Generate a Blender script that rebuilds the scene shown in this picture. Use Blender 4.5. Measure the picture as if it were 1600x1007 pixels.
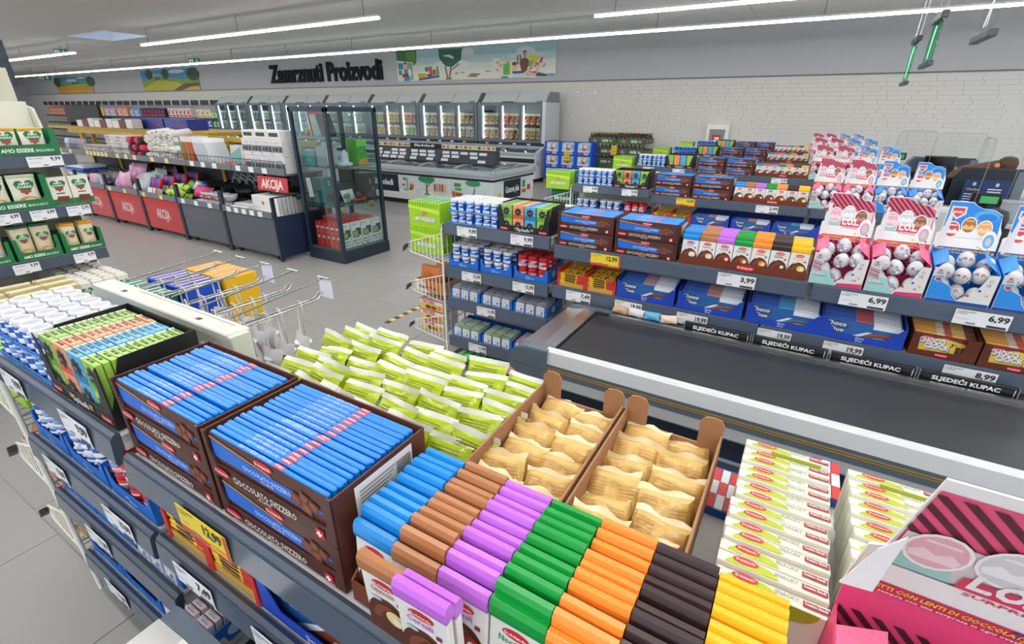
import bpy, math, random
from mathutils import Matrix, Vector

rnd = random.Random(11)
SC = bpy.context.scene
COL = SC.collection
for o in list(bpy.data.objects):
    bpy.data.objects.remove(o, do_unlink=True)

# ------------------------------------------------------------------ camera, sky, exposure
cam = bpy.data.objects.new('camera', bpy.data.cameras.new('camera'))
COL.objects.link(cam)
cam.data.sensor_width = 36.0
cam.data.lens = 36.0 * 748.42 / 1600.0
cam.data.clip_start = 0.05
cam.data.clip_end = 200
cam.matrix_world = (Matrix.Translation((0, 0, 2.0)) @ Matrix.Rotation(math.radians(30.4987), 4, 'Z')
                    @ Matrix.Rotation(math.radians(90 - 23.7065), 4, 'X') @ Matrix.Rotation(math.radians(0.4462), 4, 'Z'))
SC.camera = cam
SC.view_settings.view_transform = 'Standard'
SC.view_settings.look = 'None'
SC.view_settings.gamma = 1.0
SC.view_settings.use_curve_mapping = False
SC.view_settings.exposure = 0.30
W = bpy.data.worlds.new('world')
SC.world = W
W.use_nodes = True
_nt = W.node_tree
_tc = _nt.nodes.new('ShaderNodeTexCoord'); _sp = _nt.nodes.new('ShaderNodeSeparateXYZ'); _cr = _nt.nodes.new('ShaderNodeValToRGB')
_cr.color_ramp.elements[0].position = 0.0; _cr.color_ramp.elements[0].color = (0.86, 0.91, 0.95, 1)
_cr.color_ramp.elements[1].position = 0.8; _cr.color_ramp.elements[1].color = (0.26, 0.48, 0.92, 1)
_nt.links.new(_tc.outputs['Generated'], _sp.inputs[0]); _nt.links.new(_sp.outputs['Z'], _cr.inputs[0])
_nt.links.new(_cr.outputs[0], _nt.nodes['Background'].inputs[0])
W.node_tree.nodes['Background'].inputs[1].default_value = 1.1
LAMP = 24.0          # radiance of the ceiling strips

# ------------------------------------------------------------------ materials
def lin(h):
    c = [int(h[i:i + 2], 16) / 255 for i in (0, 2, 4)]
    return tuple((x / 12.92 if x <= .04045 else ((x + .055) / 1.055) ** 2.4) for x in c) + (1,)

MATS = {}
def newmat(name):
    m = bpy.data.materials.new(name)
    m.use_nodes = True
    nt = m.node_tree
    return m, nt, nt.nodes['Principled BSDF']

def wear(nt, bs, col, amount, scale):
    tc = nt.nodes.new('ShaderNodeTexCoord')
    nz = nt.nodes.new('ShaderNodeTexNoise')
    nz.inputs['Scale'].default_value = scale
    nz.inputs['Detail'].default_value = 3
    mx = nt.nodes.new('ShaderNodeMix'); mx.data_type = 'RGBA'
    k = 1 - amount
    mx.inputs[6].default_value = col
    mx.inputs[7].default_value = (col[0] * k, col[1] * k, col[2] * k, 1)
    nt.links.new(tc.outputs['Object'], nz.inputs['Vector'])
    nt.links.new(nz.outputs['Fac'], mx.inputs[0])
    nt.links.new(mx.outputs[2], bs.inputs['Base Color'])
    return nz

def M(spec):
    """'rrggbb', 'rrggbb/rough', 'rrggbb/rough/m' (metal) or the name of a special material"""
    if spec in MATS:
        return MATS[spec]
    p = spec.split('/')
    m, nt, bs = newmat('paint_' + spec.replace('/', '_').replace('.', ''))
    col = lin(p[0])
    r = float(p[1]) if len(p) > 1 else .45
    bs.inputs['Roughness'].default_value = r
    if len(p) > 2 and 'm' in p[2]:
        bs.inputs['Metallic'].default_value = 1.0
    wear(nt, bs, col, .10, 9.0)
    MATS[spec] = m
    return m

def special():
    # thin clear glass: reflection by angle over transparency
    def clear(name, tint, refl, rough=.02):
        m, nt, bs = newmat(name)
        out = nt.nodes['Material Output']
        tr = nt.nodes.new('ShaderNodeBsdfTransparent'); tr.inputs[0].default_value = tint
        gl = nt.nodes.new('ShaderNodeBsdfGlossy'); gl.inputs['Roughness'].default_value = rough
        lw = nt.nodes.new('ShaderNodeLayerWeight'); lw.inputs[0].default_value = .5
        pw = nt.nodes.new('ShaderNodeMath'); pw.operation = 'POWER'; pw.inputs[1].default_value = 3.5
        fr = nt.nodes.new('ShaderNodeMath'); fr.operation = 'MULTIPLY_ADD'; fr.inputs[1].default_value = refl * 1.6; fr.inputs[2].default_value = refl * .16
        nt.links.new(lw.outputs['Facing'], pw.inputs[0]); nt.links.new(pw.outputs[0], fr.inputs[0])
        mx = nt.nodes.new('ShaderNodeMixShader')
        nt.links.new(fr.outputs[0], mx.inputs[0])
        nt.links.new(tr.outputs[0], mx.inputs[1]); nt.links.new(gl.outputs[0], mx.inputs[2])
        nt.links.new(mx.outputs[0], out.inputs[0])
        nt.nodes.remove(bs)
        MATS[name] = m
    clear('glass', (.86, .93, .92, 1), .30)
    clear('lid_glass', (.70, .82, .84, 1), .45)
    clear('plexi', (.965, .972, .972, 1), .05)
    clear('green_glass', (.45, .85, .60, 1), .2)
    clear('film', (.93, .93, .95, 1), .35, .12)
    def emit(name, col, st):
        m, nt, bs = newmat(name)
        bs.inputs['Base Color'].default_value = (.8, .8, .8, 1)
        bs.inputs['Emission Color'].default_value = col
        bs.inputs['Emission Strength'].default_value = st
        MATS[name] = m
    emit('lamp', (1, .985, .96, 1), LAMP)
    emit('freezer_led', (.86, .97, 1, 1), 7.0)
    emit('exit_green', (.05, .9, .42, 1), 1.1)
    emit('lcd', (.12, .75, .25, 1), .30); MATS['lcd'].node_tree.nodes['Principled BSDF'].inputs['Base Color'].default_value = (.02, .14, .04, 1)
    emit('screen_dark', (.01, .02, .06, 1), .6)
    # brushed steel
    m, nt, bs = newmat('brushed_steel')
    bs.inputs['Base Color'].default_value = (.72, .71, .70, 1); bs.inputs['Metallic'].default_value = 1
    bs.inputs['Roughness'].default_value = .32
    tc = nt.nodes.new('ShaderNodeTexCoord'); mp = nt.nodes.new('ShaderNodeMapping'); mp.inputs['Scale'].default_value = (300, 6, 6)
    nz = nt.nodes.new('ShaderNodeTexNoise'); nz.inputs['Scale'].default_value = 3
    bp = nt.nodes.new('ShaderNodeBump'); bp.inputs['Strength'].default_value = .12; bp.inputs['Distance'].default_value = .002
    nt.links.new(tc.outputs['Object'], mp.inputs[0]); nt.links.new(mp.outputs[0], nz.inputs['Vector'])
    nt.links.new(nz.outputs['Fac'], bp.inputs['Height']); nt.links.new(bp.outputs[0], bs.inputs['Normal'])
    MATS['brushed_steel'] = m
    # floor tile, wall, ceiling, belt, cardboard
    def noisy(name, hexc, rough, amount, scale, bump, bscale):
        m, nt, bs = newmat(name)
        bs.inputs['Roughness'].default_value = rough
        wear(nt, bs, lin(hexc), amount, scale)
        if bump:
            tc = nt.nodes.new('ShaderNodeTexCoord'); nz = nt.nodes.new('ShaderNodeTexNoise'); nz.inputs['Scale'].default_value = bscale
            b = nt.nodes.new('ShaderNodeBump'); b.inputs['Strength'].default_value = bump; b.inputs['Distance'].default_value = .004
            nt.links.new(tc.outputs['Object'], nz.inputs['Vector']); nt.links.new(nz.outputs['Fac'], b.inputs['Height'])
            nt.links.new(b.outputs[0], bs.inputs['Normal'])
        MATS[name] = m
    noisy('floor_tile', '989693', .38, .14, 1.6, .02, 60)
    noisy('grout', 'bab8b5', .8, .1, 5, 0, 1)
    noisy('wall_grey', 'c0c2c5', .75, .04, 1.2, .02, 40)
    noisy('wall_white', 'dddbd5', .75, .03, 3, .05, 30)
    noisy('ceiling', 'e6e6e4', .85, .02, .6, 0, 20)
    noisy('belt', '34363b', .42, .16, 3.0, .05, 120)
    noisy('cardboard', 'a87a54', .8, .12, 12, .05, 80)
    noisy('cracker', 'e9c272', .18, .30, 34, 1.0, 42)
    noisy('foil_bag', 'd9d9dc', .25, .25, 20, .6, 30)
    noisy('pink_foil', 'd9a0c0', .2, .4, 16, .8, 24)
    noisy('silver_foil', 'b9c2c4', .2, .4, 16, .8, 24)
    noisy('plush', 'd9d3cc', .95, .15, 30, .7, 90)
    noisy('hair', '5a3b26', .55, .5, 45, .4, 80)
    # film-wrapped lime snack bag: glossy
    m, nt, bs = newmat('lime_film'); bs.inputs['Roughness'].default_value = .22
    nz = wear(nt, bs, lin('b9cf10'), .28, 26)
    b = nt.nodes.new('ShaderNodeBump'); b.inputs['Strength'].default_value = .5; b.inputs['Distance'].default_value = .006
    nt.links.new(nz.outputs['Fac'], b.inputs['Height']); nt.links.new(b.outputs[0], bs.inputs['Normal'])
    MATS['lime_film'] = m
special()

# ------------------------------------------------------------------ mesh building
_txt = {}
def text_geo(s, res=1, bold=.018):
    k = (s, res, bold)
    if k in _txt:
        return _txt[k]
    cu = bpy.data.curves.new('t', 'FONT')
    cu.body = s; cu.size = 1.0; cu.resolution_u = res; cu.offset = bold
    ob = bpy.data.objects.new('t', cu)
    me = bpy.data.meshes.new_from_object(ob)
    vs = [(v.co.x, v.co.y) for v in me.vertices]
    fs = [tuple(p.vertices) for p in me.polygons]
    bpy.data.objects.remove(ob); bpy.data.curves.remove(cu); bpy.data.meshes.remove(me)
    if vs:
        x0 = min(v[0] for v in vs); x1 = max(v[0] for v in vs)
        vs = [((x - x0) / .70, y / .70) for x, y in vs]
        w = (x1 - x0) / .70
    else:
        w = 0
    _txt[k] = (vs, fs, w)
    return _txt[k]

class MB:
    def __init__(s):
        s.v = []; s.f = []; s.m = []; s.s = []
    def add(s, vs, fs, mat, smooth=False):
        o = len(s.v)
        s.v += [tuple(v) for v in vs]
        s.f += [tuple(i + o for i in f) for f in fs]
        if isinstance(mat, list):
            s.m += mat
        else:
            s.m += [mat] * len(fs)
        s.s += [smooth] * len(fs)
        return s
    def box(s, x0, x1, y0, y1, z0, z1, mat, c=0.0, top=None, front=None):
        if c <= 0:
            vs = [(x, y, z) for z in (z0, z1) for y in (y0, y1) for x in (x0, x1)]
            fs = [(0, 2, 3, 1), (4, 5, 7, 6), (0, 1, 5, 4), (2, 6, 7, 3), (0, 4, 6, 2), (1, 3, 7, 5)]
            return s.add(vs, fs, [mat, top or mat, front or mat, mat, mat, mat])
        c = min(c, (x1 - x0) * .45, (y1 - y0) * .45, (z1 - z0) * .45)
        X = (x0, x1); Y = (y0, y1); Z = (z0, z1)
        vs = []; idx = {}
        for i in (0, 1):
            for j in (0, 1):
                for k in (0, 1):
                    sx = c * (1 - 2 * i); sy = c * (1 - 2 * j); sz = c * (1 - 2 * k)
                    for a, v in enumerate(((X[i], Y[j] + sy, Z[k] + sz), (X[i] + sx, Y[j], Z[k] + sz), (X[i] + sx, Y[j] + sy, Z[k]))):
                        idx[i, j, k, a] = len(vs); vs.append(v)
        fs = []; ms = []
        def q(a, b, cc, d, m): fs.append((a, b, cc, d)); ms.append(m)
        for i in (0, 1):
            q(idx[i, 0, 0, 0], idx[i, 1, 0, 0], idx[i, 1, 1, 0], idx[i, 0, 1, 0], mat)
            q(idx[0, i, 0, 1], idx[1, i, 0, 1], idx[1, i, 1, 1], idx[0, i, 1, 1], (front or mat) if i == 0 else mat)
            q(idx[0, 0, i, 2], idx[1, 0, i, 2], idx[1, 1, i, 2], idx[0, 1, i, 2], (top or mat) if i == 1 else mat)
        for j in (0, 1):
            for k in (0, 1):
                q(idx[0, j, k, 1], idx[1, j, k, 1], idx[1, j, k, 2], idx[0, j, k, 2], (top or mat) if k else mat)
                q(idx[j, 0, k, 0], idx[j, 1, k, 0], idx[j, 1, k, 2], idx[j, 0, k, 2], (top or mat) if k else mat)
                q(idx[j, k, 0, 0], idx[j, k, 1, 0], idx[j, k, 1, 1], idx[j, k, 0, 1], mat)
        for i in (0, 1):
            for j in (0, 1):
                for k in (0, 1):
                    fs.append((idx[i, j, k, 0], idx[i, j, k, 1], idx[i, j, k, 2])); ms.append(mat)
        return s.add(vs, fs, ms)
    def prism(s, pts, axis, a, b, mat, capmat=None):
        """pts 2-D polygon; axis 'x': pts are (y,z); 'y': (x,z); 'z': (x,y)"""
        def mk(p, t):
            return (t, p[0], p[1]) if axis == 'x' else ((p[0], t, p[1]) if axis == 'y' else (p[0], p[1], t))
        n = len(pts)
        vs = [mk(p, a) for p in pts] + [mk(p, b) for p in pts]
        fs = [(i, (i + 1) % n, n + (i + 1) % n, n + i) for i in range(n)] + [tuple(range(n)), tuple(range(n, 2 * n))]
        return s.add(vs, fs, [mat] * n + [capmat or mat] * 2)
    def lathe(s, prof, mat, n=12, c=(0, 0, 0), axis='z', smooth=True):
        """prof: (r, z[, material]) rows, the material is that of the band above the row"""
        vs = []; fs = []; ms = []
        for p in prof:
            for i in range(n):
                a = 2 * math.pi * i / n
                x, y, z = p[0] * math.cos(a), p[0] * math.sin(a), p[1]
                if axis == 'x': x, y, z = z, x, y
                elif axis == 'y': x, y, z = x, z, y
                vs.append((c[0] + x, c[1] + y, c[2] + z))
        for k in range(len(prof) - 1):
            mm = prof[k][2] if len(prof[k]) > 2 else mat
            for i in range(n):
                fs.append((k * n + i, k * n + (i + 1) % n, (k + 1) * n + (i + 1) % n, (k + 1) * n + i)); ms.append(mm)
        o = len(s.f)
        s.add(vs, fs, ms, smooth)
        last = prof[-1]
        s.add([], [], mat)
        b = len(s.v) - len(vs)
        s.f.append(tuple(b + i for i in range(n - 1, -1, -1))); s.m.append(prof[0][2] if len(prof[0]) > 2 else mat); s.s.append(False)
        s.f.append(tuple(b + (len(prof) - 1) * n + i for i in range(n))); s.m.append(last[2] if len(last) > 2 else mat); s.s.append(False)
        return s
    def tube(s, pts, r, mat, n=6, closed=False):
        pts = [Vector(p) for p in pts]
        m = len(pts); vs = []
        up0 = Vector((0, 0, 1))
        for i, p in enumerate(pts):
            if closed: t = pts[(i + 1) % m] - pts[i - 1]
            else: t = pts[min(i + 1, m - 1)] - pts[max(i - 1, 0)]
            t.normalize()
            u = up0 if abs(t.z) < .95 else Vector((1, 0, 0))
            a = t.cross(u).normalized(); b = t.cross(a)
            for k in range(n):
                an = 2 * math.pi * k / n
                vs.append(p + a * (r * math.cos(an)) + b * (r * math.sin(an)))
        fs = []
        for i in range(m if closed else m - 1):
            j = (i + 1) % m
            for k in range(n):
                fs.append((i * n + k, i * n + (k + 1) % n, j * n + (k + 1) % n, j * n + k))
        if not closed:
            fs.append(tuple(range(n))); fs.append(tuple(range((m - 1) * n, m * n)))
        return s.add(vs, fs, mat, True)
    def grid(s, fn, nu, nv, mat, smooth=True):
        vs = [fn(i / nu, j / nv) for j in range(nv + 1) for i in range(nu + 1)]
        fs = [(j * (nu + 1) + i, j * (nu + 1) + i + 1, (j + 1) * (nu + 1) + i + 1, (j + 1) * (nu + 1) + i) for j in range(nv) for i in range(nu)]
        return s.add(vs, fs, mat, smooth)
    def xf(s, mtx, start=0):
        for i in range(start, len(s.v)):
            s.v[i] = tuple(mtx @ Vector(s.v[i]))
        return s
    def mesh(s, name):
        me = bpy.data.meshes.new(name)
        me.from_pydata(s.v, [], s.f)
        names = []
        for k in s.m:
            if k not in names: names.append(k)
        for k in names: me.materials.append(M(k))
        ix = {k: i for i, k in enumerate(names)}
        me.polygons.foreach_set('material_index', [ix[k] for k in s.m])
        me.polygons.foreach_set('use_smooth', s.s)
        me.update()
        return me

class Panel:
    """flat print on a surface: origin o, in-plane axes u, v; each layer sits a hair prouder"""
    def __init__(s, mb, o, u, v, gap=.0012):
        s.mb = mb; s.o = Vector(o); s.u = Vector(u).normalized(); s.v = Vector(v).normalized(); s.n = s.u.cross(s.v); s.g = gap; s.k = 0.0
    def p(s, a, b, L): return tuple(s.o + s.u * a + s.v * b + s.n * (s.g * L))
    def rect(s, a0, b0, a1, b1, mat, L=1):
        s.k += .011; L += s.k
        s.mb.add([s.p(a0, b0, L), s.p(a1, b0, L), s.p(a1, b1, L), s.p(a0, b1, L)], [(0, 1, 2, 3)], mat); return s
    def poly(s, pts, mat, L=1):
        s.k += .011; L += s.k
        s.mb.add([s.p(a, b, L) for a, b in pts], [tuple(range(len(pts)))], mat); return s
    def ell(s, a, b, ra, rb, mat, L=1, n=14, t0=0, t1=360):
        k = n if t1 - t0 >= 360 else n + 1
        s.poly([(a + ra * math.cos(math.radians(t0 + (t1 - t0) * i / n)), b + rb * math.sin(math.radians(t0 + (t1 - t0) * i / n))) for i in range(k)], mat, L); return s
    def text(s, t, a, b, h, mat, L=2, w=None, al='l', res=1, bold=.018):
        vs, fs, tw = text_geo(t, res, bold)
        if not vs: return s
        s.k += .011; L += s.k
        sx = h if w is None else w / tw
        off = {'l': 0, 'c': -tw * sx / 2, 'r': -tw * sx}[al]
        s.mb.add([s.p(a + off + x * sx, b + y * h, L) for x, y in vs], fs, mat); return s
    def lines(s, a0, a1, b0, b1, n, mat, L=2, fill=.45):
        st = (b1 - b0) / n
        for i in range(n):
            e = a1 - (a1 - a0) * rnd.choice((0, .05, .25, .12))
            s.rect(a0, b0 + i * st, e, b0 + i * st + st * fill, mat, L)
        return s
    def logo(s, a, b, w, L=2, word='Dolciando'):
        """red rounded badge with white word"""
        h = w * .36
        s.ell(a, b, w / 2, h / 2, 'd8202c', L, 12)
        s.text(word, a, b - h * .16, h * .36, 'ffffff', L + 1, w * .8, 'c')
        return s

UX, UY, UZ = (1, 0, 0), (0, 1, 0), (0, 0, 1)
def FRONT(mb, x, y, z, g=.0012): return Panel(mb, (x, y, z), UX, UZ, g)       # faces -y
def TOP(mb, x, y, z, g=.0012): return Panel(mb, (x, y, z), UX, UY, g)         # faces up
def EAST(mb, x, y, z, g=.0012): return Panel(mb, (x, y, z), UY, UZ, g)        # faces +x

# ------------------------------------------------------------------ objects
def ob(name, data, parent=None, loc=(0, 0, 0), rot=(0, 0, 0), kind=None):
    if isinstance(data, MB): data = data.mesh(name)
    o = bpy.data.objects.new(name, data)
    COL.objects.link(o)
    o.location = loc; o.rotation_euler = rot
    if parent: o.parent = parent
    if kind: o['kind'] = kind
    return o
def tag(o, label, cat, group=None):
    o['label'] = label; o['category'] = cat
    if group: o['group'] = group
    return o
def struct(name, mb, parent=None):
    return ob(name, mb, parent, kind=None if parent else 'structure')
def empty(name, label, cat, loc=(0, 0, 0), rz=0, group=None):
    o = bpy.data.objects.new(name, None); COL.objects.link(o)
    o.location = loc; o.rotation_euler = (0, 0, rz); o.empty_display_size = .1
    return tag(o, label, cat, group)

class Kind:
    """one kind of thing: its own mesh and the meshes of its parts, shared by every copy"""
    def __init__(s, name, cat, mb, parts=()):
        s.name = name; s.cat = cat
        s.me = mb.mesh(name)
        s.parts = [(p[0], p[1].mesh(p[0]) if isinstance(p[1], MB) else p[1]) for p in parts if not (isinstance(p[1], MB) and not p[1].f)]
    def put(s, loc, label, group=None, rot=(0, 0, 0), bare=False):
        o = ob(s.name, s.me, None, loc, rot)
        tag(o, label, s.cat, group)
        if not bare:
            for n, me in s.parts:
                ob(n, me, o)
        return o
# ================================================================== the setting
YW = 15.2            # the long white wall
ZC = 4.1             # ceiling
X0, X1 = -50.0, 9.0
YB = -7.0

fl = struct('floor', MB().box(X0, X1, YB, YW + .2, -.12, -.006, 'grout'))
TS = .815
tl = MB().box(.002, TS - .002, .002, TS - .002, -.006, 0, 'floor_tile', c=.0015).mesh('floor_tile')
tile_spots = []
for j in range(-9, 19):
    y = .38 + j * TS
    off = -4.04 + (.31 if j % 2 else 0)
    for i in range(-57, 16):
        tile_spots.append((off + i * TS, y))
tile_spots = [t for t in tile_spots if X0 < t[0] < X1 - TS and YB < t[1] < YW - .1]
near = [t for t in tile_spots if -13.2 < t[0] < -1.6 and -.5 < t[1] < 11.5]
near.sort(key=lambda t: math.hypot(t[0], t[1]))
near = near[:200]
ns = set(near)
for x, y in near:
    ob('floor_tile', tl, fl, (x, y, 0))
rest = MB()
for x, y in tile_spots:
    if (x, y) not in ns:
        rest.box(x + .002, x + TS - .002, y + .002, min(y + TS - .002, YW), -.006, 0, 'floor_tile')
ob('floor_tile', rest, fl, kind='stuff')

# back wall: white ledger-stone below, smooth grey above, a dark grey trim between
ZT = 2.87
wb = struct('wall_back', MB().box(X0, X1, YW + .02, YW + .3, 0, ZT, 'wall_white').box(X0, X1, YW, YW + .3, ZT + .03, ZC + .3, 'wall_grey'))
struct('trim_1', MB().box(X0, X1, YW - .012, YW + .05, ZT, ZT + .03, '6f7074'))
BL = (.34, .46, .58)
bricks = [MB().box(.0012, l - .0012, -.008, .03, .0010, .0955, 'wall_white', c=.0016).mesh('brick') for l in BL]
brick_spots = []
for k in range(int(ZT / .0965)):
    z = k * .0965
    x = X0 + rnd.random() * .4
    while x < X1 - .6:
        b = rnd.randrange(3)
        brick_spots.append((x, z, b, rnd.uniform(-.002, .002)))
        x += BL[b]
vis = [b for b in brick_spots if -6.6 < b[0] < 3.0 and b[1] > 1.45]
vis.sort(key=lambda b: abs(b[0] - 1.0) * .25 + abs(2.87 - b[1]))
vis = vis[:296]
vs_ = set(vis)
for x, z, b, d in vis:
    ob('brick', bricks[b], wb, (x, YW + d, z))
rb = MB()
for x, z, b, d in brick_spots:
    if (x, z, b, d) not in vs_ and x > -26:
        rb.box(x + .0012, x + BL[b] - .0012, YW + d - .008, YW + .03, z + .001, z + .0955, 'wall_white')
ob('brick', rb, wb, kind='stuff')
struct('wall_left', MB().box(X0 - .2, X0, YB, YW + .3, 0, ZC + .3, 'wall_grey'))

# ceiling round a roof-light opening
SX0, SX1, SY0, SY1 = -21.0, -18.5, 7.87, 9.1
ce = struct('ceiling', MB().box(X0, SX0, YB, YW + .3, ZC, ZC + .15, 'ceiling').box(SX1, X1, YB, YW + .3, ZC, ZC + .15, 'ceiling')
            .box(SX0, SX1, YB, SY0, ZC, ZC + .15, 'ceiling').box(SX0, SX1, SY1, YW + .3, ZC, ZC + .15, 'ceiling'))
cp = MB()
for i in range(-20, 4):
    for j in range(-2, 12):
        x, y = i * 2.4 + .6, j * 1.25 + .35
        if x > X1 - 2.4 or (SX0 - 2.5 < x < SX1 + .1 and SY0 - 1.3 < y < SY1 + .1):
            continue
        cp.box(x + .006, x + 2.394, y + .006, y + 1.244, ZC - .012, ZC - .002, 'ceiling')
ob('ceiling_panel', cp, ce, kind='stuff')
sl = empty('skylight', 'square roof light with pale blue sky in the ceiling', 'skylight', ((SX0 + SX1) / 2, (SY0 + SY1) / 2, ZC))
m = MB(); hx, hy = (SX1 - SX0) / 2, (SY1 - SY0) / 2
for a in (-1, 1):
    m.box(min(a * hx, a * (hx - .03)), max(a * hx, a * (hx - .03)), -hy, hy, -.02, .5, 'f2f2f2')
    m.box(-hx + .03, hx - .03, min(a * hy, a * (hy - .03)), max(a * hy, a * (hy - .03)), -.02, .5, 'f2f2f2')
ob('shaft', m, sl)
ob('pane', MB().box(-hx + .03, hx - .03, -hy + .03, hy - .03, .40, .41, 'plexi'), sl)

# ------------------------------------------------------------------ ceiling strips
def strip(x0, x1, y, label, wires=True, group=None):
    z = 3.72
    t = empty('strip_light', label, 'light', ((x0 + x1) / 2, y, z), 0, group)
    h = (x1 - x0) / 2
    ob('housing', MB().box(-h, h, -.045, .045, .0, .035, 'f4f4f2'), t)
    d = MB()
    d.add([(-h, -.04, -.042), (h, -.04, -.042), (h, .04, -.042), (-h, .04, -.042)], [(0, 3, 2, 1)], 'lamp')
    d.add([(-h, -.04, 0), (h, -.04, 0), (h, -.04, -.042), (-h, -.04, -.042)], [(0, 3, 2, 1)], 'lamp_side')
    d.add([(-h, .04, 0), (h, .04, 0), (h, .04, -.042), (-h, .04, -.042)], [(0, 1, 2, 3)], 'lamp_side')
    d.add([(h, -.04, 0), (h, .04, 0), (h, .04, -.042), (h, -.04, -.042), (-h, -.04, 0), (-h, .04, 0), (-h, .04, -.042), (-h, -.04, -.042)], [(0, 3, 2, 1), (4, 5, 6, 7)], 'lamp_side')
    ob('diffuser', d, t)
    if wires:
        n = max(2, int((x1 - x0) / 3.2))
        for i in range(n + 1):
            x = -h + .4 + (2 * h - .8) * i / n
            ob('suspension_wire', MB().tube([(x, 0, .035), (x, 0, ZC - z - .0125)], .006, '6b6c6e', 5).box(x - .03, x + .03, -.03, .03, ZC - z - .04, ZC - z - .0125, 'dddddd'), t)
    return t
mm, nt_, bs_ = newmat('lamp_side')
bs_.inputs['Emission Color'].default_value = (1, .99, .97, 1); bs_.inputs['Emission Strength'].default_value = 6.0  # side glow added to imitate lamp glare and brighten the ceiling
MATS['lamp_side'] = mm
strip(-46, 6.5, 12.4, 'very long glowing ceiling strip running the length of the shop by the white wall')
strip(-17.4, -8.0, 8.25, 'short glowing ceiling strip between the skylight and the black lettering')
strip(-31.0, -21.9, 8.25, 'glowing ceiling strip stub beside the price board at the left shelf')
strip(-4.15, 6.5, 10.1, 'glowing ceiling strip above the end of the far candy racks')
for y, x0, x1_, lab in ((6.2, -6.5, 8, 'sixth'), (4.2, -10.5, 8, 'fifth'), (4.2, -42, -20, 'fifth, left part'), (2.2, -42, 8, 'fourth'), (.2, -42, 8, 'third'), (-1.8, -42, 8, 'second'), (-3.8, -42, 8, 'first')):  # unseen rows, assumed overhead and extended left to brighten the floor there
    strip(x0, x1_, y, 'unseen added ceiling strip above or behind the viewpoint, %s from the shop front' % lab, False)

# exit signs under the ceiling
def exit_sign(x, y, z, w, label):
    t = empty('exit_sign', label, 'sign', (x, y, z), math.radians(28))
    ob('sign_plate', MB().box(-w, w, -.02, .02, -w * .48, w * .48, '0c7a55/0.3', c=.005), t)
    m = MB(); p = FRONT(m, 0, -.021, 0, .002)
    p.rect(-w * .85, -w * .3, -w * .15, w * .3, 'e8f3ee'); p.ell(-w * .5, w * .14, w * .09, w * .09, '0c7a55', 2)
    p.poly([(-w * .7, -w * .25), (-w * .55, 0), (-w * .3, .02), (-w * .35, -w * .25)], '0c7a55', 2)
    p.rect(w * .40, -w * .02, w * .54, w * .32, 'e8f3ee'); p.poly([(w * .22, 0), (w * .47, -w * .32), (w * .72, 0)], 'e8f3ee')
    ob('pictogram', m, t)
    ob('hanger', MB().tube([(0, 0, w * .48), (0, 0, ZC - z)], .008, '888888', 5), t)
exit_sign(-24.3, 8.75, 3.86, .25, 'green exit sign hanging above the short left ceiling strip')
exit_sign(-23.0, 12.75, 3.84, .24, 'green exit sign hanging above the green landscape poster')
exit_sign(-43.0, 14.2, 3.82, .40, 'smallest green exit sign at the far left end of the hall')

# glass direction signs at the tills
def glass_sign(x, y0, y1, zt, zb, label, lit=True):
    t = empty('hanging_glass_sign', label, 'sign', (x, (y0 + y1) / 2, zb))
    h = (y1 - y0) / 2; d = zt - zb
    ob('bottom_rail', MB().box(-.03, .03, -h, h, 0, .055, '4a505a/0.4', c=.006), t)
    ob('pane', MB().box(-.006, .006, -h + .02, h - .02, .055, d, 'green_glass' if lit else 'plexi'), t)
    if lit:
        ob('lamp_rail', MB().box(-.035, .035, -h, h, d, d + .075, '4a505a/0.4', c=.006), t)
    m = MB(); p = Panel(m, (-.008, 0, d * .55), (0, -1, 0), UZ, .001)
    k = d * .36; c = 'exit_green' if lit else 'f4f6f6'
    if lit:
        p.poly([(-k * .18, -k), (k * .18, -k), (k * .3, k * .9), (k * .05, k), (-.3 * k, k * .7)], c); p.ell(k * .1, k * .75, k * .28, k * .28, c, 2)
    else:
        p.poly([(-k * .5, -k * .9), (-k * .2, -k), (k * .1, -.1 * k), (k * .5, k), (k * .2, k), (-k * .2, .1 * k)], c); p.poly([(k * .1, -k), (k * .32, -k * .9), (k * .2, k * .4), (-k * .05, .2 * k)], c)
    ob('pictogram', m, t)
    top = d + (.075 if lit else 0)
    for s in (-1, 1):
        ob('suspension_wire', MB().tube([(0, s * h * .86, top), (0, s * h * .86, ZC - zb)], .0055, 'd8d8d8', 5), t)
glass_sign(1.00, 10.0, 10.6, 3.0, 2.42, 'green lit glass exit pane hanging farthest from the lens, small')
glass_sign(.94, 7.75, 8.4, 2.99, 2.52, 'green lit glass exit pane hanging in the middle of the three')
glass_sign(1.0, 5.55, 6.15, 3.05, 2.56, 'clear hanging glass sign with a white arrow and grey bottom rail', False)

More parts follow.
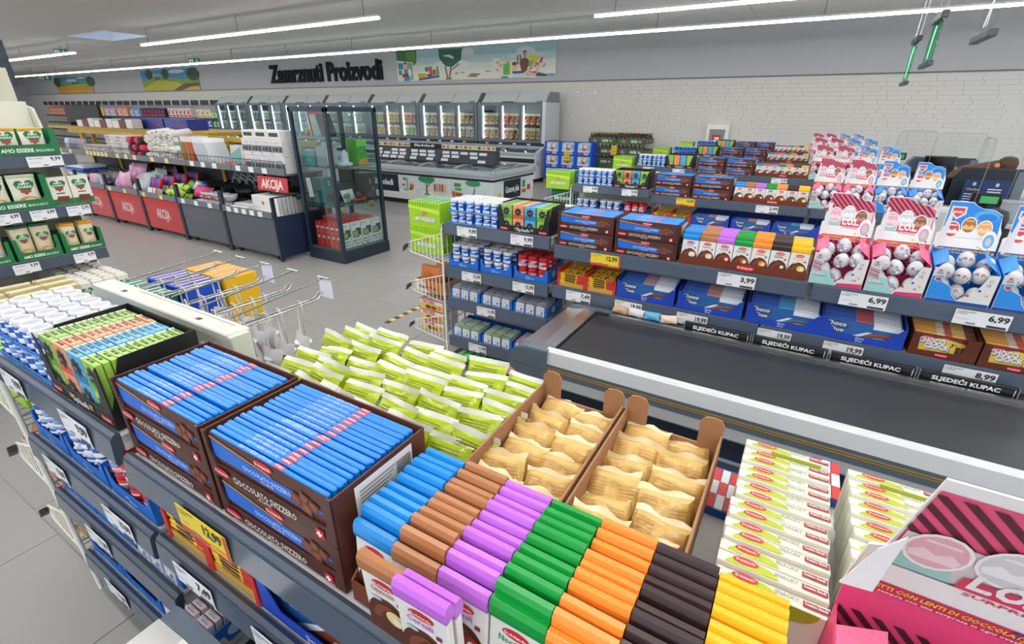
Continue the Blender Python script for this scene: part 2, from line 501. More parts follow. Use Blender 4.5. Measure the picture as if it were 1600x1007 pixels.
# ------------------------------------------------------------------ wall pictures
YP = YW - .03
def picture(name, x0, x1, z0, z1, label, sky, paint):
    o = ob(name, MB().box(x0, x1, YP, YW - .004, z0, z1, sky, c=.004))
    tag(o, label, 'poster')
    m = MB(); p = FRONT(m, x0, YP, z0, .002)
    paint(p, x1 - x0, z1 - z0)
    ob('painting', m, o)
def wheat(p, w, h):
    p.rect(0, 0, w, h * .45, 'd9a53a', 1)
    p.rect(0, h * .72, w, h, '5aa9d6', 1); p.ell(w * .45, h * .78, w * .16, h * .08, 'e8eef0', 2); p.ell(w * .75, h * .9, w * .12, h * .06, 'e8eef0', 2)
    p.poly([(0, h * .45), (w, h * .38), (w, h * .6), (w * .7, h * .66), (w * .3, h * .6), (0, h * .66)], '7fae3c', 2)
    p.poly([(w * .2, h * .42), (w, h * .45), (w, h * .52), (w * .4, h * .5)], 'd8cf3e', 3)
    p.ell(w * .04, h * .7, w * .1, h * .32, '2f5a36', 4); p.ell(w * .97, h * .66, w * .1, h * .28, '33603a', 4)
    p.ell(w * .5, h * .6, w * .05, h * .05, '2f6a3c', 4); p.ell(w * .62, h * .62, w * .04, h * .05, '2f6a3c', 4)
    p.poly([(0, 0), (w, 0), (w, h * .12), (w * .5, h * .2), (0, h * .1)], 'e8b54a', 3)
def hills(p, w, h):
    p.rect(0, h * .5, w, h, '4c9fce', 1); p.ell(w * .66, h * .88, w * .14, h * .09, 'e4ecef', 2); p.ell(w * .3, h * .72, w * .1, h * .12, '9fb6bd', 2)
    p.poly([(0, 0), (w, 0), (w, h * .75), (w * .75, h * .5), (w * .45, h * .62), (w * .2, h * .58), (0, h * .45)], '8aa93c', 2)
    p.poly([(0, h * .15), (w * .3, h * .5), (w * .6, h * .42), (w * .9, h * .1), (w * .5, 0), (0, 0)], 'c7c437', 3)
    p.poly([(w * .55, 0), (w * .75, h * .3), (w, h * .35), (w, 0)], '6b5a34', 4); p.poly([(w * .7, 0), (w * .85, h * .15), (w, h * .18), (w, 0)], 'd4c94a', 5)
    p.ell(w * .16, h * .8, w * .07, h * .24, '2d5a35', 4); p.ell(w * .46, h * .78, w * .06, h * .26, '2d5a35', 4); p.ell(w * .93, h * .72, w * .1, h * .3, '2d5a35', 4)
    p.ell(w * .3, h * .6, w * .06, h * .08, '3b7a44', 4)
picture('landscape_poster', -44.4, -39.2, 2.92, 3.85, 'landscape poster of a golden wheat field high on the wall', '6fb3d8', wheat)
picture('landscape_poster', -33.0, -27.4, 2.92, 3.92, 'landscape poster of green hills and dark trees high on the wall', '4c9fce', hills)
def mural(p, w, h):
    def P(X, Y): return ((X - 95) / 1435 * w, (440 - (X - 95) / 1435 * 38 - Y) / 372 * h)
    def poly(pts, c, L): p.poly([P(*q) for q in pts], c, L)
    def ell(X, Y, rx, ry, c, L, n=14): a, b = P(X, Y); p.ell(a, b, rx / 1435 * w, ry / 372 * h, c, L, n)
    p.rect(0, 0, w, h * .30, 'f1f0e2', 1); p.rect(0, h * .30, w, h * .52, 'e3ead9', 1)
    p.rect(0, h * .52, w, h * .75, 'c2dde0', 1); p.rect(0, h * .75, w, h, 'a7cdd4', 1)
    ell(640, 250, 180, 60, 'e9efec', 2); ell(1290, 130, 80, 60, 'dfe9e8', 2); ell(800, 110, 60, 50, 'dde6e6', 2); ell(1290, 165, 150, 25, 'e2ebea', 2)
    poly([(98, 60), (310, 60), (305, 200), (280, 245), (240, 205), (180, 190), (98, 180)], '3d7d4a', 3); poly([(200, 80), (300, 80), (295, 190), (210, 190)], '6a9a45', 4)
    poly([(100, 185), (270, 205), (268, 430), (112, 440)], 'e9ede3', 5); poly([(205, 210), (262, 215), (262, 420), (205, 425)], '8db795', 6); poly([(110, 210), (165, 215), (165, 290), (112, 290)], '2f8f9d', 6); poly([(112, 300), (150, 300), (150, 360), (112, 362)], '4c8f8a', 6)
    ell(187, 215, 17, 16, '2a6fb5', 8); ell(187, 262, 16, 35, 'f0c19c', 7); poly([(150, 300), (240, 292), (245, 370), (150, 375)], 'f5f5f2', 7); poly([(170, 290), (210, 290), (225, 435), (168, 437)], '4b86c6', 8); poly([(150, 350), (215, 345), (215, 385), (150, 390)], '8a3f2b', 9)
    poly([(310, 425), (330, 405), (520, 365), (535, 390), (330, 432)], '2e5f80', 6); poly([(390, 425), (535, 395), (540, 432)], 'e6e2e6', 6)
    poly([(310, 345), (395, 345), (385, 400), (320, 408)], 'e0b02c', 5); ell(405, 295, 20, 30, '3a8a55', 5); poly([(428, 262), (455, 258), (460, 360), (430, 362)], 'c9603f', 5); poly([(465, 300), (492, 300), (492, 365), (465, 368)], 'b8553a', 6); poly([(500, 270), (515, 255), (530, 360), (500, 365)], '67a83f', 5); ell(430, 368, 32, 16, '8e4a35', 6)
    poly([(528, 60), (752, 60), (740, 190), (690, 240), (660, 270), (600, 268), (570, 230), (535, 170)], '2c6a54', 5); poly([(575, 135), (640, 130), (675, 165), (665, 180), (620, 155), (580, 150)], 'eef2ee', 6)
    poly([(583, 265), (596, 265), (615, 405), (602, 405)], '7a5238', 6); poly([(640, 268), (652, 268), (630, 408), (618, 408)], '7a5238', 6); poly([(715, 235), (725, 242), (655, 312), (648, 305)], '7a5238', 6); ell(620, 412, 35, 10, '4f8a5c', 7)
    ell(696, 348, 18, 16, '9cc3a4', 4); poly([(790, 392), (830, 350), (920, 355), (870, 398)], '8f8a77', 4); ell(750, 340, 22, 7, 'a99a86', 4); ell(980, 330, 30, 8, 'a6a58c', 4)
    poly([(1025, 185), (1090, 190), (1085, 350), (1022, 350)], 'f0ecd9', 4); ell(1066, 238, 14, 14, 'e2a24c', 5); ell(1086, 272, 13, 13, 'e2a24c', 5); ell(1062, 318, 13, 13, 'e2a24c', 5)
    poly([(1112, 262), (1140, 248), (1165, 262), (1165, 372), (1112, 380)], '6cc045', 6); ell(1150, 237, 12, 14, 'e9a86a', 5); ell(1125, 402, 32, 11, '4b93cf', 6)
    ell(1205, 255, 22, 20, '8a4632', 6); poly([(1182, 275), (1228, 272), (1222, 330), (1190, 335)], 'efd47f', 6)
    poly([(1180, 340), (1300, 335), (1290, 400), (1190, 410)], 'dfe6ea', 7); poly([(1182, 338), (1300, 333), (1280, 360), (1195, 365)], '2f6178', 8)
    ell(1285, 250, 38, 55, '7c3f33', 6); poly([(1250, 260), (1320, 250), (1305, 335), (1262, 338)], '7c3f33', 6); poly([(1275, 150), (1298, 150), (1294, 200), (1280, 200)], 'e08f3e', 7); ell(1287, 130, 15, 14, '3c8c4d', 7)
    poly([(1242, 160), (1256, 158), (1262, 230), (1250, 232)], '3f9150', 6); poly([(1222, 165), (1230, 165), (1238, 260), (1230, 260)], '6b4f38', 6)
    poly([(1308, 175), (1340, 165), (1400, 170), (1380, 235), (1330, 245)], 'f0d92e', 6); poly([(1320, 225), (1365, 228), (1330, 290), (1315, 285)], '8cb83c', 7)
    poly([(1400, 260), (1415, 200), (1435, 190), (1420, 250)], 'd0433c', 6); poly([(1300, 370), (1340, 280), (1380, 240), (1410, 255), (1395, 330), (1370, 385), (1310, 390)], 'efb48a', 8); poly([(1315, 360), (1345, 290), (1382, 258), (1395, 270), (1380, 330), (1355, 375)], 'f6f2ee', 9)
    for X, Y in ((1345, 310), (1370, 290), (1340, 345), (1365, 350), (1385, 265)): ell(X, Y, 14, 12, 'd8563f', 10)
    for X, Y in ((1352, 318), (1366, 300), (1346, 335)): ell(X, Y, 9, 9, 'f6f2ee', 11)
    poly([(1385, 360), (1400, 352), (1470, 375), (1460, 398), (1375, 395)], '2d6379', 9); poly([(1425, 300), (1445, 250), (1455, 265), (1440, 300)], 'a7a7ac', 7); ell(1495, 382, 35, 18, '6fb1e0', 6)
picture('grocery_mural', -14.0, -7.42, 3.02, 4.0, 'long pale mural of groceries, a tree and a baker high on the wall', 'cfe2e2', mural)
# raised black lettering
tx = MB()
vs, fs, tw = text_geo('Zamrznuti Proizvodi', 3, .038)
LX0, LX1, LZ, LH = -21.6, -14.75, 3.13, .66
n = len(vs)
P3 = [(LX0 + x / tw * (LX1 - LX0), YW - .07, LZ + y * LH) for x, y in vs]
tx.add(P3, fs, '14151b/0.8')
edges = {}
for f in fs:
    for i in range(len(f)):
        a, b = f[i], f[(i + 1) % len(f)]
        k = (min(a, b), max(a, b)); edges[k] = edges.get(k, 0) + 1
be = [k for k, c in edges.items() if c == 1]
tx.add(P3 + [(p[0], YW - .005, p[2]) for p in P3], [(a, b, b + n, a + n) for a, b in be], '14151b/0.8')
tag(ob('wall_lettering', tx), 'raised black letters reading Zamrznuti Proizvodi on the grey wall', 'sign')
# small things on the wall
m = MB().box(-6.1, -6.0, YW - .06, YW - .015, 2.47, 2.62, 'f2f2f2', c=.01)
tag(ob('wall_sensor', m), 'small white sensor box on the white stone wall', 'sensor')
m = MB().box(-6.68, -6.56, YW - .045, YW - .015, 2.53, 2.63, 'eeeeec', c=.01)
tag(ob('wall_socket', m), 'flat white socket on the stone wall left of the sensor', 'socket')
t = empty('hose_cabinet', 'white fire hose cabinet with red hose symbol on the wall', 'cabinet', (-2.36, YW - .02, 1.0))
ob('body', MB().box(-.30, .30, -.16, -.01, 0, .74, 'f0f0ee', c=.008), t)
d = ob('door', MB().box(-.28, .28, -.175, -.161, .02, .72, 'f4f4f2', c=.004).box(-.20, .20, -.181, -.176, .10, .60, '8b9490/0.25'), t)
m = MB(); p = FRONT(m, 0, -.182, 0, .002)
p.rect(-.11, .24, .11, .46, 'd32a34'); p.poly([(-.07, .40), (.07, .40), (.07, .28), (.03, .28), (.03, .35), (-.02, .35)], 'ffffff', 2); p.ell(-.03, .31, .035, .035, 'ffffff', 2)
ob('hose_symbol', m, d)
ob('door_latch', MB().box(.235, .26, -.19, -.176, .30, .36, '55585c'), d)

# striped floor tape by the rack
m = MB(); L = .78
for i in range(12):
    m.box(-.028, .028, i * L / 12, (i + 1) * L / 12, .0, .0025, 'e8c35a' if i % 2 else '3a3d44')
tag(ob('floor_tape', m, None, (-3.4, 3.22, .0005)), 'black and yellow striped tape stuck on the grey floor tiles', 'tape')
# ================================================================== products: one Kind each
SLATE = '434e5f/0.4'; CREAM = 'd3d5c9/0.4'; BROWN = '5a2f22'; BLUE = '1f6fd0'
def wave(p, a0, a1, b0, b1, c1, c2, L=2):
    w = a1 - a0; h = b1 - b0
    p.poly([(a0, b0 + h * .2), (a0 + w * .3, b0 + h * .75), (a0 + w * .6, b0 + h * .6), (a1, b1), (a1, b0 + h * .6), (a0 + w * .6, b0 + h * .25), (a0 + w * .3, b0 + h * .35)], c1, L)
    p.poly([(a0, b0), (a0 + w * .4, b0 + h * .3), (a1, b0 + h * .1), (a1, b0)], c2, L)

def jar_kind(name, body, lid, word, n=14, deco='ffffff', r=.0285):
    b = MB().lathe([(r * .92, 0), (r, .004), (r, .058), (r * .9, .066)], body, n)
    l = MB().lathe([(r * .92, .062), (r * .99, .064), (r * .99, .080), (r * .93, .0875), (r * .80, .0875), (r * .78, .0855)], lid, n)
    if lid in ('e9ebee', 'f4f5f6'):
        l.lathe([(r * .76, .0855), (r * .76, .0862)], 'b4b8c2', n)
        l.box(-.006, .006, -r * 1.16, -r * .9, .068, .076, lid)
    m = MB(); k = r + .0008
    def arc(a0, a1, z0, z1, mat, kk=0):
        q = 5
        m.add([((k + kk) * math.sin(math.radians(a0 + (a1 - a0) * i / q)), -(k + kk) * math.cos(math.radians(a0 + (a1 - a0) * i / q)), z) for z in (z0, z1) for i in range(q + 1)],
              [(i, i + 1, q + 2 + i, q + 1 + i) for i in range(q)], mat)
    arc(-70, 70, .008, .026, deco); arc(-50, 20, .030, .044, '7fb7ee' if body != 'd42a33' else 'f0a0a8', .0004); arc(-20, 60, .046, .054, deco)
    p = Panel(m, (0, -k - .0006, 0), UX, UZ, .0006); p.text(word, 0, .012, .009, body, 2, .036, 'c')
    return Kind(name, 'gum', b, [('lid', l), ('lettering', m)])
JAR = jar_kind('gum_jar', '1c62c8/0.3', 'e9ebee', 'Aquadent')
JARR = jar_kind('gum_jar', 'd42a33/0.3', 'c41f2b', 'Aquadent', r=.036, deco='f0d8d8')
JARB = jar_kind('gum_jar', '1c62c8/0.3', 'e9ebee', 'Aquadent', r=.036)
JARW = jar_kind('gum_jar', '2a72d4/0.3', 'f4f5f6', 'Airdent', 12)

def tray(w, d, h, lip, mat, t=.003, post=0.0, inner=None):
    inner = inner or mat
    m = MB().box(0, w, 0, d, 0, t, inner)
    m.box(0, w, d - t, d, t, h, inner)
    for x in (0, w - t):
        m.prism([(0, t), (d, t), (d, h), (0, max(lip, h * .8 if post else lip))], 'x', x, x + t, mat)
    m.box(t, w - t, 0, t, t, lip, mat)
    if post:
        for s in (0, 1):
            pts = [(0, lip), (post, lip), (post * .55, lip + (h * .8 - lip) * .35), (post * .45, h * .8), (0, h * .8)]
            if s: pts = [(w - a, b) for a, b in reversed(pts)]
            m.prism(pts, 'y', 0, t, mat)
    return m
m = tray(.215, .248, .04, .014, '2180dc/0.35'); q = MB(); p = FRONT(q, 0, 0, 0)
wave(p, .0, .215, .0, .014, '7cc0f4', '1656b4'); wave(EAST(q, .215, 0, 0), 0, .248, 0, .034, '7cc0f4', '1656b4')
GUMTRAY = Kind('gum_tray', 'tray', m, [('printed_wave', q)])

# fruit drink packs
def splash_kind(c, c2):
    m = MB().box(-.042, .042, -.0078, .0078, 0, .092, c + '/0.25', c=.002)
    q = MB(); p = FRONT(q, 0, -.0078, 0, .0008)
    p.rect(-.040, .0, .040, .03, c2, 1)
    for z in (.048,):
        pts = []
        for i in range(16):
            a = i * math.pi / 8; r = (.034, .020)[i % 2]
            pts.append((r * math.cos(a), z + r * math.sin(a)))
        p.poly(pts, '33343a', 2); p.ell(0, z, .018, .018, '22232a', 3); p.ell(0, z, .010, .004, '8a8c90', 4)
    t = TOP(q, 0, 0, .092, .0008)
    t.rect(-.020, -.003, -.004, .004, '3a3c40'); t.rect(.002, -.003, .018, .004, '3a3c40')
    t.poly([(-.042, -.0078), (-.03, -.0078), (-.036, .0078), (-.042, .0078)], 'dfe8d0', 1)
    return Kind('drink_pouch', 'drink', m, [('lettering', q)])
SPL = [splash_kind('9cc65c', '5b9b2e'), splash_kind('f0a070', 'd9552e'), splash_kind('62b2dc', '1f7fc0'), splash_kind('a4cf54', '5fae2a')]
m = MB(); w, d = .40, .245
m.box(0, w, 0, d, 0, .003, '1c1c1e'); m.box(0, w, d - .003, d, 0, .2, '1c1c1e')
for x in (0, w - .004):
    m.prism([(0, 0), (d, 0), (d, .2), (.05, .195), (0, .05)], 'x', x, x + .004, '1d1d20')
m.box(0, w, -.003, 0, 0, .048, '1c1c1e')
for s in (0, 1):
    pts = [(0, .048), (.05, .048), (.018, .175), (0, .19)]
    if s: pts = [(w - a, b) for a, b in reversed(pts)]
    m.prism(pts, 'y', -.003, 0, '1d1d20')
q = MB(); p = FRONT(q, 0, -.003, 0)
p.rect(.015, .012, .075, .030, 'c8202c'); p.text('Dolciando', .045, .018, .008, 'ffffff', 2, .05, 'c')
p.rect(.325, .012, .385, .030, 'c8202c'); p.text('Dolciando', .355, .018, .008, 'ffffff', 2, .05, 'c')
p.text('Splash', .2, .014, .022, 'f2f2f2', 2, .1, 'c')
for i, c in enumerate(('e0552b', '4fae3e', '2f87cf', 'e8b030')):
    p.ell(.135 + (i % 2) * .013, .024 + (i // 2) * .009, .006, .006, c, 2); p.ell(.262 + (i % 2) * .013, .024 + (i // 2) * .009, .006, .006, c, 2)
SPLTRAY = Kind('drink_display_tray', 'tray', m, [('lettering', q)])

# blue chocolate bars and their brown cartons
def bar_kind(front):
    m = MB().box(-.178, .178, -.0058, .0058, 0, .102, '1487e8/0.28', c=.003)
    q = MB(); t = Panel(q, (0, 0, .102), (-1, 0, 0), (0, -1, 0), .0007)
    t.rect(-.058, -.0045, -.030, .0045, 'e23a44'); t.text('Dolciando', -.044, -.0018, .005, 'ffffff', 2, .022, 'c')
    t.text('CIOCCOLATO SVIZZERO AL LATTE', -.022, -.0028, .0062, 'b9dcfb', 2, .10)
    if front:
        p = FRONT(q, 0, -.0058, 0, .0007)
        p.rect(-.178, .0, .178, .102, '5b3122', 1)
        p.poly([(-.178, .085), (-.178, .04), (.12, .036), (.165, .055), (.14, .066), (-.02, .07)], '1d6fd8', 2)
        p.poly([(-.178, .088), (-.178, .094), (.02, .074), (.02, .070)], 'c79a6a', 3)
        p.text('CIOCCOLATO SVIZZERO', .0, .050, .011, 'cfe3ff', 3, .15, 'c'); p.text('AL LATTE', .0, .041, .006, 'cfe3ff', 3, .04, 'c')
        p.logo(.0, .088, .06, 3)
        for i, (x, z, s) in enumerate(((.095, .058, .024), (.122, .048, .024), (.118, .070, .020), (.142, .062, .020))):
            p.poly([(x - s, z - s * .5), (x + s * .3, z - s * .8), (x + s * .6, z + s * .3), (x - s * .5, z + s * .6)], '6e3a26', 4)
            p.poly([(x - s * .7, z - s * .3), (x + s * .2, z - s * .55), (x + s * .4, z + s * .15), (x - s * .4, z + s * .4)], '8a4c34', 5)
    return Kind('chocolate_bar', 'chocolate', m, [('lettering', q)])
BAR, BARF = bar_kind(False), bar_kind(True)
w, d, h = .388, .242, .112
m = MB().box(0, w, 0, d, 0, .003, '6a3a28').box(0, w, d - .003, d, .003, h, '6a3a28')
for x in (0, w - .004):
    m.box(x, x + .004, 0, d - .003, .003, h - .002, '54291d')
m.box(.004, w - .004, -.001, .003, .003, .036, '4a2319')
for s in (0, 1):
    pts = [(0, 0), (.03, 0), (.024, .036), (.014, .06), (.012, h), (0, h)]
    if s: pts = [(w - a, b) for a, b in reversed(pts)]
    m.prism(pts, 'y', -.002, .003, '4f261b')
q = MB(); p = FRONT(q, 0, -.002, 0)
p.logo(.045, .021, .055); p.text('CIOCCOLATO SVIZZERO', .085, .014, .016, 'e9dfd6', 2, .2); p.text('AL LATTE', .185, .005, .007, 'e9dfd6', 2, .04, 'c')
p.rect(.335, .006, .357, .028, 'd8202c'); p.rect(.3435, .010, .3485, .024, 'ffffff', 2); p.rect(.339, .0145, .353, .0195, 'ffffff', 2)
e = EAST(q, w, 0, 0); e.rect(.05, .03, .2, .10, 'e6e2dc'); e.lines(.06, .15, .04, .09, 6, '8d8a86'); 
for i in range(9): e.rect(.155 + i * .0045, .04, .157 + i * .0045, .085, '2a2a2a', 2)
CARTON = Kind('chocolate_carton', 'carton', m, [('lettering', q)])

# filled tablets, seven flavours
TABS = [('Latte', '1a8fe0', 'f3ead8', 'milk chocolate', 'blue'), ('Cappuccino', 'b5794f', 'e9d59a', 'cappuccino', 'tan'), ('Cereali', 'c66fe0', 'a5342c', 'cereal', 'lilac'),
        ('Nocciola', '0f9a3c', 'b5683a', 'hazelnut', 'green'), ('Arancia', 'f79334', 'f08a24', 'orange', 'orange'), ('Cacao', '3c2a2a', '7c2a24', 'dark cocoa', 'dark brown'), ('Pera', 'ffc021', 'e2d64e', 'pear', 'yellow')]
def tab_kind(i, front):
    nm, c, acc, _, _ = TABS[i]
    m = MB().box(-.0455, .0455, -.0065, .0065, 0, .146, 'efede9/0.35', c=.002)
    cap = MB().prism([(-.0085, .142), (-.0100, .150), (-.0094, .164), (-.0050, .1725), (.0050, .1725), (.0094, .164), (.0100, .150), (.0085, .142)], 'x', -.0462, .0462, c + '/0.25')
    q = MB()
    p = FRONT(q, 0, -.0066, 0, .0007)
    p.logo(0, .126, .046, 2)
    if front:
        p.text(nm, -.004, .104, .012, c if c not in ('1a8fe0',) else '7fb6dc', 2, .048, 'c')
        p.rect(-.0445, 0, .0445, .042, '5a2c1e', 1); p.ell(0, .040, .0445, .052, '5a2c1e', 1, 16, 0, 180); p.ell(.004, .038, .036, .042, '83462d', 2, 16, 0, 180); p.ell(.012, .040, .028, .030, '5f2f20', 3, 16, 0, 180)
        p.ell(.016, .058, .019, .017, acc, 4); p.ell(.020, .056, .009, .009, 'f6ecd2', 5); p.rect(.024, .094, .034, .102, '8c2f3a', 2)
        p.ell(-.02, .088, .012, .004, 'c8d4dc', 2)
    return Kind('chocolate_tablet', 'chocolate', m, [('wrapper_end', cap), ('lettering', q)])
TAB = [tab_kind(i, False) for i in range(7)]
TABF = [tab_kind(i, True) for i in range(7)]
w, d = .665, .245
m = MB().box(0, w, 0, d, 0, .003, '6b3018').box(0, w, d - .003, d, .003, .165, '7a3a22').box(.003, w - .003, -.003, 0, 0, .05, '74341c')
for x in (0, w - .004):
    m.prism([(-.003, 0), (d, 0), (d, .165), (d * .5, .15), (-.003, .05)], 'x', x, x + .004, '74341c')
q = MB(); p = FRONT(q, 0, -.003, 0); p.logo(w * .55, .027, .10, 2)
TABTRAY = Kind('tablet_tray', 'tray', m, [('lettering', q)])

# lime snack bags
def pillow(m, w, h, t, mat, lean=0, wob=.004, seal=None, sealh=.026, nu=6, nv=5):
    ph = rnd.random() * 6
    def f(u, v, s):
        e = min(1, (1 - abs(2 * u - 1) ** 3)) * min(1, 1 - abs(2 * v - 1) ** 3)
        return ((u - .5) * w * (1 - .05 * math.sin(v * math.pi)), s * t * .5 * e ** .6 + wob * math.sin(u * 7 + v * 5 + ph), v * h)
    m.grid(lambda u, v: f(u, v, -1), nu, nv, mat); m.grid(lambda u, v: f(1 - u, v, 1), nu, nv, mat)
    if seal:
        ks = rnd.uniform(-.4, .9)
        def g(u, v, s):
            x, y, z = f(u, 1, -1)
            return (x * 1.03, y + s * .0009 + v * sealh * .35 * ks + .004 * math.sin(u * 5 + ph) * v, z - .001 + v * sealh * (1 - .1 * abs(ks)))
        m.grid(lambda u, v: g(u, v, -1), nu, 2, seal); m.grid(lambda u, v: g(1 - u, v, 1), nu, 2, seal)
    return f
BAGS = []
for k in range(4):
    b = MB(); f = pillow(b, .142, .098, .034, 'lime_film')
    sm = MB()
    ks = (-.5, .2, .9, .5)[k]
    def g(u, v, s, f=f, ks=ks):
        x, y, z = f(u, 1, -1)
        return (x * 1.04, y + s * .0008 + v * .014 * .4 * ks + .006 * math.sin(u * 4 + k) * v, z - .001 + v * .0155)
    sm.grid(lambda u, v: g(u, v, -1), 8, 2, 'e9eae2/0.35'); sm.grid(lambda u, v: g(1 - u, v, 1), 8, 2, 'e9eae2/0.35')
    pr = MB()
    for r in range(8):
        v0 = .22 + r * .085
        ue = .88 - .1 * rnd.random()
        pts = []
        n8 = 6
        for i in range(n8 + 1):
            u = .14 + (ue - .14) * i / n8
            for vv in (v0, v0 + .034):
                x, y, z = f(u, vv, -1); pts.append((x, y - .0014, z))
        pr.add(pts, [(2 * i, 2 * i + 2, 2 * i + 3, 2 * i + 1) for i in range(n8)], '7c8a10')
    BAGS.append(Kind('snack_bag', 'snack', b, [('top_seal', sm), ('small_print', pr)]))

# cracker packs in film, cardboard boxes with curled tabs
CRK = []
for k in range(4):
    b = MB()
    W_, H_, T_ = .116, .098, .046
    R = random.Random(40 + k)
    bumps = [(R.random(), R.random(), R.uniform(-.010, .008), R.uniform(30, 120)) for _ in range(14)]
    def f(u, v, s, bumps=bumps, R=R):
        e = max(0, (1 - abs(2 * u - 1) ** 6)) * max(0, (1 - abs(2 * v - 1) ** 5))
        d = sum(a * math.exp(-q * ((u - x) ** 2 + (v - z) ** 2)) for x, z, a, q in bumps)
        x = (u - .5) * W_ * (1 + .02 * math.sin(v * 9 + k)); z = v * H_ * (1 + .02 * math.sin(u * 8 + 2 * k))
        return (x, s * (T_ * .5 * e ** .4 + d * e) , z)
    b.grid(lambda u, v: f(u, v, -1), 13, 10, 'cracker', k > 1); b.grid(lambda u, v: f(1 - u, v, 1), 8, 6, 'cracker')
    sm = MB()
    def g(u, v, s, k=k):
        x, y, z = f(u, 1, -1)
        return (x * (1 + .04 * v), s * .001 + v * (.008, -.006, .010, .0)[k] + .004 * math.sin(u * 9 + k * 2) * v, z - .002 + v * (.012 + .004 * math.sin(u * 11 + k)))
    sm.grid(lambda u, v: g(u, v, -1), 9, 2, 'f0dcae/0.15')
    pr = MB()
    for (u0, u1, v0, n) in ((.10, .40, .42, 6), (.62, .92, .34, 6)):
        for r in range(n):
            pts = []
            for i in range(5):
                u = u0 + (u1 - u0) * i / 4
                for vv in (v0 + r * .075, v0 + r * .075 + .028):
                    x, y, z = f(u, vv, -1); pts.append((x, y - .0016, z))
            pr.add(pts, [(2 * i, 2 * i + 2, 2 * i + 3, 2 * i + 1) for i in range(4)], 'cf9a58')
    CRK.append(Kind('cracker_pack', 'crackers', b, [('top_seal', sm), ('small_print', pr)]))
w, d, h = .238, .455, .155
m = MB().box(0, w, 0, d, 0, .004, 'cardboard').box(0, w, 0, .005, .004, h - .02, 'cardboard').box(0, w, d - .005, d, .004, h - .05, 'cardboard')
for x in (0, w - .005):
    m.prism([(0, .004), (d, .004), (d, h - .01), (0, h - .02)], 'x', x, x + .005, 'cardboard')
m0 = MB(); m0.v = list(m.v); m0.f = list(m.f); m0.m = list(m.m); m0.s = list(m.s)
for a in (0, w - .055):
    m.prism([(a, h - .05), (a + .055, h - .05), (a + .055, h + .015), (a + .047, h + .028), (a + .03, h + .033), (a + .01, h + .028), (a, h + .015)], 'y', d - .006, d - .001, 'cardboard')
q = MB(); p = FRONT(q, 0, 0, 0); p.rect(.05, .085, .11, .115, 'e7e1d8'); p.text('SOLE MARE', .055, .095, .010, '6a5a48', 2, .05)
CRKBOX = Kind('cardboard_box', 'box', m, [('lettering', q)])
CRKBOX0 = Kind('cardboard_box', 'box', m0, [('lettering', q)])

# sesame snack boxes on edge
b = MB().box(-.085, .085, -.0135, .0135, 0, .12, 'e6e4d2', c=.0015)
q = MB(); t = TOP(q, 0, 0, .12, .0008)
t.ell(-.03, -.012, .042, .022, 'b8c42a', 1, 14, 0, 180); t.ell(-.040, .003, .021, .0085, 'd9303a', 2); t.text('Dolciando', -.040, .0, .005, 'ffffff', 3, .03, 'c')
t.text('SNACKY', .005, -.001, .009, '9a9a94', 2, .036); t.rect(.046, -.006, .083, .007, 'a02a36', 2); t.text('Sesame Snack', .0645, -.0015, .006, 'ffffff', 3, .032, 'c')
SNK = Kind('sesame_snack_box', 'snack', b, [('lettering', q)])
q2 = MB(); p = FRONT(q2, 0, -.0135, 0, .0008)
p.ell(.02, .12, .05, .03, 'a8b22a', 1, 14, 180, 360); p.text('SNACKY', -.04, .075, .014, '4a4a48', 2, .055); p.lines(-.06, .03, .02, .06, 5, 'b9b7ad', 2)
SNKF = Kind('sesame_snack_box', 'snack', b, [('lettering', q), ('front_print', q2)])

# chocolate eggs and their displays
def egg_kind(c1, c2):
    prof = [(.004, 0), (.017, .002), (.028, .012), (.0345, .028), (.0335, .043), (.027, .061), (.016, .073), (.004, .079)]
    b = MB().lathe(prof, 'd3d1d6/0.18', 14)
    q = MB()
    for i in range(13):
        a = rnd.uniform(-1.5, 1.5); z = rnd.uniform(.014, .058); r = .0358 if z < .045 else .0315
        s = rnd.uniform(.003, .0085)
        ca, sa = math.sin(a), -math.cos(a)
        pp = Panel(q, (r * ca, r * sa, z), (-sa, ca, 0), UZ, .0004); pp.ell(0, 0, s, s, rnd.choice((c1, c2, 'e8c84a', '7fb0d8', 'f4f4f6', c1)), 1, 7)
    return Kind('chocolate_egg', 'egg', b, [('foil_print', q)])
EGGP, EGGB = egg_kind('e0507f', 'c98ab0'), egg_kind('2f7fd0', 'd85a4a')
def clip(poly, reg):
    n = len(reg)
    for i in range(n):
        (ax, ay), (bx_, by) = reg[i], reg[(i + 1) % n]
        inside = lambda p: (bx_ - ax) * (p[1] - ay) - (by - ay) * (p[0] - ax) >= 0
        out = []
        for j in range(len(poly)):
            p, q = poly[j], poly[(j + 1) % len(poly)]
            def cut():
                d1 = (bx_ - ax) * (p[1] - ay) - (by - ay) * (p[0] - ax); d2 = (bx_ - ax) * (q[1] - ay) - (by - ay) * (q[0] - ax)
                t = d1 / (d1 - d2); return (p[0] + (q[0] - p[0]) * t, p[1] + (q[1] - p[1]) * t)
            if inside(p):
                out.append(p)
                if not inside(q): out.append(cut())
            elif inside(q): out.append(cut())
        poly = out
        if not poly: break
    return poly
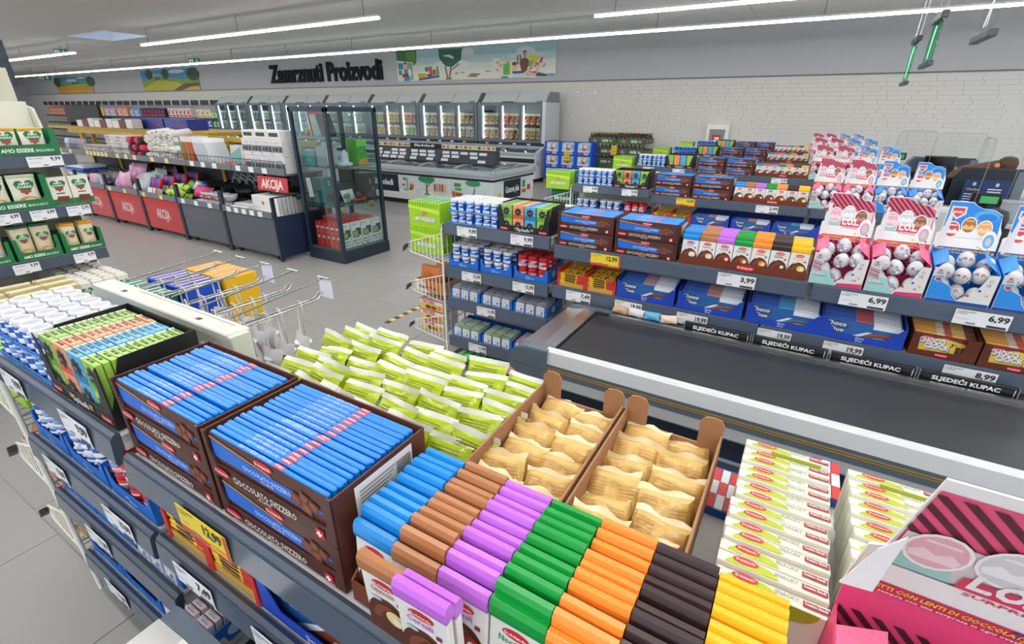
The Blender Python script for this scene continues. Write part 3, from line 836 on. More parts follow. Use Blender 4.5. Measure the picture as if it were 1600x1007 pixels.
def egg_display(pink, slope=.18, hb=0.0):
    w, d = .236, .19
    c = 'e23f74' if pink else '1c84dc'
    m = MB().box(0, w, 0, d, 0, .003, 'e9e9ec').box(0, w, d - .003, d, .003, .2 + hb * .9, c)
    for x in (0, w - .003):
        m.prism([(0, .003), (d, .003), (d, .21), (0, .16)], 'x', x, x + .003, c)
    lp = [(0, 0), (w * .5, 0), (w * .5, .02), (w * .40, .045), (w * .34, .085), (w * .20, .105), (w * .20, .165), (0, .168)]
    rp = [(w * .5, 0), (w, 0), (w, .158), (w * .86, .158), (w * .74, .075), (w * .62, .05), (w * .5, .02)]
    m.prism(lp, 'y', -.003, 0, 'd8d8da'); m.prism(rp, 'y', -.003, 0, 'e4e2e2')
    if pink:
        ip = FRONT(m, 0, d - .0035, 0, .001)
        reg2 = [(.004, .06), (w - .004, .06), (w - .004, .2 + hb * .2), (.004, .2 + hb * .2)]
        for i in range(20):
            a0 = -w * .9 + i * w * .10
            st = clip([(a0, .28), (a0 + w * .05, .28), (a0 + w * .05 + .22, .05), (a0 + .22, .05)], reg2[::-1]) or clip([(a0, .28), (a0 + w * .05, .28), (a0 + w * .05 + .22, .05), (a0 + .22, .05)], reg2)
            if len(st) > 2: ip.poly(st, '4a1626', 1)
    # turned-out flaps
    fl_ = 'f26d97' if pink else '3f97e6'
    m.add([(0, .03, .165), (0, .16, .2), (.05, .15, .235), (.05, .04, .195)], [(0, 1, 2, 3)], fl_)
    m.add([(w, .03, .16), (w, .16, .2), (w - .05, .15, .235), (w - .05, .05, .20)], [(0, 3, 2, 1)], fl_)
    q = MB(); p = FRONT(q, 0, -.003, 0, .0008)
    if pink:
        p.poly([(.002, .002), (w * .49, .002), (w * .49, .018), (w * .39, .043), (w * .33, .08), (.002, .08)], '9fd6cf', 1)
        for i in range(5): p.poly([(.002, .084 + i * .010), (.045, .070 + i * .010), (.045, .075 + i * .010), (.002, .089 + i * .010)], 'e23f74' if i % 2 == 0 else '3a2028', 1)
        p.text('L.O.L.', .012, .052, .016, 'f6f6f6', 3, .05); p.rect(.008, .046, .072, .050, 'e23f74', 2)
        p.poly([(w * .5, .002), (w - .002, .002), (w - .002, .03), (w * .55, .02)], 'e23f74', 1)
        for x, z, cc in ((.15, .05, 'd24a3a'), (.185, .075, '2f62b8'), (.215, .06, 'e6c83a'), (.20, .045, 'e07ab0')): p.ell(x, z, .006, .006, cc, 2, 8)
    else:
        p.poly([(.002, .018), (w * .49, .018), (w * .39, .043), (w * .33, .083), (w * .18, .10), (w * .18, .13), (.002, .125)], '2b8fe6', 1)
        p.poly([(.002, .0015), (w - .002, .0015), (w - .002, .018), (.002, .016)], '1f4fae', 1)
        p.poly([(.012, .122), (.040, .122), (.040, .108), (.026, .098), (.012, .108)], 'cfd4dc', 2); p.poly([(.016, .119), (.036, .119), (.036, .109), (.026, .102), (.016, .109)], 'd8363c', 3)
        for x, z, cc in ((.15, .05, 'd24a3a'), (.185, .08, '2f62b8'), (.215, .06, 'e6c83a')): p.ell(x, z, .006, .006, cc, 2, 8)
    p.text('CE', w * .88, .105, .011, '55565a', 2, .016, 'c'); p.ell(w * .9, .130, .007, .007, 'c45a5a', 2, 10); p.ell(w * .9, .130, .005, .005, 'e4e2e2', 3, 10)
    p.rect(.012, .135, .036, .15, 'a9a9ad', 2); p.ell(.024, .155, .007, .004, 'c8404a', 2, 8)
    # header card
    hm = MB()
    lean = .03
    top = [(0, .24), (0, .06)] if False else None
    base_z = .19
    pts = [(0, base_z), (w, base_z), (w, .315), (w * .96, .34), (w * .93, .395), (w * .80, .415), (w * .62, .418), (w * .52, .428), (w * .44, .445), (w * .08, .445), (w * .06, .30), (0, .29)]
    def yy(z): return d + .002 + (z - base_z) * slope
    nP = len(pts)
    vs = [(a, yy(b), b + hb) for a, b in pts] + [(a, yy(b) + .004, b + hb) for a, b in pts]
    hm.add(vs, [(i, (i + 1) % nP, nP + (i + 1) % nP, nP + i) for i in range(nP)] + [tuple(range(nP)), tuple(range(nP, 2 * nP))], 'f2f0f1')
    hq = MB(); v = Vector((0, slope, 1)).normalized(); P_ = Panel(hq, (0, d + .002, base_z + hb), UX, v, .0009)
    bg = 'e8577f' if pink else '1b86de'
    P_.poly([(w * .07, .09), (w * .95, .09), (w * .93, .205), (w * .80, .226), (w * .62, .23), (w * .52, .24), (w * .44, .256), (w * .085, .256)], bg, 1)
    if pink:
        reg = [(w * .07, .165), (w * .945, .165), (w * .93, .200), (w * .80, .222), (w * .44, .250), (w * .085, .250)]
        for i in range(15):
            a0 = -w * .35 + i * w * .095
            st = clip([(a0, .26), (a0 + w * .045, .26), (a0 + w * .045 + .09, .16), (a0 + .09, .16)], reg)
            if len(st) > 2: P_.poly(st, '5a1a2c', 2)
        P_.poly([(w * .08, .17), (w * .92, .17), (w * .92, .09), (w * .08, .09)], 'd9cdd0', 3)
        P_.poly([(w * .08, .09), (w * .34, .09), (w * .30, .125), (w * .08, .125)], '9fd0cc', 4)
        pass
    else:
        P_.ell(w * .70, .195, w * .20, .03, '4aa6ee', 2); P_.ell(w * .72, .19, w * .15, .02, '1b7bd0', 3)
        P_.poly([(w * .12, .235), (w * .36, .235), (w * .37, .2), (w * .24, .172), (w * .11, .2)], 'd7dbe2', 3); P_.poly([(w * .15, .228), (w * .33, .228), (w * .335, .204), (w * .24, .183), (w * .145, .204)], 'd63a42', 4); P_.text('PAW PATROL', w * .24, .203, .010, 'ffffff', 5, w * .16, 'c', 1, .03)
        P_.poly([(w * .07, .09), (w * .93, .09), (w * .93, .12), (w * .6, .135), (w * .3, .125), (w * .07, .135)], 'eef0f2', 3)
    tr = (('e8b0bc', 'f4d8de'), ('d4d6da', 'f0f0f2'), ('8a5a48', 'c98a70')) if pink else (('d8484a', 'f0f0f2'), ('a8703c', 'e6b870'), ('e8a868', 'f4d0a4'))
    for i, (ca, cb) in enumerate(tr):
        ex = w * (.22 + i * .25); ez = (.145, .158, .140)[i] if pink else (.125, .150, .140)[i]
        P_.ell(ex, ez, w * .125, .040, 'f6f3f4', 4 + i * .3, 16); P_.ell(ex, ez, w * .11, .035, ca, 4.1 + i * .3, 16)
        P_.poly([(ex - w * .10, ez - .008), (ex - w * .05, ez + .004), (ex, ez - .006), (ex + w * .05, ez + .004), (ex + w * .10, ez - .008), (ex + w * .085, ez - .02), (ex - w * .085, ez - .02)], cb, 4.2 + i * .3)
        P_.poly([(ex - w * .07, ez + .018), (ex + w * .07, ez + .018), (ex + w * .06, ez + .023), (ex - w * .06, ez + .023)], cb, 4.2 + i * .3)
    if pink: P_.rect(w * .36, .088, w * .74, .116, 'd83a5c', 5.3); P_.text('L.O.L.', w * .55, .098, .032, 'f2f2f2', 5.6, w * .32, 'c', 2, .05)
    P_.rect(0, .035, w, .088, 'f1eff0', 5)
    P_.text('SURPRISE', w * .55, .078, .008, 'd83a5c', 6, w * .3, 'c') if pink else None
    P_.rect(0, .008, w, .04, 'd9305f' if pink else '1f55b4', 6)
    P_.text('OVETTI CON LENTI DI CIOCCOLATO AL LATTE', w * .06, .024, .010, 'f5dd3c', 7, w * .86, 'l', 1, .03); P_.text('sempre con una sorpresa in ogni ovetto', w * .14, .013, .006, 'ffffff', 7, w * .6)
    P_.ell(w * .84, .085, w * .12, .048, 'f7f5f6', 6); P_.ell(w * .84, .082, w * .085, .034, 'e0a7bb' if pink else '6db2ea', 7); P_.ell(w * .84, .08, w * .045, .02, 'cfc9cf', 8)
    for i in range(8): P_.ell(w * rnd.uniform(.64, .97), rnd.uniform(.018, .055), .005, .005, rnd.choice(('e6932c', '2f62b8', 'd8333c', 'e6c83a', '7a3a8a')), 7, 7)
    sp = MB().prism([(0, .225), (w * .12, .245), (w * .12, .40), (w * .07, .40), (w * .03, .30)], 'y', d - .03, d - .026, 'e9e7ea')
    if hb: sp = MB().prism([(-.022, .25 + hb), (w * .04, .255 + hb), (w * .08, .345 + hb), (w * .0, .318 + hb)], 'y', d - .075, d - .072, 'e4e2e6')
    return Kind('egg_display_box', 'display', m, [('front_print', q), ('header_card', hm), ('header_print', hq), ('side_wing', sp)])
EDP, EDB, EDN = egg_display(True), egg_display(False), egg_display(True, -.40, .065)

# packs in blue cartons
def pack_kind(c, stripe, word):
    b = MB().box(-.034, .034, -.0115, .0115, 0, .092, c, c=.0015)
    q = MB(); p = FRONT(q, 0, -.0115, 0, .0008)
    p.rect(-.034, .078, .034, .092, stripe); p.ell(.006, .034, .022, .028, 'cdd6de', 1); p.ell(.008, .03, .014, .016, 'f4f6f8', 2); p.ell(.012, .03, .008, .010, '2a6cc0', 3); p.text(word, 0, .081, .007, 'ffffff', 2, .05, 'c'); p.rect(-.025, .008, .025, .014, '3f79c4', 2)
    t = TOP(q, 0, 0, .092, .0008); t.rect(-.02, -.004, .02, .0, 'a8acb2'); t.rect(-.028, .004, .01, .0065, 'b9bcc2')
    return Kind('gum_pack', 'gum', b, [('print', q)])
PK_W, PK_G, PK_R = pack_kind('dfe1e6/0.3', '2b3f86', 'Airdent'), pack_kind('e6ece6/0.3', '2f9a4c', 'Airdent'), pack_kind('f2eef0/0.3', 'c23a62', 'Airdent')
def blue_carton(w, h, lip):
    m = tray(w, .25, h, lip, '1d70d2/0.4', post=.045, inner='1a5db4')
    q = MB(); p = FRONT(q, 0, 0, 0); p.ell(w * .42, lip * .5, .016, .011, 'bcd6f2', 1); p.ell(w * .42, lip * .5, .010, .007, '1d70d2', 2); p.text('Airdent', w * .42 + .02, lip * .38, .010, 'cfe2f6', 2, .035)
    EAST(q, w, 0, 0).ell(.1, h * .45, .03, .026, 'bcd6f2', 1)
    return Kind('blue_carton', 'carton', m, [('lettering', q)])
BC_JAR, BC_PK = blue_carton(.275, .125, .05), blue_carton(.285, .095, .04)

# wafers, twin choc bars, choco ciock
b = MB().box(-.088, .088, -.055, .055, 0, .014, 'f2c62c/0.3', c=.003)
q = MB(); p = FRONT(q, 0, -.055, 0, .0008); p.rect(-.05, .002, .03, .012, '3a2a22'); p.rect(.04, .0, .088, .014, 'd0302c')
t = TOP(q, 0, 0, .014, .0008)
for i in range(5): t.rect(-.07 + i * .03, -.045, -.055 + i * .03, -.02 + (i % 2) * .05, ('3a2a22', 'c8302c', '7a3b20')[i % 3])
WAF = Kind('wafer_pack', 'biscuit', b, [('print', q)])
m = tray(.195, .245, .12, .03, 'd2a24a'); m.box(-.004, .0, 0, .245, 0, .125, 'd2302e'); m.box(.195, .199, 0, .245, 0, .125, 'd2302e')
for x in (0, .195): m.box(x - .004, x + .012, -.004, 0, 0, .10, 'd2302e')
WAFTRAY = Kind('wafer_tray', 'tray', m)
def duo_kind(c1, c2, pic, front):
    b = MB().box(-.176, .176, -.0062, .0062, 0, .128, c1 + '/0.2', c=.002)
    q = MB(); t = TOP(q, 0, 0, .128, .0008)
    t.rect(-.176, -.006, -.03, .006, c1, 1); t.rect(-.03, -.006, .05, .006, c2, 1); t.rect(.05, -.006, .165, .006, 'f2f4f8', 1)
    if not front:
        p = FRONT(q, 0, -.0062, 0, .0008)
        p.rect(-.176, .07, -.03, .127, c1, 1); p.rect(-.03, .07, .05, .127, c2, 1); p.rect(.05, .07, .168, .127, 'f2f4f8', 1)
    if front:
        p = FRONT(q, 0, -.0062, 0, .0008)
        p.rect(-.176, 0, .176, .128, '1b62a8', 1); p.poly([(-.06, 0), (.03, .062), (.176, .075), (.176, 0)], pic, 2); p.poly([(-.08, .0), (.03, .070), (.05, .070), (-.04, 0)], 'e9edf2', 3)
        p.ell(.09, .03, .06, .024, '7a4028', 3); p.ell(.09, .026, .045, .014, 'e2c3a8', 4); p.rect(.05, .095, .176, .128, 'e8eef5', 2)
        p.ell(-.115, .088, .058, .032, '17365f', 2); p.ell(-.115, .088, .054, .028, '1d4f8c', 3); p.text('Choco', -.115, .083, .030, 'ffffff', 4, .095, 'c', 2); p.text('Duo', -.105, .045, .026, 'ffffff', 4, .06, 'c', 2)
    S_ = Matrix.Diagonal((1, 1, .77, 1)); b.xf(S_); q.xf(S_)
    return Kind('twin_chocolate_pack', 'chocolate', b, [('lettering', q)])
DUO = [[duo_kind('2a63c8', c2, pic, f) for f in (True, False)] for c2, pic in (('c7a0a8', '8a4a2c'), ('d99a8a', '9a6a2a'), ('4fb0e0', '2a7f9a'), ('d05a5a', '9a5a2c'))]
w = .372
m = MB().box(0, w, 0, .25, 0, .003, '1c3fa8').box(0, w, .247, .25, 0, .15, '1c3fa8')
for x in (0, w - .003): m.prism([(0, 0), (.25, 0), (.25, .15), (.04, .13), (0, .12)], 'x', x, x + .003, '1f49bc')
m.prism([(0, 0), (w, 0), (w, .115), (w - .02, .105), (w - .075, .04), (.075, .034), (.03, .105), (0, .12)], 'y', -.003, 0, '1f49bc')
q = MB(); p = FRONT(q, 0, -.003, 0); p.text('Choco', w * .5, .020, .014, 'dfe8fa', 2, .04, 'c'); p.text('Duo', w * .5, .006, .011, 'dfe8fa', 2, .03, 'c')
DUOTRAY = Kind('twin_chocolate_tray', 'tray', m, [('lettering', q)])
b = MB().box(-.122, .122, -.0062, .0062, 0, .13, 'f4a93a/0.25', c=.002)
q = MB(); t = TOP(q, 0, 0, .13, .0008); t.rect(-.122, -.006, -.03, .006, 'f7b84a'); t.rect(-.03, -.006, .0, .006, 'f3e6d0'); t.rect(.0, -.006, .03, .006, 'd8574a'); t.rect(.03, -.006, .08, .006, 'f5cf72'); t.rect(.08, -.006, .12, .006, '6e2a22')
p = FRONT(q, 0, -.0062, 0, .0008)
for a, b_, cc in ((-.122, -.03, 'f7b84a'), (-.03, .0, 'f3e6d0'), (.0, .03, 'd8574a'), (.03, .08, 'f5cf72'), (.08, .12, '6e2a22')): p.rect(a, .07, b_, .129, cc)
S_ = Matrix.Diagonal((1, 1, .80, 1)); b.xf(S_); q.xf(S_)
CIO = Kind('chocolate_biscuit_pack', 'biscuit', b, [('print', q)])
q2 = MB(); p = FRONT(q2, 0, -.0062, 0, .0008); p = FRONT(q2, 0, -.0072, 0, .0008); p.rect(-.122, 0, .122, .13, 'f0cf4a'); p.poly([(-.122, .13), (-.122, .09), (0, .115), (.122, .09), (.122, .13)], '7c1f1c', 2)
p.logo(-.065, .108, .05, 3); p.text('CHOCO', -.045, .074, .030, 'f4f4fa', 4, .105, 'c', 2, .05); p.text('CIOCK', -.02, .042, .030, 'f4f4fa', 4, .1, 'c', 2, .05)
p.text('CHOCO', -.043, .071, .031, '4a3a8a', 3, .107, 'c', 2, .09); p.text('CIOCK', -.018, .039, .031, '4a3a8a', 3, .102, 'c', 2, .09)
for i in range(3): p.rect(.05 + i * .02, .03 + i * .004, .068 + i * .02, .075, '6a3420', 3)
for i in range(14): p.ell(rnd.uniform(.02, .11), rnd.uniform(.02, .1), .004, .004, '4a2a1a', 2, 6)
q2.xf(S_)
CIOF = Kind('chocolate_biscuit_pack', 'biscuit', b, [('print', q), ('lettering', q2)])
w = .262
m = MB().box(0, w, 0, .25, 0, .003, '5c2c1e').box(0, w, .247, .25, 0, .15, '5c2c1e')
for x in (0, w - .003): m.prism([(0, 0), (.25, 0), (.25, .15), (0, .12)], 'x', x, x + .003, '6a3424')
m.prism([(0, 0), (w, 0), (w, .12), (w - .05, .12), (w - .06, .05), (w - .085, .036), (.035, .03), (.028, .12), (0, .12)], 'y', -.003, 0, '66301f')
q = MB(); p = FRONT(q, 0, -.003, 0); p.logo(w * .5, .018, .055)
CIOTRAY = Kind('biscuit_carton', 'carton', m, [('lettering', q)])

# end-basket goods
def limone(c, ct, word, dark):
    m = MB().box(0, .315, 0, .15, 0, .205, c, c=.003)
    q = MB(); p = FRONT(q, 0, 0, 0); 
    for i in range(11): p.poly([(.012 + i * .027, .165), (.022 + i * .027, .165), (.022 + i * .027, .2), (.012 + i * .027, .2)], dark, 1)
    p.poly([(0, .15), (.315, .12), (.315, .15), (0, .175)], 'c6ea4a' if c == 'a4d81e' else c, 2)
    p.logo(.16, .115, .06, 3); p.text(word, .16, .055, .035, 'f4f6ea', 3, .22, 'c', 2, .03); p.text(word, .16, .0545, .0355, '5c8a1e', 2, .224, 'c', 2, .07)
    t = TOP(q, 0, 0, .205)
    for i in range(15): t.poly([(.005 + i * .0205, .004), (.017 + i * .0205, .004), (.022 + i * .0205, .146), (.010 + i * .0205, .146)], ct[i % len(ct)], 1)
    return Kind('biscuit_box', 'box', m, [('lettering', q)])
LIM = limone('a4d81e', ('7cc24a', '3fa060', 'bfe6a0', '4fae5a'), 'LIMONE&ERBE', '7ab01a')
TEAL = limone('0c7a62', ('1d9a86', 'dff0ea', '0f6f5c', 'eef6f2'), 'MENTA&ERBE', '0a5a48')
PURP = limone('1450c8', ('4a3a7a', 'd8cfe0', '6a4a8a', 'efe9f2'), 'FRUTTI', '0e3a9a')
ORAN = limone('f4bf1c', ('f0a24a', 'f6c98a', 'ee8a3a', 'fbe0bc'), 'AGRUMI', 'd89a10')
b = MB(); pillow(b, .26, .2, .07, 'c26a26/0.3', wob=.012); 
q = MB(); p = FRONT(q, -.115, -.045, .01); 
BAKE = Kind('bakery_bag', 'bread', b, [])
m = tray(.30, .26, .10, .10, 'd9b48a'); q = MB(); p = FRONT(q, 0, 0, 0); p.rect(.0, 0, .30, .1, 'e9e0d2'); p.poly([(.14, 0), (.30, 0), (.30, .1), (.09, .1)], 'c98a4a', 2); p.logo(.14, .08, .06, 3); p.text('BakeryPane', .05, .032, .028, '4a2f1e', 3, .19)
BAKEBOX = Kind('bakery_carton', 'carton', m, [('lettering', q)])
m = MB().box(0, .25, 0, .2, 0, .095, 'e9dfe0', c=.003)
q = MB(); p = FRONT(q, 0, 0, 0); p.rect(0, .05, .25, .095, 'f2e4ea'); p.poly([(0, 0), (.25, 0), (.25, .05), (.1, .06), (0, .045)], 'e6cf62', 2); p.rect(0, .085, .25, .095, 'd0284a', 2); p.text('FRUIBE', .03, .055, .026, 'c2204a', 3, .13); p.ell(.09, .025, .03, .018, '7a3a2a', 3); p.ell(.15, .022, .03, .018, '9a4a2a', 3); p.ell(.21, .028, .02, .02, 'f0922c', 3)
t = TOP(q, 0, 0, .095)
for i in range(8): t.rect(.01 + i * .03, .01, .03 + i * .03, .19, ('7a3050', 'b06a80', 'd8c0c8')[i % 3])
FRUI = Kind('fruit_snack_box', 'box', m, [('lettering', q)])
b = MB().box(-.03, .03, -.12, .12, 0, .05, '22b14c', c=.003)
q = MB(); t = TOP(q, 0, 0, .05)
for i in range(9): t.rect(-.029, -.115 + i * .026, .012, -.103 + i * .026, ('8fd0a0', 'c8e6ce')[i % 2])
GPK = Kind('green_pack', 'gum', b, [('print', q)])
# ================================================================== candy racks, one per lane
NAME = {1: 'nearest', 2: 'second', 3: 'third', 4: 'fourth', 5: 'fifth', 6: 'rearmost'}
WHERE = {k: 'on the %s rack' % v for k, v in NAME.items()}
ORD = ('first', 'second', 'third', 'fourth', 'fifth', 'sixth', 'seventh', 'eighth', 'ninth', 'tenth', 'eleventh', 'twelfth', 'thirteenth', 'fourteenth', 'fifteenth', 'sixteenth', 'seventeenth', 'eighteenth')

_shelf = {}
def shelf(parent, x0, x1, z, depth, labels, y=0.0):
    k = (round(x1 - x0, 3), depth)
    w = x1 - x0
    if k not in _shelf:
        bm = MB().box(0, w, .006, depth, -.026, -.004, 'd9d9d6/0.4').box(0, .012, .006, depth, -.05, -.004, 'c9cac8/0.4').box(w - .012, w, .006, depth, -.05, -.004, 'c9cac8/0.4')
        rm = MB().prism([(.006, .006), (-.004, .010), (-.014, .004), (-.016, -.004), (-.022, -.078), (-.018, -.084), (-.010, -.08), (.004, -.03)], 'x', 0, w, SLATE)
        rm.prism([(-.0165, -.003), (-.0185, -.003), (-.0245, -.0765), (-.0225, -.0775)], 'x', .002, w - .002, '525e70/0.2')
        _shelf[k] = (bm.mesh('shelf'), rm.mesh('price_rail'))
    s = ob('shelf', _shelf[k][0], parent, (x0, y, z))
    ob('price_rail', _shelf[k][1], s)
    for (cx, lw, price, col) in labels:
        ob('price_label', label_mesh(lw, price, col), s, (cx - x0, 0, 0))
    return s

_lab = {}
def label_mesh(w, price, col, h=.072):
    k = (w, price, col)
    if k in _lab: return _lab[k]
    m = MB()
    v = Vector((0, .006, .074)).normalized()
    c = 'f4d62c' if col == 'y' else 'f0f0f4'
    m.box(-w / 2, w / 2, -.0275, -.0262, -.076, -.076 + h, c)
    p = Panel(m, (-w / 2, -.0276, -.076), UX, UZ, .0006)
    if col == 'y':
        p.rect(0, -.006, w, .010, 'd8453c', 1); p.rect(w - .012, 0, w, h, 'd8453c', 1); p.text('AKCIJA', w * .62, .002, .006, 'f6dede', 2, .035)
    p.text('COKOLADA', .006, h * .84, .007, '55565a', 2, w * .34); p.text('KOMAD', .006, h * .71, .006, '6a6b70', 2, w * .2)
    p.lines(.008, w * .3, h * .35, h * .5, 2, 'a9aab0', 2, .2); p.rect(w * .24, h * .1, w * .42, h * .2, '8a8b90', 2)
    p.text(price, w * .97 if col != 'y' else w * .9, h * .48, h * .38, '2b2d34', 2, w * .36, 'r', 2, .03)
    p.rect(w * .62, h * .04, w * .96, h * .2, '3a404c' if col != 'y' else 'e8b82c', 2)
    _lab[k] = m.mesh('price_label')
    return _lab[k]

def build_frames():
    A = {}
    A['post'] = MB().box(-.03, .03, -.03, .035, 0, 1.372, CREAM, c=.003)
    for i in range(22):
        A['post'].box(-.004, .004, -.0315, -.029, .12 + i * .055, .15 + i * .055, '6f7068')
    A['post'] = A['post'].mesh('upright')
    b = MB().box(0, .9, 0, .075, 0, .065, CREAM, c=.004)
    for x in (.2, .7): b.box(x - .012, x + .012, .02, .035, .0645, .0658, '2a2a26')
    for x in (.25, .55): b.box(x, x + .3, .055, .058, .0645, .0656, '8e8f86')
    A['beam'] = b.mesh('top_beam')
    A['panelA'] = MB().box(0, .86, 0, .012, .10, 1.30, 'd4d5cb/0.5').mesh('back_panel')
    A['panelB'] = MB().box(0, 2.6, 0, .012, .10, 1.20, 'd4d5cb/0.5').mesh('back_panel')
    A['baseA'] = MB().box(0, .92, 0, .50, 0, .09, '3d434c/0.5', c=.004).mesh('plinth')
    A['baseB'] = MB().box(0, 2.6, .0, .80, 0, .09, '3d434c/0.5', c=.004).mesh('plinth')
    A['rear'] = MB().box(0, 2.6, 0, .50, -.03, -.004, 'd0d0cc/0.4').box(0, 2.6, .5, .515, -.06, .02, SLATE).mesh('rear_shelf')
    # wire end ladder and end basket
    l = MB()
    for y in (-.01, .26, .52): l.tube([(0, y, .02), (0, y, 1.16), (0, y + (.02 if y < .1 else 0), 1.20)], .009, CREAM, 6)
    for i in range(15): l.tube([(0, -.01, .06 + i * .08), (0, .52, .06 + i * .08)], .004, CREAM, 5)
    for i in range(5): l.tube([(0, .055 + i * .1, .06), (0, .055 + i * .1, 1.18)], .003, CREAM, 5)
    l.tube([(0, -.01, 1.20), (0, .52, 1.20)], .009, CREAM, 6)
    A['ladder'] = l.mesh('wire_ladder')
    k = MB()
    for y in (0.0, .50):
        k.tube([(-.012, y, 0), (-.34, y, .05), (-.365, y, .075), (-.36, y, .12), (-.34, y, .135), (-.012, y, .24)], .0045, 'e9e9de/0.35', 6)
        for i in range(8):
            x = -.05 - i * .04
            k.tube([(x, y, .0 - x * .15 * .9), (x, y, .235 + x * .31)], .0026, 'e9e9de/0.35', 5)
    for i in range(9):
        x = -.02 - i * .04
        k.tube([(x, 0, -x * .15), (x, .5, -x * .15)], .0026, 'e9e9de/0.35', 5)
    k.tube([(-.365, 0, .09), (-.365, .5, .09)], .0045, 'e9e9de/0.35', 6)
    A['basket'] = k.mesh('wire_basket')
    A['clip'] = MB().prism([(-.36, .12), (-.39, .10), (-.405, .05), (-.37, .085)], 'y', -.03, .0, '3a3d42').mesh('tag_clip')
    return A
FR = build_frames()

def rack(n):
    y0 = .36 if n == 1 else 2.90 + 2.54 * (n - 2)
    dx = 0 if n < 3 else -.05 * (n - 2)
    wh = WHERE[n]; nm = NAME[n]
    full = n <= 2
    def at(x, y, z): return (dx + x, y0 + y, z)
    def J(a): return rnd.uniform(-a, a)
    # ---- frame of the gum bay
    a = empty('shelf_rack', 'slate railed gum bay with wire end baskets at the left of the %s rack' % nm, 'rack', at(0, 0, 0))
    for x in (-2.275, -1.415): ob('upright', FR['post'], a, (x, .355, 0))
    ob('top_beam', FR['beam'], a, (-2.30, .325, 1.312))
    ob('back_panel', FR['panelA'], a, (-2.285, .30, 0))
    ob('plinth', FR['baseA'], a, (-2.31, .02, 0))
    L1 = [(-2.09, .18, '9,99', 'w'), (-1.62, .18, '9,99', 'w')]
    shelf(a, -2.31, -1.405, 1.215, .29, L1)
    L2 = [(-2.06, .18, '15,99', 'w'), (-1.60, .18, '15,99', 'w')]
    if n <= 3:
        shelf(a, -2.31, -1.405, .868, .29, L2)
    if full:
        shelf(a, -2.31, -1.405, .605, .29, [(-1.93, .17, '11,99', 'w')])
        shelf(a, -2.31, -1.405, .262, .29, [(-2.02, .17, '11,99', 'w')])
    ob('wire_ladder', FR['ladder'], a, (-2.345, 0, 0))
    for z in ((.885, .545, .19) if full else (.885,)):
        ob('wire_basket', FR['basket'], a, (-2.345, 0, z)); 
        if n == 2 or n == 1: ob('tag_clip', FR['clip'], a, (-2.345, 0, z))
    # ---- frame of the long bay
    b = empty('shelf_rack', 'long slate railed chocolate bay of the %s rack with yellow sale label' % nm if n < 4 else 'long chocolate bay of the %s rack' % nm, 'rack', at(0, 0, 0))
    xe = 1.22 if n < 3 else 1.08
    for x in (-1.335, .14, xe): ob('upright', MB().box(-.02, .02, .255, .285, 0, 1.16, CREAM).mesh('upright'), b, (x, 0, 0))
    ob('back_panel', FR['panelB'], b, (-1.37, .29, 0))
    ob('plinth', FR['baseB'], b, (-1.37, .02, 0))
    shelf(b, -1.37, .13, 1.170, .25, [(-1.0, .20, '12,99', 'y'), (-.22, .20, '3,99' if n != 3 else '2,99', 'w')])
    shelf(b, .15, xe, 1.170, .25, [(.38, .20, '6,99', 'w'), (.84, .20, '6,99', 'w')])
    if n <= 3:
        shelf(b, -1.37, -.055, .882, .25, [(-1.17, .18, '7,49', 'w'), (-.82, .18, '19,99', 'w'), (-.42, .18, '19,99', 'w')])
        shelf(b, -.045, xe, .882, .25, [(.03, .17, '19,99', 'w'), (.36, .18, '19,99', 'w'), (.88, .2, '8,99', 'w')])
    ob('rear_shelf', FR['rear'], b, (-1.37, .305, 1.13))

    # ---- gum bay, top shelf
    for t in range(2):
        for lay in range(2):
            GUMTRAY.put(at(-2.285 + t * .222, .012, 1.216 + lay * .0915), '%s blue cardboard tray of gum jars, %s pair %s' % (('lower', 'upper')[lay], ('left', 'right')[t], wh), 'gum trays ' + wh)
            for c in range(3):
                rows = 4 if (lay == 1 and n < 3) else (2 if lay == 1 else 1)
                for r in range(rows):
                    k = JARW if n > 2 else JAR
                    k.put(at(-2.285 + t * .222 + .037 + c * .0705 + J(.002), .012 + .035 + r * .0595, 1.2195 + lay * .0915),
                          'blue gum jar, white lid, %s column, %s row, %s layer %s' % (ORD[t * 3 + c], ORD[r], ('lower', 'upper')[lay], wh), 'gum jars top shelf ' + wh, (0, 0, J(.5)), bare=(n > 4))
    SPLTRAY.put(at(-1.83, .014, 1.216), 'black display tray of coloured drink pouches ' + wh)
    cn = ('lime green', 'orange', 'blue', 'pale lime')
    for c in range(4):
        for lay in range(2):
            rows = (13 if n < 3 else 3) if lay == 1 else 1
            for r in range(rows):
                SPL[c].put(at(-1.83 + .058 + c * .095, .026 + r * .0175 + J(.001), 1.2195 + lay * .0925), '%s drink pouch, %s from the front, %s layer, black tray %s' % (cn[c], ORD[r], ('lower', 'upper')[lay], wh),
                           'drink pouches ' + wh, (J(.02), 0, 0), bare=(n > 3))
    # ---- long bay, top shelf: blue bars in brown cartons
    for t in range(2):
        for lay in range(2):
            x = -1.365 + t * .402
            CARTON.put(at(x, .016, 1.172 + lay * .1135), '%s brown carton of blue chocolate bars, %s stack %s' % (('lower', 'upper')[lay], ('left', 'right')[t], wh), 'bar cartons ' + wh)
            rows = (17 if n < 3 else 9) if lay == 1 else 1
            for r in range(rows):
                k = BARF if r == 0 else BAR
                k.put(at(x + .194, .016 + .0115 + r * .01315 * (1 if n < 3 else 1.85), 1.1755 + lay * .1135 + (J(.0025) if r else 0) + .004 * lay), 'blue chocolate bar, %s from the front, %s %s carton %s' % (ORD[r], ('lower', 'upper')[lay], ('left', 'right')[t], wh), 'chocolate bars ' + wh,
                      (J(.03) if r else 0, 0, 0), bare=(n > 3 and r > 0))
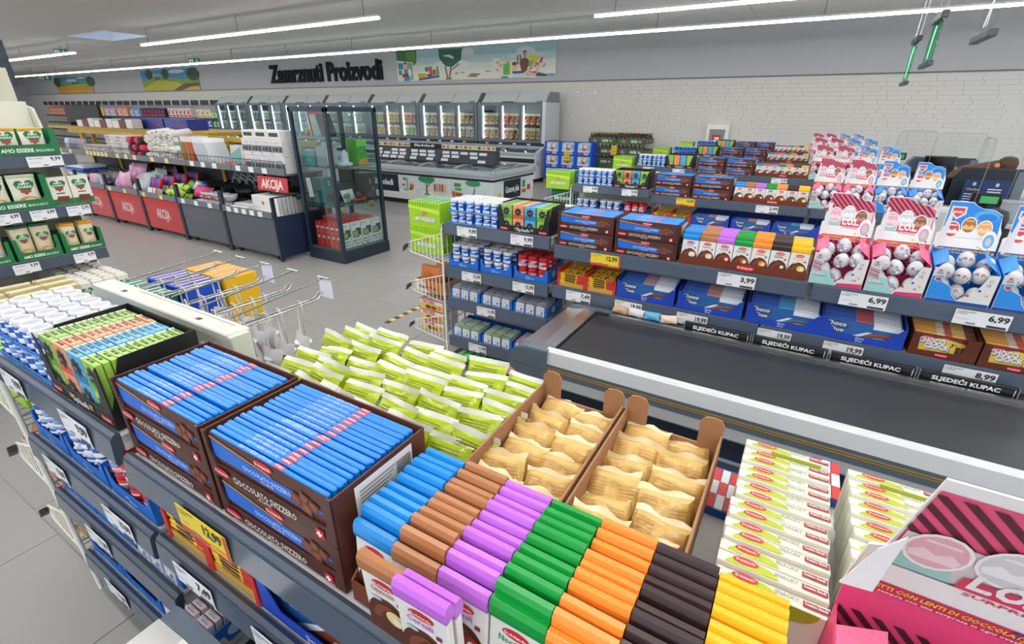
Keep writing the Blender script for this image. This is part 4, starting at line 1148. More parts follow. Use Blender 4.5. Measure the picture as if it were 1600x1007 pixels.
    TABTRAY.put(at(-.555, .018, 1.172), 'brown tray of seven tablet flavours with red badge ' + wh)
    for i in range(7):
        rows = 10 if n < 3 else 3
        for r in range(rows):
            k = TABF[i] if r == 0 else TAB[i]
            x, y, z, rx = -.555 + .05 + i * .0943, .032 + r * .0225, 1.1755 + .0155 * min(r, 1.0) * 1.2 + (J(.004) if r else 0), J(.03) + .05
            k.put(at(x, y, z), '%s topped %s tablet, %s from the front %s' % (TABS[i][4], TABS[i][3], ORD[r], wh), '%s tablets %s' % (TABS[i][4], wh), (-rx, 0, J(.012)), bare=(n > 3 and r > 0))
    if n == 1:
        for i, dy, dz, lab in ((1, -.010, .002, 'tan topped cappuccino tablet slipped forward out of its row, nearest rack'), (2, -.030, .028, 'lilac topped tablet pulled up at the very front, nearest rack'), (2, -.010, .016, 'lilac topped tablet pulled up just behind the front one, nearest rack')):
            TABF[i].put(at(-.555 + .05 + i * .0943 - .012, dy, 1.21 + dz), lab, None, (.05, 0, .02))
    # ---- surprise eggs
    eggs = [(.125, True, 'left pink'), (.372, True, 'right pink'), (.619, False, 'left blue'), (.866, False, 'right blue')]
    for (x, pk, lab) in eggs[:1] if n == 1 else eggs:
        zz = 1.172
        y = .016
        if n == 1: x, y = .158, .07
        (EDN if n == 1 else EDP if pk else EDB).put(at(x, y, zz), '%s chocolate egg display with printed header card %s' % (lab, wh), 'egg displays ' + wh)
        ek = EGGP if pk else EGGB
        spots = [(.045, .05, .03, 0), (.118, .042, .004, 0), (.05, .05, .105, .2), (.118, .046, .088, -.1), (.188, .05, .095, .1), (.06, .125, .125, .2), (.128, .115, .150, -.2), (.195, .13, .130, .1), (.19, .05, .012, .3)]
        for qi, s in enumerate(spots if n < 4 else spots[2:5]):
            ek.put(at(x + s[0], y + s[1], zz + s[2] + .004), 'white foil chocolate egg %s, %s display %s' % ((('low left', 'low middle', 'front left', 'front middle', 'front right', 'back left', 'top middle', 'back right', 'low right') if n < 4 else ('left', 'middle', 'right'))[qi], lab, wh), 'chocolate eggs, %s display %s' % (lab, wh), (s[3] + J(.25), J(.3), J(.5)), bare=(n > 4))
    # ---- lower shelves
    if n <= 3:
        for t in range(3):
            x = -2.30 + t * .298
            red = t == 2
            BC_JAR.put(at(x, .016, .870), '%s blue carton of %s gum jars %s' % (('left', 'middle', 'right')[t], 'red' if red else 'white lidded', wh))
            for c in range(3):
                for r in range(3 if full else 2):
                    for lay in range(2):
                        if lay == 0 and r: continue
                        (JARR if red else JARB).put(at(x + .052 + c * .085 + J(.003), .058 + r * .077, .874 + lay * .0905), '%s gum jar, %s carton, %s column, %s row, %s layer %s' % ('red' if red else 'blue white', ('first', 'middle', 'third')[t], ORD[c], ORD[r], ('lower', 'upper')[lay], wh), 'carton jars ' + wh, (0, 0, J(.6)))
        # wafers, twin bars
        for t in range(2):
            x = -1.345 + t * .212
            WAFTRAY.put(at(x, .016, .885), '%s red tray of yellow wafer packs %s' % (('left', 'right')[t], wh))
            for r in range(2):
                for l in range(6 if r == 0 else 6):
                    WAF.put(at(x + .0975 + J(.003), .075 + r * .113, .889 + l * .0148 + .003), 'yellow wafer pack, %s from the bottom, %s pile, %s red tray %s' % (ORD[l], ('front', 'back')[r], ('left', 'right')[t], wh), 'wafer packs ' + wh, (0, 0, J(.03)))
        for t in range(4):
            x = -.92 + t * .392 - (.02 if t == 3 else 0)
            DUOTRAY.put(at(x, .018, .885), 'royal blue tray of twin chocolate packs, %s in the row %s' % (('first', 'second', 'third', 'fourth')[t], wh))
            for r in range(11 if n == 2 else (4 if n == 1 else 5)):
                DUO[t][0 if r == 0 else 1].put(at(x + .186, .040 + r * .0178, .889 + r * .0042), 'twin chocolate pack, %s from the front, %s royal blue tray %s' % (ORD[r], ORD[t], wh), 'twin chocolate packs ' + wh, (-.20 - r * .014, 0, 0))
        if n == 2:
            for t in range(2):
                x = .632 + t * .27
                CIOTRAY.put(at(x, .018, .885), '%s brown carton of yellow chocolate biscuit packs' % ('left', 'right')[t])
                for r in range(11):
                    (CIOF if r == 0 else CIO).put(at(x + .131, .040 + r * .0178, .889 + r * .0042), 'orange chocolate biscuit pack, %s from the front of the %s brown carton' % (ORD[r], ('left', 'right')[t]), 'chocolate biscuit packs', (-.20 - r * .014, 0, 0))
    if full:
        for row, (z, kinds, lab) in enumerate(((.607, (PK_W, PK_W, PK_W), 'grey white gum pack'), (.264, (PK_G, PK_G, PK_R), 'green striped gum pack'))):
            for t in range(3):
                x = -2.30 + t * .298
                BC_PK.put(at(x, .016, z), '%s blue carton of %ss %s' % (ORD[t], lab, wh))
                l2 = lab if kinds[t] is not PK_R else 'red striped gum pack'
                for c in range(3):
                    for r in range(7):
                        if n == 1 and (t < 2): continue
                        kinds[t].put(at(x + .055 + c * .086, .022 + r * .0265, z + .004 + .003 * (r > 0)), '%s, %s column, %s row, %s blue carton %s' % (l2, ORD[c], ORD[r], ORD[t], wh), l2 + 's ' + wh, (-.06, 0, 0))
    if n == 2:
        for c in range(6):
            for r in range(1):
                GPK.put(at(-2.17 + c * .066, -.05 + .09, .093), 'green gum pack lying on the bottom shelf, %s from the left' % ORD[c], 'green packs on the bottom shelf')
        for c in range(5):
            GPK.put(at(-2.17 + c * .066 - .0, .29, .093), 'green gum pack at the back of the bottom shelf, %s from the left' % ORD[c], 'green packs behind')
        m = MB().box(-1.77, -1.42, -.06, .2, .0925, .13, 'f08ac0/0.4', c=.004)
        for i in range(12): m.box(-1.765 + i * .029, -1.745 + i * .029, -.058, .198, .13, .134, 'f6a6d2/0.4')
        tag(ob('pink_sweet_tray', m, None, at(0, 0, 0)), 'pink sweets tray on the bottom shelf beside the belt end', 'tray')
    # ---- end baskets
    for l in range(2):
        LIM.put(at(-2.70, .03, .935 + l * .207 if full else 1.14), '%s lime green biscuit box in the end basket %s' % (('lower', 'upper')[l] if full else 'top', wh)) if (n == 2 or l == (0 if n == 1 else 1)) else None
    if n > 1: TEAL.put(at(-2.70, .19, 1.14), 'teal mint biscuit box behind the lime one ' + wh)
    if n < 4: TEAL.put(at(-2.70, .19, .935), 'lower teal biscuit box under the top teal one ' + wh)
    if full:
        BAKEBOX.put(at(-2.68, .02, .597), 'printed carton of bakery bags in the middle basket ' + wh)
        for k in range(3):
            BAKE.put(at(-2.53, .07 + k * .085, .61), 'brown bakery bag, %s from the front, middle basket %s' % (ORD[k], wh), 'bakery bags ' + wh, (J(.1), J(.12), J(.1)))
        for l in range(3):
            FRUI.put(at(-2.65, .03, .242 + l * .097), '%s fruit snack box in the low basket %s' % (('bottom', 'middle', 'top')[l], wh))
    # ---- rear shelf: lime bags, crackers, sesame boxes
    if n <= 2:
        rows, cols = (7, 6) if n == 1 else (2, 6)
        for r in range(rows):
            for c in range(cols):
                BAGS[rnd.randrange(4)].put(at(-1.315 + c * .139 + (r % 2) * .035 + J(.012), .345 + r * .063 + J(.008), 1.165 + J(.012) + r * .001), 'lime snack bag, white seal, %s column, %s row from the front, %s rack' % (ORD[c], ORD[r], nm), 'lime snack bags ' + wh, (-.62 + J(.2), J(.10), J(.12)))
    if n <= 3:
        for t in range(2):
            x = -.525 + t * .246
            (CRKBOX if n == 1 else CRKBOX0).put(at(x, .262, 1.145), '%s brown cardboard box of cracker packs %s' % (('left', 'right')[t], wh))
            for r in range(6 if n == 1 else 3):
                for c in range(2):
                    CRK[rnd.randrange(4)].put(at(x + .063 + c * .112 + J(.004), .290 + r * .068, 1.175 + J(.008) + (.008 if c == 0 else 0)), 'cracker pack, %s row, %s side, %s cardboard box %s' % (ORD[r], ('left', 'right')[c], ('left', 'right')[t], wh), 'cracker packs ' + wh, (-.80 + J(.2), J(.12), J(.16)))
    if n <= 2:
        for t in range(2):
            for r in range(14 if n == 1 else 3):
                if n == 1 and t == 1 and r < 3: continue
                (SNKF if r == 0 or (r == 13) else SNK).put(at(.092 + t * .205 + J(.002) + .004 * (r // 7), .315 + r * .031, 1.16 + (.004 * (r % 2))), 'white sesame snack box, %s from the front, %s row %s' % (ORD[r], ('left', 'right')[t], wh), 'sesame snack boxes ' + wh, (-.12, 0, J(.01)))
for n in range(1, 7):
    rack(n)

# ---- display hooks and hanging packs behind the nearest gum bay
gb = [o for o in bpy.data.objects if o.name == 'shelf_rack'][0]
HX = (-2.20, -2.03, -1.86, -1.68, -1.50)
for i, x in enumerate(HX):
    m = MB()
    L = .72
    m.tube([(x - .012, .40, 1.345), (x - .012, L, 1.345), (x - .010, L + .03, 1.365), (x + .010, L + .03, 1.365), (x + .012, L, 1.345), (x + .012, .40, 1.345)], .0032, 'c6cacc/0.25/m', 6)
    m.tube([(x, .40, 1.385), (x, L + .05, 1.415)], .0032, 'c6cacc/0.25/m', 6)
    m.tube([(x - .032, L + .05, 1.416), (x + .032, L + .05, 1.416)], .004, 'c6cacc/0.25/m', 6)
    h = ob('display_hook', m, gb)
    if i in (2, 4):
        ob('tag_plate', MB().box(x - .034, x + .034, L + .052, L + .055, 1.335, 1.412, 'e4e4f0/0.2'), h)
lp = MB()
lp.tube([(-.014, 0, -.12), (-.017, 0, -.01), (-.010, 0, .012), (.010, 0, .012), (.017, 0, -.01), (.014, 0, -.12)], .0028, 'c9c4c0/0.4', 5)
pk = MB(); pillow(pk, .095, .13, .045, 'foil_bag', wob=.006); pk.xf(Matrix.Translation((0, 0, -.245)))
cl = MB().box(-.04, .04, -.0235, -.0215, -.20, -.165, 'd8a0a8/0.3').lathe([(.03, -.155), (.032, -.15), (.03, -.145)], 'e9e9ec/0.2', 12)
HANG = Kind('hanging_pack', 'pack', pk, [('loop_strap', lp), ('pack_label', cl)])
for i, x in enumerate(HX):
    for k in range(4):
        HANG.put((x, .36 + .44 + k * .066 + rnd.uniform(-.012, .012), 1.347), 'round foil pack on a loop strap, %s on the %s display hook' % (ORD[k], ORD[i]), 'packs hanging on the display hooks', (rnd.uniform(-.1, .1), rnd.uniform(-.12, .12), rnd.uniform(-.3, .3)))
# boxes standing left behind the beam
TEAL.put((-2.50, .765, 1.09), 'teal striped biscuit box behind the cream beam of the nearest rack')
PURP.put((-2.46, .93, 1.10), 'royal blue box with purple striped packs beyond the cream beam')
ORAN.put((-2.44, 1.09, 1.105), 'yellow box with orange striped packs beyond the cream beam')
m = MB()
for y in (.75, 1.26):
    m.tube([(-2.12, y, 1.06), (-2.52, y, 1.06), (-2.52, y, 1.16)], .005, CREAM, 6)
for i in range(7):
    y = .76 + i * .08
    m.tube([(-2.52, y, 1.06), (-2.12, y, 1.06)], .004, CREAM, 5)
m.tube([(-2.12, .70, 1.055), (-2.12, 1.27, 1.055)], .006, CREAM, 6); m.tube([(-2.52, .70, 1.055), (-2.52, 1.27, 1.055)], .006, CREAM, 6)
ob('rear_wire_tray', m, gb, (0, -.36, 0))
# ================================================================== conveyor belts and tills
ALU = 'c9cbcc/0.3/m'
def belt(n):
    y1 = (.36 if n == 1 else 2.90) - .11
    y0 = y1 - .72
    big = n == 2
    xe = 3.2
    t = empty('checkout_conveyor', 'long black conveyor belt with steel end plate in front of the second rack' if big else 'corner of the nearest conveyor with steel end plate at the bottom edge', 'conveyor', (0, 0, 0))
    ob('belt_surface', MB().box(-.985, xe, y0 + .035, y1 - .035, .788, .80, 'belt', c=.004), t)
    ob('belt_bed', MB().box(-.985, xe, y0 + .02, y1 - .02, .60, .786, '8d9196/0.4'), t)
    # steel end plate: slopes from the belt down to the rounded nose
    ob('end_plate', MB().prism([(-1.0, .806), (-1.012, .808), (-1.075, .812), (-1.20, .792), (-1.205, .78), (-1.0, .79)], 'y', y0 + .05, y1 - .001, 'brushed_steel'), t)
    # near side rail: bright lip, aluminium face, slate band with two gold lines, lower strip
    yr = y0 + .035
    ob('near_rail', MB().prism([(yr, .800), (yr, .834), (yr - .012, .842), (yr - .035, .842), (yr - .052, .832), (yr - .066, .765), (yr - .05, .765), (yr - .03, .80)], 'x', -1.0, xe, 'd3d6d9/0.35'), t)
    band = ob('slate_band', MB().prism([(yr - .05, .765), (yr - .066, .765), (yr - .068, .70), (yr - .05, .70)], 'x', -1.0, xe, '5d6a78/0.4'), t)
    g = MB()
    for z in (.742, .730): g.box(-.998, xe, yr - .0695, yr - .067, z, z + .0045, 'b08a2c/0.35')
    ob('gold_line', g, t, kind=None)
    ob('lower_strip', MB().prism([(yr - .045, .70), (yr - .066, .70), (yr - .058, .635), (yr - .045, .635)], 'x', -1.0, xe, 'c9ccce/0.4'), t)
    # rounded slate nose
    xn = [(-.985, .840), (-1.11, .840)] + [(-1.115 - .105 * math.sin(math.pi * i / 10), .745 + .093 * math.cos(math.pi * i / 10)) for i in range(1, 10)] + [(-1.11, .652), (-.985, .652)]
    ob('end_nose', MB().prism(xn, 'y', y0 - .032, y0 + .046, '5f6d7a/0.4').prism([(a * .985 - .016, .745 + (b - .745) * .94) for a, b in xn], 'y', y0 - .040, y0 - .032, '5f6d7a/0.4').prism([(-1.0, .735), (-1.17, .735), (-1.17, .731), (-1.0, .731)], 'y', y0 - .0412, y0 - .040, '46525e'), t)
    ob('nose_cover', MB().prism([(-1.13 - .10 * math.sin(math.pi * i / 10), .70 + .074 * math.cos(math.pi * i / 10)) for i in range(11)] + [(-1.02, .626), (-1.02, .774)], 'y', y0 + .03, y1, '66727f/0.35'), t)
    # far rail with channel for divider bars
    ob('far_rail', MB().prism([(y1 - .035, .80), (y1 - .035, .815), (y1 - .012, .815), (y1 - .012, .80)], 'x', -.90, xe, 'd6d8d8/0.28/m').prism([(y1 - .012, .79), (y1 - .012, .803), (y1 + .055, .803), (y1 + .055, .79)], 'x', -1.0, xe, '2d2f33/0.4'), t)
    ob('far_nose', MB().prism([(-1.205, .76), (-1.19, .80), (-1.15, .812), (-.9, .812), (-.9, .76)], 'y', y1, y1 + .04, '5a6876/0.35'), t)
    ob('body', MB().box(-.97, xe, y0 + .045, y1 - .02, .03, .60, '1d2a40/0.4', c=.006).box(-.5, -.49, y0 + .040, y0 + .045, .05, .58, '0f1624').box(.5, .51, y0 + .040, y0 + .045, .05, .58, '0f1624'), t)
    ob('kick_plate', MB().box(-.95, xe, y0 + .06, y1 - .03, 0, .03, '15181d'), t)
belt(1); belt(2)
# next-customer divider bars on the channel
w = .36
m = MB().box(0, w, -.013, .013, 0, .048, '1d1f22/0.3', c=.003)
q = MB(); p = FRONT(q, 0, -.0132, 0, .0008); p.text('SLJEDEĆI KUPAC', w * .13, .014, .021, 'f6f6f6', 2, w * .70, 'l', 2, .03)
p.rect(w * .962, .006, w * .97, .042, 'e8e8e8', 2)
KUP = Kind('divider_bar', 'divider', m, [('lettering', q), ('end_cap', MB().box(-.004, 0, -.014, .014, 0, .049, '8a8d92/0.3').box(w, w + .004, -.014, .014, 0, .049, '8a8d92/0.3'))])
for i in range(4):
    KUP.put((-.442 + i * .376, 2.818, .804), 'black next customer divider bar with white letters, %s along the belt' % ('first from the left', 'second from the left', 'third from the left', 'fourth from the left')[i], 'next customer bars')
# bags of sweets in the trough at the back of the belt end
for i, c in enumerate(('c9a98a', 'e3dcd8', '5fb0d6', 'e9d3c0')):
    b = MB(); pillow(b, .10, .05, .03, c + '/0.25', wob=.004)
    tag(ob('sweet_bag', b, None, (-.86 + i * .105, 2.835, .805), (-.5, .2 - .1 * i, .1)), '%s wrapped sweet bag in the trough behind the belt' % ('brown', 'white', 'light blue', 'cream')[i], 'sweets', 'sweet bags by the belt')

# small blue cartons on the low rear shelf between crackers and sesame boxes
for x, y in ((-.0, .62), (.19, .80)):
    m = MB().box(0, .06, 0, .16, 0, .16, '1d4fae', c=.003)
    for i in range(3):
        for j in range(3): m.box(i * .02 + .001, i * .02 + .019, -.001 + j * .05, j * .05 + .049, .16, .163, 'e8e8e8' if (i + j) % 2 else 'd2302e')
    tag(ob('chequered_box', m, None, (x - .045 + (0.03 if x > .1 else 0), .36 + y, .99)), 'blue box with red and white chequered top, %s' % ('beside the cracker box' if x < .1 else 'between the sesame rows'), 'box')
tag(ob('support_block', MB().box(-.045, .24, .61 + .36, .99 + .36, .93, .989, SLATE), None), 'low slate ledge under the chequered boxes behind the nearest rack', 'ledge')

# ---- cash desks at the right
def desk(x0, x1, y, lab):
    t = empty('cash_desk', lab, 'desk', (x0, y, 0))
    w = x1 - x0
    ob('body', MB().box(0, w, 0, 1.15, 0, .90, '25303f/0.4', c=.008), t)
    ob('worktop', MB().box(-.03, w, -.04, 1.18, .90, .94, 'c9ccce/0.35', c=.006), t)
    ob('kick_strip', MB().box(.0, w, -.006, -.001, .02, .1, '15181d'), t)
desk(1.28, 3.4, 7.05, 'dark checkout desk with pale worktop beyond the third rack')
desk(1.35, 3.6, 9.7, 'dark checkout desk beyond the fourth rack')
desk(1.3, 3.6, 12.3, 'dark checkout desk beyond the fifth rack')

def customer_display(x, y, zb, zt, lab, s=1.0):
    t = empty('customer_display', lab, 'display', (x, y, zb), -.12)
    ob('foot', MB().box(-.09 * s, .09 * s, -.06, .06, 0, .012, '2a2c30/0.4', c=.004), t)
    ob('stem', MB().box(-.02, .02, -.015, .015, .012, zt - zb - .1, '1c1d20/0.4', c=.004), t)
    h = ob('head', MB().box(-.13 * s, .12 * s, -.04, .04, zt - zb - .12, zt - zb + .01, '1b1c1f/0.35', c=.012), t)
    ob('screen', MB().box(-.055 * s, .09 * s, -.045, -.041, zt - zb - .095, zt - zb - .02, 'lcd'), h)
customer_display(1.74, 7.22, .94, 1.22, 'black customer display with green screen on the nearest cash desk')
customer_display(1.68, 9.9, .94, 1.28, 'black customer display with green screen on the second cash desk')
customer_display(1.47, 12.45, .94, 1.31, 'farthest black customer display with a dim green screen', 1.05)

def notice(p, a0, b0, w, h):
    p.rect(a0, b0, a0 + w, b0 + h, '1c3566', 1)
    p.ell(a0 + w * .22, b0 + h * .86, w * .04, h * .06, 'c3ccd8', 2); p.ell(a0 + w * .72, b0 + h * .86, w * .04, h * .06, 'c3ccd8', 2)
    p.text('Obavijest', a0 + w * .08, b0 + h * .66, h * .07, 'd9c77a', 2, w * .3)
    p.lines(a0 + w * .06, a0 + w * .44, b0 + h * .2, b0 + h * .6, 5, 'c9d2de', 2, .4)
    p.lines(a0 + w * .54, a0 + w * .94, b0 + h * .2, b0 + h * .78, 7, 'd5dce6', 2, .45)
def shield_back(x0, x1, y, z0, z1, lab):
    t = empty('till_back_board', lab, 'board', (x0, y, z0))
    w, h = x1 - x0, z1 - z0
    ob('dark_board', MB().prism([(0, 0), (w, 0), (w, h), (.05, h), (0, h * .85)], 'y', 0, .02, '20262e/0.15'), t)
    q = MB(); notice(FRONT(q, w * .2, -.002, h * .08, .002), 0, 0, w * .66, h * .72); ob('blue_notice', q, t)
    ob('edge_frame', MB().box(w - .06, w + .03, -.006, .028, 0, h + .01, '6d7883/0.3', c=.004).box(.05, w, -.006, .028, h, h + .03, '2a3038/0.3', c=.004), t)
shield_back(1.46, 2.06, 7.55, .945, 1.43, 'dark till board with blue notice in front of the bent cashier')
shield_back(1.56, 2.2, 10.35, .945, 1.36, 'dark till board with blue notice at the second cash desk')
# monitors, chairs, scanner hood
def monitor(x, y, zb, w, h, lab, rz=0.0):
    t = empty('till_monitor', lab, 'monitor', (x, y, zb), rz)
    ob('foot', MB().box(-.10, .10, -.07, .07, 0, .015, '1a1b1d', c=.004), t)
    ob('neck', MB().box(-.025, .025, .0, .03, .015, .12, '1a1b1d', c=.004), t)
    s = ob('casing', MB().box(-w / 2, w / 2, -.02, .03, .10, .10 + h, '17181b/0.3', c=.012), t)
    ob('screen', MB().box(-w / 2 + .02, w / 2 - .02, -.024, -.0205, .12, .08 + h, '0b0c10/0.1'), s)
monitor(1.50, 7.62, .94, .36, .30, 'black till monitor beside the blue notice board')
monitor(1.74, 10.15, .94, .40, .38, 'black till monitor on the second cash desk')
hd = empty('scanner_hood', 'grey rounded till hood standing behind the second till monitor', 'hood', (1.38, 10.52, .94))
ob('shell', MB().prism([(0, 0), (.85, 0), (.85, .40), (.10, .43), (.03, .36), (0, .25)], 'y', 0, .25, '59646f/0.3'), hd)
ob('slot', MB().box(.08, .8, -.004, -.001, .1, .2, '22262b'), hd)
bx = empty('receipt_box', 'light grey metal box on the nearest cash desk at the right edge', 'box', (1.86, 7.15, .94))
ob('casing', MB().box(0, .26, 0, .12, 0, .225, 'a9adb0/0.3', c=.008), bx)
ob('lid', MB().box(-.004, .264, -.004, .124, .205, .232, 'b9bdc0/0.3', c=.004), bx)
for i, x in enumerate((1.60, 1.80)):
    c = empty('card_terminal', '%s rounded black seat back behind the blue egg displays' % ('left', 'right')[i], 'chair', (x, 7.0, .55))
    ob('back', MB().lathe([(.06, .28), (.115, .36), (.125, .46), (.10, .53), (.04, .55)], '2b2e33/0.5', 14), c)
    ob('stem', MB().tube([(0, 0, -.55), (0, 0, .29)], .02, '222428', 8), c)
    c.name = 'stool'
st = empty('worktop_tray', 'white strip tray on the nearest cash desk beside the blue eggs', 'tray', (1.36, 7.10, .94))
ob('tray_shell', MB().box(0, .2, 0, .18, 0, .12, 'e6e8ea/0.3', c=.008), st)
ob('slot', MB().box(.02, .18, .02, .16, .12, .121, 'b9bcc0'), st)

# plexiglass sneeze screens
def plexi(x, y0, y1, z0, z1, lab, flat=False):
    t = empty('sneeze_screen', lab, 'screen', (x, y0, z0))
    h = z1 - z0; w = y1 - y0; r = .10
    pts = [(0, 0), (w, 0), (w, h - r)] + [(w - r + r * math.cos(math.radians(a)), h - r + r * math.sin(math.radians(a))) for a in (20, 45, 70, 90)] + [(r, h)] + [(r - r * math.sin(math.radians(a)), h - r + r * math.cos(math.radians(a))) for a in (20, 45, 70, 90)]
    ax = 'y' if flat else 'x'
    ob('sheet', MB().prism(pts, ax, 0, .006, 'plexi'), t)
    e = MB()
    P3 = [((a, .003, b) if flat else (.003, a, b)) for a, b in pts]
    e.tube(P3[3:] + [P3[0]], .0022, 'b4bcbe/0.2', 5)
    ob('edge', e, t)
    ob('clamp', MB().box(-.02, .03, -.02, .04, 0, .03, 'a9adb0/0.3/m'), t)
plexi(1.62, 7.10, 7.11 + .5, .94, 1.78, 'clear sneeze screen standing on the nearest cash desk')
plexi(1.86, 7.08, 7.9, .94, 1.77, 'tall clear sneeze screen at the right edge of the photo', True)
plexi(1.54, 9.75, 10.35, .94, 1.76, 'clear sneeze screen standing on the second cash desk', True)
plexi(1.37, 12.35, 12.95, .94, 1.73, 'clear sneeze screen standing on the farthest cash desk', True)

# bent-over cashier: one continuous body
import bmesh
def skin_person():
    me = bpy.data.meshes.new('person')
    o = bpy.data.objects.new('person', me); COL.objects.link(o)
    bm = bmesh.new(); L = bm.verts.layers.skin.verify()
    joints = [((0, 0, .95), .17), ((-.10, 0, 1.12), .15), ((-.02, 0, 1.27), .14), ((.12, 0, 1.36), .115), ((.22, 0, 1.40), .055), ((.29, -.01, 1.415), .075), ((.36, -.015, 1.405), .09), ((.41, -.02, 1.36), .065),
              ((.10, -.17, 1.30), .06), ((.14, -.23, 1.14), .05), ((.24, -.30, 1.05), .035), ((.30, -.33, 1.01), .03),
              ((.10, .17, 1.30), .06), ((.14, .23, 1.14), .05), ((.24, .25, 1.05), .035), ((.30, .24, 1.01), .03),
              ((0, -.09, .80), .10), ((.0, -.10, .48), .075), ((-.02, -.10, .08), .05), ((.10, -.10, .04), .04),
              ((0, .09, .80), .10), ((.0, .10, .48), .075), ((-.02, .10, .08), .05), ((.10, .10, .04), .04)]
    vs = []
    for p, r in joints:
        v = bm.verts.new(p); v[L].radius = (r, r); vs.append(v)
    vs[0][L].use_root = True
    for a, b in [(0, 1), (1, 2), (2, 3), (3, 4), (4, 5), (5, 6), (6, 7), (3, 8), (8, 9), (9, 10), (10, 11), (3, 12), (12, 13), (13, 14), (14, 15), (0, 16), (16, 17), (17, 18), (18, 19), (0, 20), (20, 21), (21, 22), (22, 23)]:
        bm.edges.new((vs[a], vs[b]))
    bm.to_mesh(me); bm.free()
    o.modifiers.new('skin', 'SKIN'); s = o.modifiers.new('sub', 'SUBSURF'); s.levels = 2; s.render_levels = 2
    return o
pe = skin_person()
pe.data.materials.append(M('6b4a36/0.8'))
pe.location = (1.70, 8.35, 0.03); pe.rotation_euler = (0, 0, -.1)
tag(pe, 'person with brown hair and brown top bending forward behind the till board', 'person')
m = MB().lathe([(.01, -.085), (.06, -.075), (.095, -.03), (.102, .02), (.085, .075), (.04, .10), (.01, .105)], 'hair', 14, (.36, -.012, 1.425), 'x')
ob('hair', m, pe)
ob('ear', MB().lathe([(.004, -.012), (.024, -.008), (.028, 0), (.02, .008), (.004, .01)], 'd99a72', 10, (.27, -.095, 1.415), 'y'), pe)
m = MB().box(.405, .435, -.06, .03, 1.33, 1.38, 'd9a27c', c=.012)
m.prism([(.43, 1.36), (.452, 1.345), (.43, 1.34)], 'y', -.025, -.005, 'd9a27c').box(.433, .437, -.05, -.03, 1.365, 1.372, '2a1c16').box(.433, .437, .0, .02, 1.365, 1.372, '2a1c16').box(.433, .437, -.03, .0, 1.325, 1.330, 'a0524a')
ob('face', m, pe)
# ================================================================== left gondola with organic snacks
XG = -5.2; YE = 1.735
g = empty('snack_gondola', 'cream and slate gondola with green organic snacks at the left edge', 'rack', (XG, YE, 0))
ob('back_board', MB().box(-.62, -.58, -2.2, -.02, .05, 2.02, 'dedccc/0.5'), g)
ob('end_panel', MB().prism([(-.60, .05), (-.02, .05), (-.02, .52), (-.30, .74), (-.22, 1.0), (-.32, 1.5), (-.48, 2.0), (-.60, 2.02)], 'y', -.018, 0, 'd6d3c0/0.5'), g)
m = MB().box(-.585, -.55, -2.2, -.02, 1.66, 2.05, 'e6e4d4/0.5')
q = Panel(m, (-.549, -1.0, 1.70), UY, UZ, .003); q.poly([(.0, .0), (.10, .03), (.30, .25), (.14, .18)], '2f9a4a', 1); q.poly([(-.2, .0), (-.02, .0), (.1, .2), (-.05, .24)], '1f7a3c', 1)
ob('header_board', m, g)
ob('sign_post', MB().box(-.60, -.565, -.16, -.06, 2.0, 2.30, 'cfcdb8', c=.004), g)
sp = ob('price_board', MB().box(-.60, -.57, -1.1, -.02, 2.17, 2.50, '1f2f3f/0.4', c=.004), g)
m = MB(); q = EAST(m, -.569, -1.1, 2.17, .002)
q.rect(.28, .055, .78, .31, 'f0f0f4'); q.text('NEON RUSSER', .40, .265, .022, '55565c', 2, .3); q.text('LANA BIO', .46, .225, .020, '55565c', 2, .18)
q.text('10,99', .46, .12, .075, '24262c', 2, .28, 'l', 2, .03); q.lines(.45, .72, .07, .10, 2, 'a8a9ae', 2, .25); q.text('Povoljna Kupnja', .42, .018, .022, 'f0f0f0', 2, .34)
for i in range(4): q.rect(.80, .02 + i * .078, 1.06, .085 + i * .078, '26384a', 1)
ob('lettering', m, sp)
_gs = {}
def gshelf(z, xo, price, rail=True):
    s = ob('shelf', MB().box(-.58 , xo - .01, -2.2, -.02, -.03, 0, 'c8c8c0/0.5'), g, (0, 0, z))
    m = MB().prism([(xo, .0), (xo + .012, -.004), (xo + .02, -.085), (xo + .008, -.09), (xo - .01, -.03)], 'y', -2.2, 0.0, SLATE)
    ob('price_rail', m, s)
    for (yc, w, pr) in price:
        lm = MB(); q = Panel(lm, (xo + .0225, yc - w / 2, -.088), UY, UZ, .002); q.rect(0, 0, w, .078, 'efeff3'); q.text(pr, w * .95, .045, .026, '24262c', 2, w * .3, 'r', 1, .03)
        q.text('AMO ESSERE', .01, .060, .008, '6a6b70', 2, w * .4); q.lines(.01, w * .4, .03, .045, 2, 'b0b1b6', 2, .25); q.rect(w * .4, .010, w * .55, .016, '55565a', 2); q.rect(w * .62, -.012, w * .98, .004, '4a3a5a', 2)
        ob('price_label', lm, s)
    ob('bracket', MB().prism([(-.58, -.03), (xo - .02, -.03), (xo - .04, -.06), (-.58, -.14)], 'y', -.02, -.012, 'b9b8aa/0.5'), s)
gshelf(1.665, -.0, [(-.20, .22, '9,99'), (-.9, .2, '9,99')])
gshelf(1.268, .0, [(-.10, .16, '5,99'), (-.33, .16, '6,99'), (-.55, .16, '6,99')])
gshelf(.880, .0, [(-.17, .15, '9,99'), (-.55, .16, '9,99')])
ob('bottom_deck', MB().box(-.58, .40, -2.2, -.02, .46, .50, '1f2c44/0.5').box(.38, .40, -2.2, -.02, 0, .50, '1f2c44/0.5'), g)

